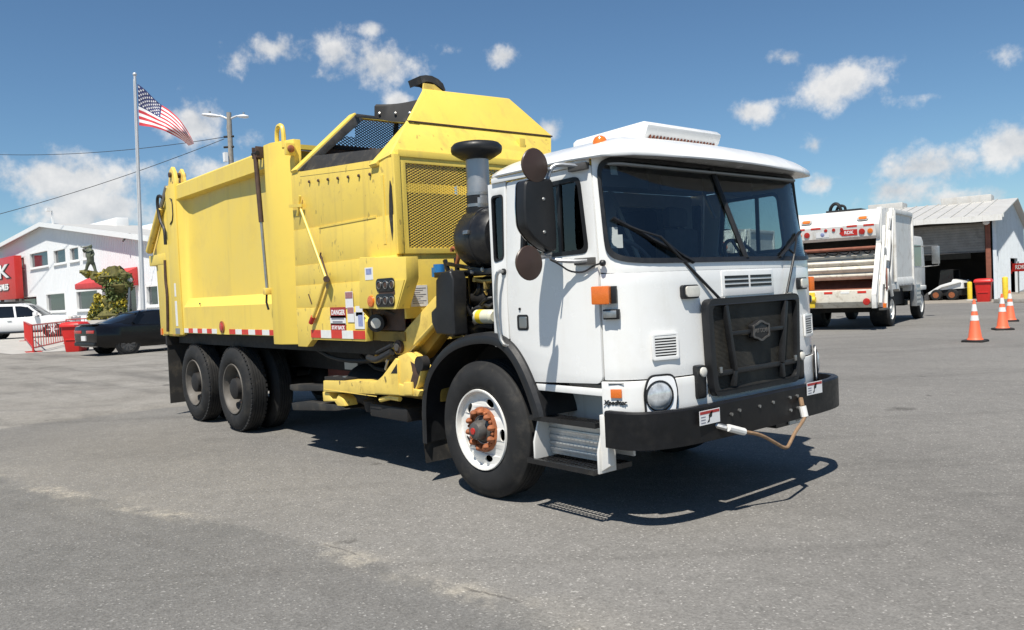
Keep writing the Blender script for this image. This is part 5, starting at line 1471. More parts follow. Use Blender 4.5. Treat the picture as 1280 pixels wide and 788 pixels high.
while x < RX-.1:
    top = pk[1]+(sl if x<pk[0] else sr)*(x-pk[0])-.12
    z = .05
    cuts = sorted([(c_-.12,d_+.12) for s0,c_,s1,d_ in wins+[door_r] if s0-.15 < x < s1+.15])
    for c_, d_ in cuts+[(top,top)]:
        if c_-z > .1: b.box((x-.03,-.022,z),(x+.03,.0,min(c_,top)))
        z = d_
    x += .305
stuff(b.build('siding_ribs', 'siding_white', bd_))
for (s0,z0,s1,z1) in wins:
    w_ = empty('window'); w_.parent = bd_
    fr = B(); fr.plate([(s0-.06,z0-.06),(s1+.06,z0-.06),(s1+.06,z1+.06),(s0-.06,z1+.06)], [[(s0+.05,z0+.05),(s0+.05,z1-.05),(s1-.05,z1-.05),(s1-.05,z0+.05)]], lambda u,v,w:(u,-.035+w,v), .16); fr.build('frame', 'trim_white', w_)
    B().box((s0,.12,z0),(s1,.135,z1)).build('pane', 'window_glass', w_)
    B().box((s0-.1,-.13,z0-.13),(s1+.1,-.036,z0-.062)).build('sill', 'trim_white', w_)
    B().box((s0+.02,.16,z0),(s1-.02,.17,z0+(z1-z0)*.55)).build('blind', 'interior_grey', w_)
d_ = empty('entrance_door'); d_.parent = bd_
B().box((ds0,.10,.05),(ds1,.12,dz1)).build('pane', 'window_glass', d_)
B().plate([(ds0-.05,.05),(ds1+.05,.05),(ds1+.05,dz1+.05),(ds0-.05,dz1+.05)], [[(ds0+.06,.12),(ds0+.06,dz1-.06),(ds1-.06,dz1-.06),(ds1-.06,.12)]], lambda u,v,w:(u,-.03+w,v), .12).build('frame', 'trim_white', d_)
rf_ = empty('roof'); rf_.parent = bd_
for (xa,za,xb,zb) in ((LX-.4,gable[4][1]-sl*.4,pk[0],pk[1]),(pk[0],pk[1],RX+.4,gable[2][1]+sr*.4)):
    b = B(); b.prism([(xa,za),(xb,zb),(xb,zb+.10),(xa,za+.10)], 'Y', -.45, 32.5); b.build('roof_slope', 'roof_metal', rf_)
    b = B(); b.prism([(xa,za-.16),(xb,zb-.16),(xb,zb+.16),(xa,za+.16)], 'Y', -.52, -.452); b.build('rake_trim', 'trim_white', rf_)
# roof vents, set back from the gable
for (pa, pb) in (((80,272),(151.5,280)),((178,275.5),(215,284))):
    p0 = BP0-BNn*5.0
    def FW5(px, py):
        p = on_wall(px, py, p0, BNn); return (p-BP0).dot(BE), p.z
    s0, z1 = FW5(*pa); s1, z0 = FW5(*pb); z1 = min(z1, FW5(pb[0],pa[1])[1])
    B().box((s0,4.6,z0-.9),(s1,5.6,z1)).build('roof_vent', 'trim_white', rf_, bevel=.08)
s0, z0 = FW(62,279); s1, z1 = FW(62,263)
b = B(); b.cyl((s0,.2,z0-.3),(s0,.2,z1),.05,8); b.cyl((s0+.28,.2,z0-.3),(s0+.28,.2,z1-.2),.03,8); b.box((s0-.42,-.15,z1-.04),(s0+.12,.15,z1+.18), None); b.build('roof_camera', 'trim_white', rf_)
s0, z0 = FW(163,296)
b = B(); b.box((s0-.1,-.25,z0-.15),(s0+.1,-.02,z0+.2)); b.cyl((s0,-.25,z0),(s0+.1,-.5,z0-.3),.06,8); b.build('wall_camera', 'hub_grey', bd_)
# awning over the door
aw = empty('door_awning', BP0, A5); tag(aw, 'red canvas awning over the white building entrance', 'awning')
t0 = FW(141,337,.03); t1 = FW(171.5,333.5,.03); o0 = FW(117,359,1.7); o1 = FW(160,357.5,1.7)
b0 = FW(120,357,.03)
sx0, sx1 = FW(128,350,.03)[0], t1[0]
zt_, zb_ = t1[1], FW(171.5,357,.03)[1]
b = B(); b.prism([(-.02,zt_),(-.02,zb_),(-1.75,zb_),(-1.75,zb_+.32)], 'X', sx0, sx1); b.build('canopy', 'red_canvas', aw, bevel=.02)
b = B()
for x in (sx0+.1,sx1-.1): b.bar((x,-.02,zb_-.02),(x,-1.7,zb_-.02),.05,.05)
b.build('canopy_frame', 'steel', aw)
# ---- red sign on posts in front of the wall
sg_ = empty('wall_sign', BP0, A5); tag(sg_, 'big red box sign with white block letters beside the office windows', 'sign')
s1, z1 = FW(17.0,319.5,.9); s0 = s1-6.2; z0 = FW(17,374,.9)[1]
B().box((s0,-.9,z0),(s1,-.35,z1)).build('sign_box', 'sign_red', sg_, bevel=.03)
lx, lz = FW(2.5,338,.9); ly, lz2 = FW(2,361,.9)
def letters(txt, size, x, z, m, bold, dep, sx):
    return text(txt, size, Matrix.Translation((x,-.905-dep*.4,z)) @ Matrix.Rotation(R(90),4,'X'), m, sg_, 'lettering', dep, bold, align='RIGHT', sx=sx)
kx, kz = FW(11.8,340,.9)
letters('RDK', 1.55, kx, kz, 'lettering_black', .07, .02, 3.1)
letters('RDK', 1.55, kx-.08, kz+.03, 'lettering_white', .02, .05, 3.1)
kx, kz = FW(11.5,359.5,.9)
letters('SALES', .70, kx, kz, 'lettering_black', .045, .02, 1.5)
letters('SALES', .70, kx-.03, kz+.02, 'lettering_white', .012, .05, 1.5)
for x in (s0+.9,s1-.9): B().box((x-.08,-.75,0),(x+.08,-.5,z0)).build('post', 'hub_grey', sg_)

# ---- cars
def loft(bld, st, sec):
    rows = []
    for s in st:
        h = sec(*s); rows.append(h+[(x,-y,z) for x,y,z in h[::-1] if abs(y)>1e-6])
    return bld.grid(rows, True, cap=True)
def low_sec(x, zl, zb, zt, wl, wb, wt):
    return [(x,0,zl),(x,wl*.9,zl),(x,wl,zl+.10),(x,wb,(zl+zb)*.5+.05),(x,wb*.985,zb),(x,wt,zt-.02),(x,wt*.5,zt),(x,0,zt+.01)]
def gh_sec(x, zb, zt, wb, wt):
    return [(x,0,zb-.05),(x,wb,zb-.03),(x,wb,zb),(x,wt+(wb-wt)*.35,zb+(zt-zb)*.65),(x,wt,zt-.05),(x,wt*.75,zt-.005),(x,0,zt+.01)]
def car_wheel(root, x, y, sg, r, rim_m, spokes, w=.24):
    wh = empty('wheel'); wh.parent = root
    B().lathe([(r*.68,-sg*.02),(r*.80,0),(r*.95,-sg*.01),(r,-sg*.05),(r,-sg*(w-.05)),(r*.95,-sg*(w-.01)),(r*.68,-sg*w)], (x,y,r), 'Y', 28, cap=False).build('tyre', 'rubber', wh)
    b = B(); b.lathe([(r*.70,-sg*.015),(r*.66,-sg*.005),(r*.62,-sg*.06),(r*.62,-sg*.12),(.0,-sg*.12)], (x,y,r), 'Y', 28); b.build('rim', 'chassis_black' if rim_m=='chassis_black' else 'hub_grey', wh)
    b = B()
    for k in range(spokes):
        a = 2*math.pi*k/spokes
        b.bar((x+.04*math.cos(a),y-sg*.02,r+.04*math.sin(a)),(x+r*.66*math.cos(a),y-sg*.012,r+r*.66*math.sin(a)),.05,.03,up=(0,1,0))
    b.lathe([(.07,-sg*.03),(.06,-sg*.005),(0,0)], (x,y,r), 'Y', 14)
    b.build('spokes', rim_m, wh)
    B().lathe([(r*1.16,-sg*.06),(r*1.16,-sg*.015),(r*.92,-sg*.02)], (x,y,r*1.02), 'Y', 30, cap=False).build('wheel_arch', 'chassis_black', wh)
# black coupe: rear right wheel on the ground at this spot, nose towards +Y
def px_ground(px, py): return on(px, py, 'Z', 0)
cw_ = px_ground(161,443)
co = empty('parked_coupe', (cw_.x-.0, cw_.y, 0), R(99))
tag(co, 'black two-door coupe parked behind the yellow truck tailgate', 'car')
# local: x forward from the rear axle, right side at y=-.80 -> shift body so the right wheel face is at y=0
co.location = Vector((cw_.x,cw_.y,0)) + Matrix.Rotation(R(99),3,'Z') @ Vector((0,.93,0))
LB = [(-1.02,.50,.80,.90,.70,.78,.70),(-.98,.36,.84,1.00,.86,.90,.78),(-.75,.28,.90,1.06,.92,.955,.80),(-.2,.24,.93,1.07,.94,.965,.80),(.7,.22,.93,1.02,.94,.95,.80),(2.0,.22,.90,1.0,.94,.95,.80),(2.6,.22,.88,.99,.94,.955,.80),(3.4,.25,.82,.93,.93,.95,.78),(3.75,.32,.76,.86,.86,.88,.72),(3.86,.42,.68,.76,.74,.78,.62)]
loft(B(), LB, low_sec).build('body', 'car_black', co, ang=40)
GHc = [(-.45,1.03,1.05,.70,.62),(.05,1.02,1.24,.80,.66),(.55,1.0,1.40,.85,.66),(1.05,.98,1.45,.86,.65),(1.55,.97,1.44,.86,.65),(2.05,.96,1.26,.84,.66),(2.5,.96,1.00,.80,.68)]
loft(B(), GHc, gh_sec).build('windows', 'dark_glass', co, ang=40)
loft(B(), [(.40,1.33,1.385,.66,.60),(.75,1.36,1.438,.66,.62),(1.05,1.38,1.462,.66,.62),(1.5,1.37,1.452,.66,.62),(1.75,1.33,1.39,.66,.60)], gh_sec).build('roof', 'car_black', co, ang=40)
for sg in (-1,1):
    b = B(); b.bar((.30,sg*.845,1.0),(.62,sg*.70,1.37),.22,.03,up=(0,sg,0)); b.build('rear_pillar', 'car_black', co)
    car_wheel(co, 0, sg*.945, sg, .36, 'hub_grey', 10); car_wheel(co, 2.95, sg*.945, sg, .36, 'hub_grey', 10)
    B().box((1.75,sg*.95-.04,.98),(1.92,sg*.95+.12*sg,1.10)).build('door_mirror', 'car_black', co, bevel=.03)
    B().box((-1.035,min(sg*.2,sg*.78),.76),(-.99,max(sg*.2,sg*.78),.86)).build('tail_light', 'red_lens', co, bevel=.01)
B().box((-1.05,-.72,1.03),(-.80,.72,1.07)).build('spoiler', 'car_black', co, bevel=.012)
B().box((-1.06,-.16,.52),(-1.02,.16,.68)).build('licence_plate', 'decal_white', co)
B().box((-1.05,-.78,.34),(-.95,.78,.46)).build('bumper', 'black_plastic', co, bevel=.02)
# white suv parked by the building
wf = px_ground(67,421.5)
hx = (_r0*.97+Vector((_f.x,_f.y,0)).normalized()*.24); ha = math.atan2(hx.y,hx.x)
su = empty('parked_suv', (0,0,0), ha); su.location = Vector((wf.x,wf.y,0)) + Matrix.Rotation(ha,3,'Z') @ Vector((0,1.0,0))
su.scale = (1.13,1.13,1.13)
tag(su, 'large white suv with black roof rack parked beside the red sign', 'suv')
# local x forward, front axle at 0
LS = [(-4.15,.55,1.05,1.12,.86,.92,.84),(-4.05,.42,1.10,1.16,.95,.99,.90),(-3.0,.36,1.10,1.16,.97,1.0,.90),(-1.3,.36,1.10,1.16,.97,1.0,.90),(-.85,.36,1.10,1.18,.97,1.0,.90),(.1,.40,1.06,1.16,.97,1.0,.86),(.75,.46,1.0,1.10,.95,.98,.80),(.93,.55,.90,1.0,.86,.90,.72)]
loft(B(), LS, low_sec).build('body', 'car_white', su, ang=40)
GS = [(-4.1,1.12,1.16,.88,.80),(-3.95,1.12,1.70,.92,.76),(-3.6,1.12,1.82,.93,.75),(-2.5,1.12,1.86,.94,.75),(-1.5,1.12,1.83,.94,.75),(-1.15,1.12,1.74,.93,.76),(-.45,1.12,1.18,.90,.80)]
loft(B(), GS, gh_sec).build('windows', 'dark_glass', su, ang=40)
loft(B(), [(-3.9,1.66,1.73,.80,.74),(-3.55,1.74,1.85,.82,.76),(-2.5,1.76,1.89,.82,.76),(-1.5,1.74,1.86,.82,.76),(-1.2,1.68,1.77,.82,.74)], gh_sec).build('roof', 'car_white', su, ang=40)
for sg in (-1,1):
    for a, c in (((-.52,sg*.915,1.16),(-1.22,sg*.79,1.76)),((-1.72,sg*.945,1.12),(-1.82,sg*.80,1.80)),((-2.85,sg*.945,1.12),(-2.90,sg*.80,1.82)),((-3.95,sg*.93,1.12),(-3.72,sg*.78,1.80))):
        b = B(); b.bar(a,c,.10,.03,up=(0,sg,0)); b.build('pillar', 'car_white', su)
    car_wheel(su, 0, sg*.995, sg, .42, 'lamp_white', 6, .27); car_wheel(su, -3.1, sg*.995, sg, .42, 'lamp_white', 6, .27)
    b = B(); b.tube([(-3.6,sg*.62,1.93),(-3.4,sg*.62,1.96),(-1.6,sg*.62,1.95),(-1.4,sg*.62,1.91)], .03, 6); b.build('roof_rail', 'black_plastic', su)
    B().box((-.85,min(sg*.98,sg*1.2),1.14),(-.65,max(sg*.98,sg*1.2),1.36)).build('door_mirror', 'car_white', su, bevel=.03)
    B().box((-2.1,sg*1.0-.012,.92),(-1.9,sg*1.0+.02*sg,.96)).build('door_handle', 'chrome', su)
    B().box((-3.0,sg*.90-.08,.30),(-.55,sg*.90+.10,.38)).build('running_board', 'black_plastic', su, bevel=.02)
    B().box((.70,min(sg*.62,sg*.95),.90),(.93,max(sg*.62,sg*.95),1.05)).build('headlight', 'clear_lens', su, bevel=.03)
B().box((-3.2,-.6,1.90),(-1.8,.6,1.98)).build('roof_rack', 'black_plastic', su, bevel=.02)

# ---- red barricades and red bin
def barricade(p, q, lab, h=1.05):
    p = Vector((p[0],p[1],0)); q = Vector((q[0],q[1],0)); d = q-p; L = d.length
    o = empty('crowd_barrier', p, math.atan2(d.y,d.x)); tag(o, lab, 'barrier', 'red steel crowd barriers')
    for x in (0,L): B().tube([(x,0,0),(x,0,h)], .032, 8).build('post', 'red_paint', o)
    for z in (.18,h): B().tube([(0,0,z),(L,0,z)], .030, 8).build('rail', 'red_paint', o)
    n = max(6, int(L/.45))
    for k in range(1,n): B().tube([(L*k/n,0,.18),(L*k/n,0,h)], .014, 6).build('bar', 'red_paint', o)
    for x in (.12,L-.12): B().box((x-.03,-.28,0),(x+.03,.28,.035)).build('foot', 'red_paint', o)
g1 = px_ground(42,441); g2 = px_ground(88,429.5); g0 = px_ground(31.5,426.5)
barricade(g1, g2, 'red steel crowd barrier whose end meets the red bin')
barricade(g0, (g0.x+(g1.x-g0.x)*.96, g0.y+(g1.y-g0.y)*.96), 'short red steel barrier turning back towards the white suv')
barricade(px_ground(84,424), px_ground(118,421), 'red steel crowd barrier below the statue, behind the bin')
def tote(loc, rz, lab, s=1.0, grp=None):
    o = empty('waste_bin', loc, rz); tag(o, lab, 'bin', grp)
    rows = []
    for z, w, d in ((.0,.235,.235),(.04,.25,.25),(.55,.29,.30),(.86,.315,.33)):
        rows.append([(x*s,y*s,z*s) for x,y in rrect(-w,-d,w,d,.05,3)])
    B().grid(rows, True, cap=True).build('tub', 'red_plastic', o, ang=40)
    B().grid([[(x*s,y*s,.86*s) for x,y in rrect(-.36,-.38,.36,.37,.06,3)],[(x*s,y*s,.92*s) for x,y in rrect(-.36,-.38,.36,.37,.06,3)],[(x*s,y*s,1.0*s) for x,y in rrect(-.30,-.32,.30,.31,.06,3)],[(x*s,y*s,1.02*s) for x,y in rrect(-.18,-.2,.18,.2,.06,3)]], True, cap=True).build('lid', 'red_plastic', o, ang=40)
    B().box((-.20*s,-.31*s,.40*s),(.20*s,-.285*s,.44*s)).build('grip_bar', 'red_plastic', o, bevel=.01)
    B().tube([(-.25*s,.40*s,.93*s),(.25*s,.40*s,.93*s)], .025*s, 8).build('handle', 'red_plastic', o)
    for x in (-.22,.22): B().lathe([(.11*s,-.03),(.11*s,.03)], (x*s,.28*s,.11*s), 'X', 16).build('wheel', 'rubber', o)
    return o
p = px_ground(95.5,439.5); tote((p.x,p.y,0), R(50), 'red wheeled waste bin beside the black coupe', 1.1)

# ---- statue: figure on an overhanging mossy rock with yellow foliage
SD = 38.0
def SP(px, py, dd=0.0): return CAMLOC+ray(px, py)*(SD+dd)
sb = SP(143,400); sb.z = 0
stt = empty('rock_statue', sb); tag(stt, 'mossy rock sculpture with a standing figure and yellow foliage', 'statue')
L_ = lambda p: Vector(p)-sb
rs = random.Random(21)
b = B()
def rock(px, py, r, dd=0., sub=3):
    c = L_(SP(px,py,dd)); g = bmesh.ops.create_icosphere(b.bm, subdivisions=sub, radius=1)
    sd_ = rs.random()*50
    for v in g['verts']:
        n = v.co.normalized()
        k = 1+.30*math.sin(3.1*n.x+sd_)*math.sin(2.7*n.y+sd_*1.3)+.22*math.sin(6.3*n.z+sd_*.7+2*n.x)+.14*rs.uniform(-1,1)
        v.co = c+n*r*k
for px, py, r, dd in ((102.5,340,.10,0),(106,341,.14,0),(110,342.5,.17,0),(115,344,.20,.1),(120,346,.22,0),(125,348,.25,.1),(130,349,.30,0),(136,347,.36,.1),(142,346,.42,0),(148,347,.45,.2),(154,351,.42,.1),(150,357,.42,0),(140,354,.40,.1),(158,358,.26,.2),(146,363,.36,0),(141,370,.34,.2),(148,372,.34,.1),(138,380,.36,0),(146,384,.42,.1),(133,390,.42,.2),(142,394,.5,0),(151,394,.42,.1),(126,398,.36,.1),(137,340,.16,.1),(152,342,.2,0)):
    rock(px,py,r,dd,2)
b.build('rock', 'statue_moss', stt)
b = B()
base_c = L_(SP(140,402))
for k in range(3): b.lathe([(1.5-.2*k,0),(1.45-.2*k,.35)], (base_c.x,base_c.y,.0+.35*k), 'Z', 14)
b.build('plinth', 'concrete', stt)
def leafmass(nm, m, spots, n, size):
    b = B()
    for px, py, r in spots:
        c = L_(SP(px,py))
        for k in range(n):
            d = Vector((rs.gauss(0,1),rs.gauss(0,1),rs.gauss(0,1))).normalized()*r*rs.uniform(.55,1.15)
            q = c+d; x = Vector((rs.gauss(0,1),rs.gauss(0,1),rs.gauss(0,1))).normalized(); y = x.orthogonal().normalized(); s = size*rs.uniform(.6,1.4)
            b.poly([q-x*s, q+y*s*.45, q+x*s, q-y*s*.45])
    return stuff(b.build(nm, m, stt))
leafmass('yellow_foliage', 'leaf_yellow', ((122,371,.14),(127,380,.34),(133,388,.40),(145,386,.45),(121,390,.32),(152,380,.30),(117,398,.25),(112,343,.12),(126,347,.22),(138,346,.34),(147,350,.4),(138,398,.5),(132,375,.2)), 190, .085)
leafmass('green_foliage', 'leaf_green', ((128,385,.40),(138,392,.5),(150,390,.45),(148,352,.48),(155,352,.40),(120,394,.32),(146,368,.42),(130,350,.25),(140,358,.4),(143,378,.4)), 320, .085)
# the figure, one continuous mesh
def skinned(name, J, E, m, parent, sub=1):
    me = bpy.data.meshes.new(name); me.from_pydata([tuple(j[:3]) for j in J], E, []); o = bpy.data.objects.new(name, me); COL.objects.link(o); o.parent = parent
    md = o.modifiers.new('skin','SKIN'); 
    lay = me.skin_vertices[0].data if me.skin_vertices else None
    if lay is None:
        bm = bmesh.new(); bm.from_mesh(me); bm.verts.layers.skin.verify(); bm.to_mesh(me); bm.free(); lay = me.skin_vertices[0].data
    for i, j in enumerate(J): lay[i].radius = (j[3],j[3]); lay[i].use_root = (i==0)
    s = o.modifiers.new('sub','SUBSURF'); s.levels = sub; s.render_levels = sub
    me.materials.append(MATS[m]); return o
def fj(px, py, r, dd=0): p = L_(SP(px,py,dd)); return (p.x,p.y,p.z,r)
J = [fj(113.5,325,.15),fj(112.5,319,.15),fj(111.5,314,.19),fj(112.3,310.5,.07),fj(113,308.5,.10),fj(113.3,306.8,.08),
     fj(109.5,331,.085),fj(107.5,338.5,.06),fj(106.3,339.5,.06),fj(117,331,.085,.1),fj(120,340.5,.06,.1),fj(121.5,341.5,.055,.1),
     fj(108.3,313,.07),fj(105.3,315.5,.055,-.1),fj(103.5,311,.05,-.2),fj(115.3,313.5,.07),fj(117.2,318.5,.055),fj(114,321,.05,-.2)]
E_ = [(0,1),(1,2),(2,3),(3,4),(4,5),(0,6),(6,7),(7,8),(0,9),(9,10),(10,11),(2,12),(12,13),(13,14),(2,15),(15,16),(16,17)]
skinned('figure', J, E_, 'statue_bronze', stt, 2)
B().tube([L_(SP(101,309,-.2)),L_(SP(108,309.5,-.25)),L_(SP(115,306.5,-.2))], .025, 6).build('carried_pole', 'statue_bronze', stt)
B().ball(L_(SP(137.5,337)), .15, 2).build('small_figure', 'statue_bronze', stt)
B().tube([L_(SP(160,397)),L_(SP(161,370)),L_(SP(162,351))], .05, 8).build('lamp_post', 'galvanized', stt)
B().ball(L_(SP(162,350)), .14, 2).build('lamp_globe', 'clear_lens', stt)

# ---- flagpole and flag
FD = 45.0
pb = CAMLOC+ray(178.5,400)*FD; pt = CAMLOC+ray(168.5,95)*FD; pb.z = 0
pb = CAMLOC+ray(178.3,395)*FD; pb.z = 0
fp = empty('flagpole', pb); tag(fp, 'tall silver flagpole in front of the white office building', 'flagpole')
top = pt-pb
b = B(); n_ = 12
for k in range(1): b.tube([Vector((0,0,0)).lerp(top, i/n_) for i in range(n_+1)], [.14-.006*i for i in range(13)], 12)
b.build('pole', 'pole_silver', fp)
B().ball(top+Vector((0,0,.08)), .11, 2).build('finial', 'pole_silver', fp)
B().tube([top*.985+Vector((.07,-.1,0)), top*.1+Vector((.10,-.12,0))], .012, 5).build('halyard', 'trim_white', fp)
B().lathe([(.35,0),(.3,.15),(.15,.25)], (0,0,0), 'Z', 16).build('base', 'concrete', fp)
fl = empty('flag'); tag(fl, 'American flag flying from the silver pole, fly end drooping', 'flag')
fo = CAMLOC+ray(172,105)*FD; fl.location = fo
TOPC = [(171.8,105),(181,112),(191,122),(200,130),(212,138),(223,148),(232,160),(239,172),(242.5,180)]
BOTC = [(174,157),(181,158),(189,159),(197,161),(206,164),(214,168),(222,172),(230,177),(236,182.5)]
def crv(C, s):
    t = s*(len(C)-1); i = min(int(t), len(C)-2); f = t-i
    a,b_,c_,d_ = C[max(i-1,0)],C[i],C[i+1],C[min(i+2,len(C)-1)]
    return tuple(.5*((2*b_[k])+(c_[k]-a[k])*f+(2*a[k]-5*b_[k]+4*c_[k]-d_[k])*f*f+(3*b_[k]-a[k]-3*c_[k]+d_[k])*f**3) for k in (0,1))
def FL(s, t, off=0.0):
    a = crv(TOPC,s); c = crv(BOTC,s); px = a[0]+(c[0]-a[0])*t; py = a[1]+(c[1]-a[1])*t
    dd = s*1.1*math.sin(5.5*s+2.2*t)+.35*s*math.sin(16*s-4*t+1)
    return CAMLOC+ray(px,py)*(FD+dd-off)-fo
NS, NT = 40, 26
def flag_part(nm, m, cells):
    b = B(); cache = {}
    def gv(i,j):
        if (i,j) not in cache: cache[i,j] = b.v(FL(i/NS,j/NT))
        return cache[i,j]
    for i,j in cells: b.bm.faces.new((gv(i,j),gv(i+1,j),gv(i+1,j+1),gv(i,j+1)))
    return b.build(nm, m, fl, ang=80)
for k in range(13):
    cells = [(i,j) for j in (2*k,2*k+1) for i in range(NS) if not (j < 14 and i < 16)]
    flag_part('stripe', 'flag_red' if k%2==0 else 'flag_white', cells)
ct = flag_part('canton', 'flag_blue', [(i,j) for j in range(14) for i in range(16)])
b = B()
for r_ in range(9):
    for c_ in range(11):
        if (r_+c_)%2: continue
        s = (c_+1)/12*.4; t = (r_+1)/10*(14/26)
        for off in (.015,-.015):
            o = FL(s,t,off); ex = (FL(s+.01,t)-FL(s-.01,t)).normalized(); ey = (FL(s,t+.01)-FL(s,t-.01)).normalized()
            pts = []
            for k in range(10):
                a = math.pi*k/5; rr_ = .075 if k%2==0 else .03
                pts.append(o+ex*math.sin(a)*rr_-ey*math.cos(a)*rr_)
            b.poly(pts)
b.build('stars', 'flag_white', ct)

# ---- lamp pole with twin cobra heads, and its wires
LD = 45.0
lp_t = CAMLOC+ray(286,141)*LD; lp_b = CAMLOC+ray(289,230)*LD
lb = Vector((lp_b.x,lp_b.y,0))
lo = empty('lamp_pole', lb); tag(lo, 'wooden utility pole carrying two white street lamp heads', 'lamp post')
tl = lp_t-lb
b = B(); b.tube([Vector((0,0,0)), tl*.5, tl], [.17,.15,.13], 12); b.build('pole', 'wood_pole', lo)
def LP(px, py, dd=0.): return CAMLOC+ray(px,py)*(LD+dd)-lb
for hx_, hy, ex_ in ((252,143,275),(311,146,297)):
    B().tube([LP(286,150),LP((286+ex_)/2,147),LP(ex_,145)], .055, 8, 1).build('arm', 'pole_silver', lo)
    h0, h1 = LP(ex_,145.5), LP(hx_,143.5 if hx_<280 else 146)
    rows = []; d = (h1-h0).normalized(); side = d.cross(Vector((0,0,1))).normalized()
    for s, w, hh in ((0,.05,.05),(.25,.13,.09),(.6,.20,.11),(.9,.15,.07),(1,.04,.03)):
        c = h0.lerp(h1,s); rows.append([c+side*w*math.cos(a)+Vector((0,0,1))*hh*math.sin(a) for a in [2*math.pi*k/12 for k in range(12)]])
    B().grid(rows, True, cap=True).build('lamp_head', 'lamp_white', lo, ang=60)
    c = h0.lerp(h1,.55); B().cyl(c+Vector((0,0,.08)), c+Vector((0,0,.22)), .06, 8).build('photocell', 'galvanized', lo)
c = LP(286.5,197); B().box((c.x-.14,c.y-.3,c.z-.25),(c.x+.14,c.y-.12,c.z+.25)).build('meter_box', 'trim_white', lo)
for py in (171,184): c = LP(286,py); B().cyl(c+Vector((-.2,-.2,0)), c+Vector((.2,.2,0)), .06, 8).build('insulator', 'chassis_black', lo)
b = B(); b.tube([LP(285,152),LP(283,160),LP(286,170)], .03, 6, 1); b.build('conduit', 'galvanized', lo)
def wire(pts, lab):
    o = B().tube(pts, .018, 5).build('overhead_wire', 'wire'); tag(o, lab, 'wire', 'overhead wires'); return o
def sagline(a, c, sag, n=16): return [Vector(a).lerp(Vector(c),i/n)-Vector((0,0,sag*4*(i/n)*(1-i/n))) for i in range(n+1)]
w0 = CAMLOC+ray(284,171)*LD
w1 = CAMLOC+ray(-60,190)*60; wire(sagline(w0,w1,.55), 'upper overhead wire running level from the lamp pole')
w2 = CAMLOC+ray(280,174)*LD; w3 = CAMLOC+ray(-90,290)*46; wire(sagline(w2,w3,.35), 'lower overhead wire dropping away from the lamp pole past the flagpole')

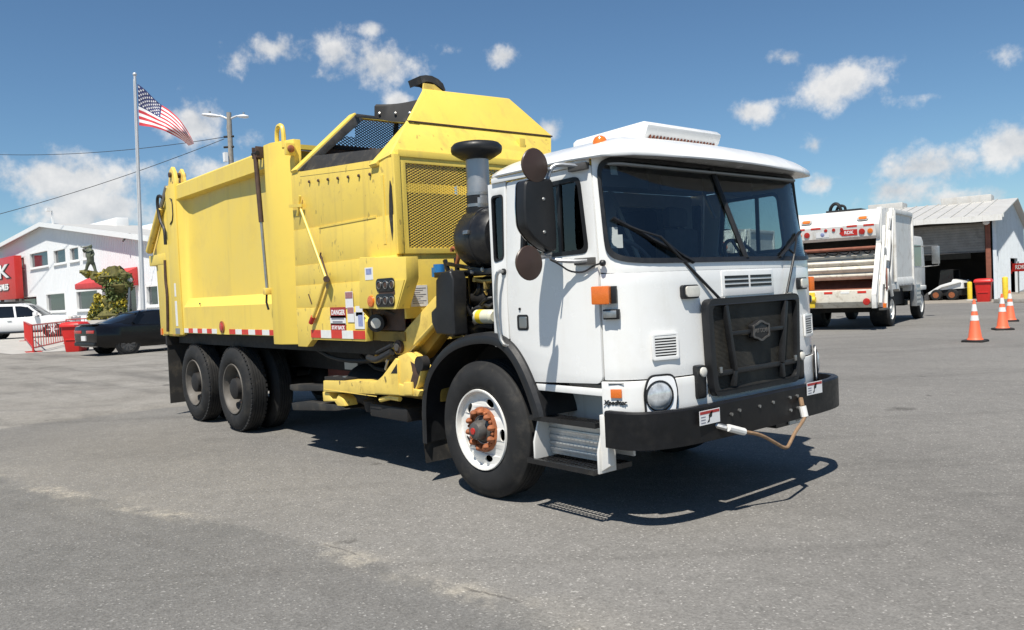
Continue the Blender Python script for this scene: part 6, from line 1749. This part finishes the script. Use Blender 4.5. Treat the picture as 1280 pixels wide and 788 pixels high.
# ================================================================ right background
# ---- white rear-loading refuse truck
def rear_loader(loc, rz, label, full=True):
    o = empty('refuse_truck', loc, rz); tag(o, label, 'garbage truck')
    m = 'truck_white'
    b = B()
    for y in (-.45,.37): b.box((-1.2,y,.68),(5.2,y+.08,.95))
    b.box((-.6,-.7,.45),(.6,.7,.62)); b.box((4.0,-.7,.45),(4.6,.7,.62)); b.box((1.2,-.85,.55),(3.3,.85,1.05)); b.build('chassis', 'chassis_black', o)
    for sg in (-1,1):
        for x in (0.,4.28):
            w = empty('wheel'); w.parent = o
            ww = .55 if x==0 else .30
            B().lathe([(.29,-sg*.04),(.33,-sg*.01),(.42,0),(.47,-sg*.02),(.50,-sg*.06),(.50,-sg*(ww-.05)),(.42,-sg*ww),(.29,-sg*ww)], (x,sg*1.2,.50), 'Y', 28, closed=True).build('tyre', 'rubber', w)
            B().lathe([(.295,-sg*.03),(.30,-sg*.015),(.285,-sg*.02),(.26,-sg*.14 if x==0 else -sg*.05),(.12,-sg*.15 if x==0 else -sg*.03),(.10,-sg*.02),(0,-sg*.02)], (x,sg*1.2,.50), 'Y', 24, cap=False).build('rim', 'rim_white', w)
        # packer body side: panel set back between rails
        B().box((.35,min(sg*1.14,sg*1.19),1.42),(3.0,max(sg*1.14,sg*1.19),3.32)).build('side_panel', m, o)
        B().box((.35,min(sg*1.12,sg*1.24),3.32),(3.0,max(sg*1.12,sg*1.24),3.46)).build('top_rail', m, o, bevel=.02)
        B().prism([(1.22,1.16),(1.24,1.30),(1.19,1.42),(1.1,1.42),(1.1,1.16)] if sg>0 else [(-1.22,1.16),(-1.24,1.30),(-1.19,1.42),(-1.1,1.42),(-1.1,1.16)], 'X', .35, 3.0).build('lower_rail', m, o)
        for x in (.35,2.92): B().box((x,min(sg*1.12,sg*1.245),1.15),(x+.10,max(sg*1.12,sg*1.245),3.47)).build('body_post', m, o, bevel=.01)
        for k in range(24): B().box((.40+.107*k,min(sg*1.222,sg*1.228),1.17),(.45+.107*k,max(sg*1.222,sg*1.228),1.20)).build('rail_hole', 'chassis_black', o) if k%2==0 else None
        B().prism([(-.75,1.10),(-.55,1.22),(.62,1.22),(.80,1.0),(.62,1.08),(-.5,1.08)], 'Y', sg*.95, sg*1.25).build('wheel_fender', m, o)
        # tailgate cheek
        ch = [(.33,3.44),(-.85,3.42),(-1.22,3.28),(-1.45,2.95),(-1.40,2.62),(-1.18,2.35),(-1.30,1.75),(-1.62,1.32),(-1.92,1.15),(-1.92,.80),(-1.5,.62),(-.75,.62),(-.62,1.05),(.33,1.20)]
        B().prism(ch, 'Y', sg*1.13, sg*1.22).build('cheek', m, o, bevel=.01)
        # slanted ribs, cylinders and pipes on the cheek
        for a, c, r in (((-.15,3.42),(-1.05,1.15),.055),((-.45,3.30),(-1.35,1.25),.04),((.05,3.2),(-.55,1.35),.045),((-1.1,2.3),(-.35,.9),.05),((.2,3.4),(.2,1.3),.05),((-1.35,1.9),(-1.75,.75),.045),((-1.0,1.3),(-1.15,.55),.05)):
            B().tube([(a[0],sg*1.265,a[1]),(c[0],sg*1.265,c[1])], r, 8).build('cheek_rib', m, o)
        B().tube([(-.62,sg*1.30,2.75),(-.95,sg*1.30,1.9)], .07, 12).build('packer_cylinder', m, o)
        B().tube([(-.62,sg*1.30,2.75),(-.45,sg*1.30,3.12)], .035, 10).build('cylinder_rod', 'steel', o)
        B().lathe([(.09,0),(.09,sg*.09),(.05,sg*.12)], (-.55,sg*1.22,2.78), 'Y', 14).build('pivot', 'hub_grey', o)
        B().tube([(-.3,sg*1.29,3.1),(-.5,sg*1.31,2.6),(-.42,sg*1.3,2.2),(-.8,sg*1.3,1.6)], .022, 6, 2).build('hose', 'hose', o)
        B().tube([(-1.05,sg*1.30,1.7),(-1.2,sg*1.33,1.4),(-1.1,sg*1.3,1.1)], .02, 6, 2).build('hose', 'rust_post', o)
        B().box((-1.25,min(sg*1.22,sg*1.30),.60),(-1.15,max(sg*1.22,sg*1.30),.72)).build('step_lamp', 'amber_lens', o)
        B().box((-1.75,min(sg*1.22,sg*1.36),.55),(-1.2,max(sg*1.22,sg*1.36),.60)).build('side_step', 'hub_grey', o)
    for y in (-1.17,1.17):
        B().bar((-1.08,y,3.42),(-1.30,y,2.35),.13,.10).build('gate_arm', m, o, bevel=.01)
        B().bar((-1.26,y,2.45),(-2.02,y,.95),.13,.10).build('gate_arm', m, o, bevel=.01)
        B().bar((-.95,y*1.06,2.9),(-1.72,y*1.06,.70),.09,.08).build('gate_arm', m, o, bevel=.01)
        B().box((-2.06,y-.06,.62),(-1.92,y+.06,1.02)).build('gate_foot', m, o, bevel=.01)
    B().box((.36,-1.13,1.16),(2.99,1.13,3.40)).build('body_core', m, o)
    # tailgate front panel with lamps
    up = [(.30,3.42),(-.85,3.405),(-1.21,3.265),(-1.435,2.95),(-1.39,2.63),(-1.30,2.55),(-.9,2.62),(.3,2.7)]
    B().prism(up, 'Y', -1.128, 1.128).build('upper_gate', m, o)
    fxz = [(-1.435,2.95),(-1.39,2.63)]
    nx_ = Vector((-.99,0,-.14)).normalized()
    def face(y, f):      # f 0..1 up the slanted rear face of the gate
        a = Vector((-1.39,y,2.63)); c = Vector((-1.435,y,2.95)); return a.lerp(c,f)+nx_*.004
    M0 = lambda y,f: frame(face(y,f),(0,-1,0),(-.045,0,.32))
    for y in (-.98,.98): B(M0(y,.42)).lathe([(.075,0),(.07,.02),(0,.03)], (0,0,0), 'Z', 16).build('tail_lamp', 'amber_lens', o)
    for y in (-.76,.76): B(M0(y,.42)).lathe([(.085,0),(.08,.02),(0,.03)], (0,0,0), 'Z', 16).build('tail_lamp', 'red_lens', o)
    for y in (-.22,0,.22): B(M0(y,.72)).lathe([(.05,0),(.045,.015),(0,.02)], (0,0,0), 'Z', 12).build('identification_lamp', 'red_lens', o)
    for y in (-.95,-.5,.5,.95): B(M0(y,.95)).box((-.14,-.025,0),(.14,.025,.003)).build('reflective_tape', 'tape_red', o)
    Mu = lambda y: frame(Vector((-1.04,y,3.345)),(0,-1,0),(.36,0,.14))
    for y in (-.78,.78):
        q = empty('strobe_lamp'); q.parent = o
        Mq = frame(Vector((-1.33,y,3.13)),(0,-1,0),(.23,0,.315))
        B(Mq).plate(rrect(-.15,-.07,.15,.07,.06), [], lambda u,v,w:(u,v,w), .02).build('bezel', 'steel', q)
        B(Mq).plate(rrect(-.11,-.045,.11,.045,.04), [], lambda u,v,w:(u,v,.02+w), .02).build('lens', 'amber_lens', q)
    s = B(M0(-.42,.40)).prism([(-.27,0),(-.20,.085),(.22,.085),(.22,-.085),(-.20,-.085)], 'Z', .001, .006).build('maker_plate', 'sign_red', o)
    text('RDK', .125, M0(-.41,.40) @ Matrix.Translation((0,0,.007)), 'lettering_white', s, 'lettering', .001, .004)
    B(M0(.32,.36)).box((-.18,-.08,.001),(.18,.08,.004)).build('gate_decal', 'decal_white', o)
    B(M0(.32,.36)).lathe([(.06,.004),(.055,.007)], (0,0,0), 'Z', 14).build('decal_disc', 'decal_blue', o)
    # hopper: dark throat, cross bar, curved packer panels, worn sill
    B().box((-.55,-1.12,1.0),(-.50,1.12,2.65)).build('throat', 'shed_dark', o)
    B().tube([(-1.28,-1.12,2.30),(-1.28,1.12,2.30)], .05, 10).build('cross_bar', 'rust_post', o)
    b = B()
    for k in range(5): b.tube([(-1.22,-1.0+.3*k,2.30),(-1.12,-.85+.3*k,2.12),(-1.0,-.7+.35*k,2.2)], .02, 6, 1)
    b.build('gate_hoses', 'hose', o)
    for k, (z0, z1, x0, x1) in enumerate(((2.22,2.02,-.95,-1.10),(2.02,1.82,-1.08,-1.14),(1.82,1.62,-1.12,-1.12),(1.62,1.42,-1.10,-1.02))):
        rows = []
        for i in range(7):
            t = i/6; bx = -.09*math.sin(math.pi*t)
            rows.append([(x0+(x1-x0)*t+bx,y,z0+(z1-z0)*t) for y in (-1.10,1.10)])
        B().grid(rows).build('packer_panel', 'hopper_scraped', o)
    B().prism([(-1.6,.98),(-1.0,1.02),(-.6,1.35),(-.6,1.40),(-1.05,1.10),(-1.6,1.08)], 'Y', -1.12, 1.12).build('hopper_floor', 'rust_post', o)
    B().prism([(-1.93,.80),(-1.93,1.12),(-1.86,1.14),(-1.58,1.05),(-1.5,.62),(-1.8,.64)], 'Y', -1.12, 1.12).build('sill', 'hopper_scraped', o, bevel=.01)
    for k in range(4): B().box((-1.936,-.95+.5*k*.9,1.04),(-1.931,-.72+.5*k*.9,1.10)).build('reflective_tape', 'tape_red' if k%2==0 else 'tape_white', o)
    B().box((-2.02,.42,.66),(-1.94,1.20,1.10)).build('winch_plate', 'bollard_yellow', o, bevel=.02)
    B().tube([(-2.0,.40,.90),(-2.0,1.16,.90)], .08, 12).build('winch_drum', 'bollard_yellow', o)
    B().lathe([(.10,0),(.09,.03),(0,.04)], (-1.935,-.95,.80), (Vector((0,1,0)),Vector((0,0,1)),Vector((-1,0,0))), 14).build('tail_lamp', 'red_lens', o)
    b = B(); b.box((-.35,-.5,3.44),(.3,.5,3.50)); b.tube([(-.2,.1,3.46),(-.25,.15,3.68),(-.2,.3,3.72),(-.15,.42,3.60),(-.1,.45,3.46)], .05, 8, 2); b.tube([(-.1,0,3.46),(-.15,.0,3.62),(-.1,.2,3.66),(-.05,.3,3.46)], .04, 8, 2); b.build('roof_hoses', 'hose', o)
    # cab
    cb_ = B(); cb_.prism([(3.12,.95),(5.35,.95),(5.42,1.7),(5.2,2.62),(4.95,2.75),(3.12,2.75)], 'Y', -1.12, 1.12); cab_ = cb_.build('cab', m, o, bevel=.05)
    for sg in (-1,1):
        B().box((3.5,min(sg*1.115,sg*1.13),1.75),(4.75,max(sg*1.115,sg*1.13),2.45)).build('window', 'dark_glass', cab_)
        B().tube([(5.0,sg*1.12,2.42),(4.95,sg*1.60,2.42),(4.95,sg*1.62,1.75),(5.0,sg*1.12,1.72)], .02, 6).build('mirror_arm', 'steel', cab_)
        B().box((4.91,min(sg*1.42,sg*1.66),1.80),(4.98,max(sg*1.42,sg*1.66),2.40)).build('mirror', 'steel', cab_, bevel=.02)
        B().box((3.85,min(sg*1.08,sg*1.26),.95),(4.75,max(sg*1.08,sg*1.26),1.10)).build('fender', m, cab_, bevel=.03)
        B().box((3.2,min(sg*1.05,sg*1.25),.45),(3.85,max(sg*1.05,sg*1.25),1.15)).build('battery_box', 'galvanized', cab_, bevel=.02)
        for k in range(4): B().box((3.25,min(sg*1.25,sg*1.262),.55+.14*k),(3.8,max(sg*1.25,sg*1.262),.62+.14*k)).build('box_rib', 'alum_tread', cab_)
    B().tube([(3.06,-.95,1.2),(3.06,-.95,3.2)], .06, 10).build('exhaust', 'chassis_black', o)
    return o
rwp = px_ground(1112,408); fwp = px_ground(1151,397.5)
hv = (fwp-rwp); hv.z = 0; rz = math.atan2(hv.y,hv.x)
oc = rwp + Matrix.Rotation(rz,3,'Z') @ Vector((0,1.1,0))
rl = rear_loader((oc.x,oc.y,0), rz, 'white rear-loading refuse truck standing between the yellow truck and the open shed')
rl2 = copy_tree(rl); rl2.location = (oc.x-6.6, oc.y+2.6, 0)
rl2['label'] = 'white rear-loading refuse truck glimpsed through the cab windows of the yellow truck'

# ---- open metal shed
SA = math.atan2(.239,.971); SC0 = Vector((-10.12,39.51,0)) + Matrix.Rotation(SA,3,'Z') @ Vector((-.35,.7,0))
SX = Vector((math.cos(SA),math.sin(SA),0)); SY = Vector((-math.sin(SA),math.cos(SA),0))
sd_ = empty('open_shed', SC0, SA); tag(sd_, 'open-fronted metal shed with pale roof and rusty red post', 'shed')
def EW(px, py):      # end wall plane: (depth along the wall, z)
    p = on_wall(px, py, SC0, SX); return (p-SC0).dot(SY), p.z
def FT(px, py, off=0.):      # front plane
    p = on_wall(px, py, SC0+SY*off, SY); return (p-SC0).dot(SX), p.z
AY_ = 9.0; eave = 4.22; ridge = 5.55; DEP = 2*AY_
L = 8.6
ex0 = EW(1263,345)[0]
dx0 = min(max(ex0,4.0),14.0)
endp = [(0,0),(dx0,0),(dx0,2.1),(dx0+5.0,2.1),(dx0+5.0,0),(DEP,0),(DEP,eave),(AY_,ridge),(0,eave)]
B().plate(endp, [], lambda u,v,w:(-w,u,v), .15).build('end_wall', 'siding_shed', sd_)
b = B(); y = .2
while y < DEP-.1:
    t = eave+(ridge-eave)*(1-abs(y-AY_)/AY_)-.05
    z0 = 2.12 if dx0 < y < dx0+5.0 else .05
    b.box((0,y-.03,z0),(.03,y+.03,t)); y += .3
stuff(b.build('siding_ribs', 'siding_shed', sd_))
xw = FT(1241.5,320)[0]
B().box((xw,-.02,0),(-.16,.12,eave-.25)).build('front_wall', 'siding_shaded', sd_)
b = B(); x = xw+.08
while x < -.2: b.box((x-.03,-.05,.05),(x+.03,-.02,eave-.3)); x += .24
b.build('siding_ribs', 'siding_shaded', sd_)
xp = FT(1235.5,320)[0]
for k in range(2):
    B().box((xp-.11-6.2*k,-.05,0),(xp+.11-6.2*k,.17,eave-.2)).build('post', 'rust_post', sd_, bevel=.01)
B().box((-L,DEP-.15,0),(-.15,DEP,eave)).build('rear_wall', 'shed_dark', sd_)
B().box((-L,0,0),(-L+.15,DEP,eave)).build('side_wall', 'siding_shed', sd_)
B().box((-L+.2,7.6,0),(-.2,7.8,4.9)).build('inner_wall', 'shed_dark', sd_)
# roof slopes with standing ribs, fascia, ridge vents
rfs = empty('roof'); rfs.parent = sd_
for y0, z0, y1, z1 in ((-.7,eave-.08,AY_,ridge+.02),(AY_,ridge+.02,DEP+.5,eave-.06)):
    B().prism([(y0,z0),(y1,z1),(y1,z1+.06),(y0,z0+.06)], 'X', -L-.3, .35).build('roof_slope', 'roof_metal', rfs)
b = B()
for k in range(int((L+.6)/.62)):
    x = -L-.2+.62*k; b.prism([(-.7,eave-.02),(AY_,ridge+.08),(AY_,ridge+.13),(-.7,eave+.03)], 'X', x, x+.06)
stuff(b.build('roof_ribs', 'roof_metal', rfs))
rwf = random.Random(4); x = -L-.3
b = B()
prev = 0
while x < .33:
    nx2 = min(.34, x+rwf.uniform(1.0,2.2)); s0_, s1_ = prev, rwf.uniform(-.07,.05)
    b.prism([(x,eave-.27+s0_),(nx2,eave-.27+s1_),(nx2,eave+.0+s1_*.3),(x,eave+.0+s0_*.3)], 'Y', -.76, -.705); prev = s1_; x = nx2
b.build('fascia', 'white_dull', rfs)
B().box((.352,-.72,eave-.15),(.40,-.4,eave+.05)).build('gutter_end', 'white_dull', rfs)
def ridge_vent(pa, pb):
    def RP(px, py): p = on_wall(px, py, SC0+SY*(AY_-.8), SY); return (p-SC0).dot(SX), p.z
    a = RP(*pa); c = RP(*pb); B().box((a[0],AY_-.8,ridge-.35),(c[0],AY_+.8,ridge+.38)).build('ridge_vent', 'roof_metal', rfs, bevel=.03)
ridge_vent((1176,251),(1239,246)); ridge_vent((1085,258),(1128,254))
# roll-up curtain hanging in the bay, slat by slat
zr = FT(1200,315)[1]
rc = empty('rollup_door'); rc.parent = sd_
z = zr; k = 0
while z < eave-.30:
    B().box((xp-6.0,.06+.012*(k%2),z),(xp-.14,.10+.012*(k%2),z+.128)).build('slat', 'rollup_grey', rc); z += .135; k += 1
B().box((xp-6.0,.04,zr-.08),(xp-.14,.14,zr-.005)).build('bottom_bar', 'hub_grey', rc)
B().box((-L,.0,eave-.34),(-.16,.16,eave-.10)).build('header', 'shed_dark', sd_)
# floodlight at the corner of the bay, arrow sign by the side opening
p = FT(1233,275.5); B().ball((p[0],-.2,p[1]-.12), .16, 2, (1,1,.8)).build('floodlight', 'lamp_white', sd_)
B().box((-6.2,7.45,2.2),(-2.0,7.59,2.6)).build('inner_shelf', 'interior_grey', sd_)
for k in range(5): B().box((-5.8+.8*k,7.30,2.6),(-5.3+.8*k,7.58,2.95)).build('shelf_box', ('rollup_grey','hub_grey','rust_post')[k%3], sd_)
asg = empty('arrow_sign', SC0+SX*.25+SY*(dx0+2.0), SA); tag(asg, 'red arrow sign on a post at the side opening of the shed', 'sign')
Ms = frame((0,0,1.55),(.75,-.66,0),(0,0,1))
B().tube([(0,0.03,0),(0,.03,1.9)], .04, 8).build('post', 'steel', asg)
sp = B(Ms).prism([(-.85,0),(-.45,.36),(-.45,.24),(.75,.24),(.75,-.24),(-.45,-.24),(-.45,-.36)], 'Z', 0, .03).build('panel', 'sign_red', asg)
text('RDK', .34, Ms @ Matrix.Translation((.15,0,.033)), 'lettering_white', sp, 'lettering', .003, .008)
# ---- bollards, bin, wooden kerb
def bollard(p, h, lab, r=.11):
    o = empty('bollard', (p.x,p.y,0)); tag(o, lab, 'bollard', 'yellow bollards by the shed')
    B().lathe([(r,0),(r,h-.06),(r*.8,h-.02),(0,h)], (0,0,0), 'Z', 18).build('shaft', 'bollard_yellow', o, ang=50)
    B().lathe([(r*1.7,0),(r*1.5,.05),(r,.07)], (0,0,0), 'Z', 18).build('footing', 'concrete', o)
bollard(px_ground(1212.5,376), .95, 'yellow bollard in front of the shed bay beside the red bin')
bollard(px_ground(1257,377), 1.15, 'yellow bollard at the pale corner of the shed', .12)
p = px_ground(1230,377.5); tote((p.x,p.y,0), SA, 'red wheeled waste bin at the rusty post of the shed', 1.08)
q0 = px_ground(1243,379); q1 = px_ground(1284,378.5)
kb = B(); kb.bar((q0.x,q0.y,.09),(q1.x,q1.y,.09),.18,.17); tag(kb.build('timber_kerb', 'wood_pole', None, bevel=.01), 'weathered timber beam lying along the foot of the shed wall', 'beam')
# ---- skid steer inside the bay
p = SC0+SX*FT(1186,360,.9)[0]+SY*.9
sk = empty('skid_steer', (p.x,p.y,0), SA+R(165)); sk.scale = (.80,.80,.80); tag(sk, 'small white skid-steer loader parked in the shed bay', 'loader')
B().prism([(-1.0,.30),(.75,.30),(.85,.55),(.3,.75),(-.9,.85),(-1.05,.7)], 'Y', -.62, .62).build('frame', 'chassis_black', sk, bevel=.03)
B().prism([(-1.15,.75),(-1.1,1.20),(-.55,1.36),(-.35,1.0),(.55,.78),(.95,.48),(.75,.62),(-.3,.72)], 'Y', -.68, .68).build('cowl', 'white_paint', sk, bevel=.03)
for sg in (-1,1):
    B().prism([(-1.1,1.15),(-.9,1.3),(.2,1.0),(1.1,.45),(1.0,.35),(.1,.85)], 'Y', sg*.70, sg*.82).build('lift_arm', 'white_paint', sk, bevel=.02)
    for x in (-.55,.45):
        w = empty('wheel'); w.parent = sk
        B().lathe([(.2,0),(.34,-sg*.02),(.36,-sg*.08),(.36,-sg*.24),(.3,-sg*.28),(.2,-sg*.28)], (x,sg*.92,.36), 'Y', 22, closed=True).build('tyre', 'rubber', w)
        B().lathe([(.21,-sg*.01),(.18,-sg*.06),(.08,-sg*.05),(0,-sg*.03)], (x,sg*.92,.36), 'Y', 18).build('rim', 'rust_orange', w)
    B().prism([(-.55,1.0),(-.50,1.95),(.25,1.95),(.42,1.0)], 'Y', sg*.50, sg*.53).build('cab_side', 'dark_glass', sk)
B().box((-.52,-.52,1.94),(.27,.52,2.0)).build('cab_roof', 'chassis_black', sk, bevel=.02)
for x in (-.5,.3):
    for y in (-.5,.5): B().bar((x,y,.9),(x*.95,y,1.96),.05,.05).build('cab_post', 'chassis_black', sk)
B().prism([(.95,.05),(1.5,.02),(1.45,.12),(1.05,.5),(.95,.5)], 'Y', -.85, .85).build('bucket', 'hub_grey', sk)
B().box((-1.18,-.45,.80),(-1.12,.45,1.1)).build('rear_grille', 'chassis_black', sk)
# ---- yellow telehandler in the dark bay
p = SC0+SX*(-5.9)+SY*5.2
th = empty('telehandler', p, SA+R(95)); tag(th, 'dusty yellow telehandler standing in the dark shed behind the white loader', 'telehandler')
B().prism([(-1.8,.6),(1.8,.6),(1.9,1.0),(.4,1.15),(-1.9,1.4),(-1.95,.9)], 'Y', -.75, .75).build('body', 'yellow_arm', th, bevel=.04)
B().prism([(-.4,1.1),(-.3,2.5),(.7,2.5),(.95,1.1)], 'Y', .1, .85).build('cab', 'dark_glass', th, bevel=.03)
B().box((-.35,.08,2.5),(.75,.88,2.58)).build('cab_roof', 'yellow_arm', th)
B().bar((-1.9,-.3,2.1),(2.6,-.3,1.3),.36,.40).build('boom', 'yellow_arm', th, bevel=.02)
B().box((2.5,-.8,.3),(2.62,.5,1.3)).build('fork_carriage', 'rust_post', th)
for y in (-.55,.25): B().box((2.6,y-.06,.3),(3.7,y+.06,.36)).build('fork', 'hub_grey', th)
for sg in (-1,1):
    for x in (-1.25,1.25):
        w = empty('wheel'); w.parent = th
        B().lathe([(.28,0),(.50,-sg*.02),(.55,-sg*.1),(.55,-sg*.3),(.5,-sg*.36),(.28,-sg*.36)], (x,sg*1.05,.55), 'Y', 22, closed=True).build('tyre', 'rubber', w)
        B().lathe([(.29,-sg*.02),(.26,-sg*.1),(0,-sg*.06)], (x,sg*1.05,.55), 'Y', 18).build('rim', 'bollard_yellow', w)

# ---- traffic cones
CONE = None
for px, py, lab in ((1219,427.5,'orange traffic cone standing apart from the other two'),(1253.5,412.5,'middle orange traffic cone of the row leading to the shed'),(1263,402,'orange traffic cone nearest the open shed')):
    p = px_ground(px, py)
    if CONE is None:
        o = empty('traffic_cone', (p.x,p.y,0)); CONE = o
        B().grid([[(x,y,z) for x,y in rrect(-w,-w,w,w,.04,3)] for z,w in ((0,.215),(.035,.215),(.05,.19))], True, cap=True).build('base', 'rubber', o, ang=40)
        rz_ = lambda z: .145-.122*(z/.91)
        def band(nm, m, z0, z1, e): B().lathe([(rz_(z0)+e,z0),(rz_(z1)+e,z1)], (0,0,0), 'Z', 28).build(nm, m, o)
        B().lathe([(.165,.045),(.15,.07),(rz_(.10),.10),(rz_(.89),.89),(.018,.91),(0,.91)], (0,0,0), 'Z', 28).build('body', 'cone_orange', o)
        band('collar', 'cone_white', .46, .57, .003); band('collar', 'cone_white', .66, .81, .003)
    else:
        o = copy_tree(CONE); o.location = (p.x,p.y,0); o.rotation_euler.z = px*.3
    tag(o, lab, 'traffic cone', 'traffic cones')
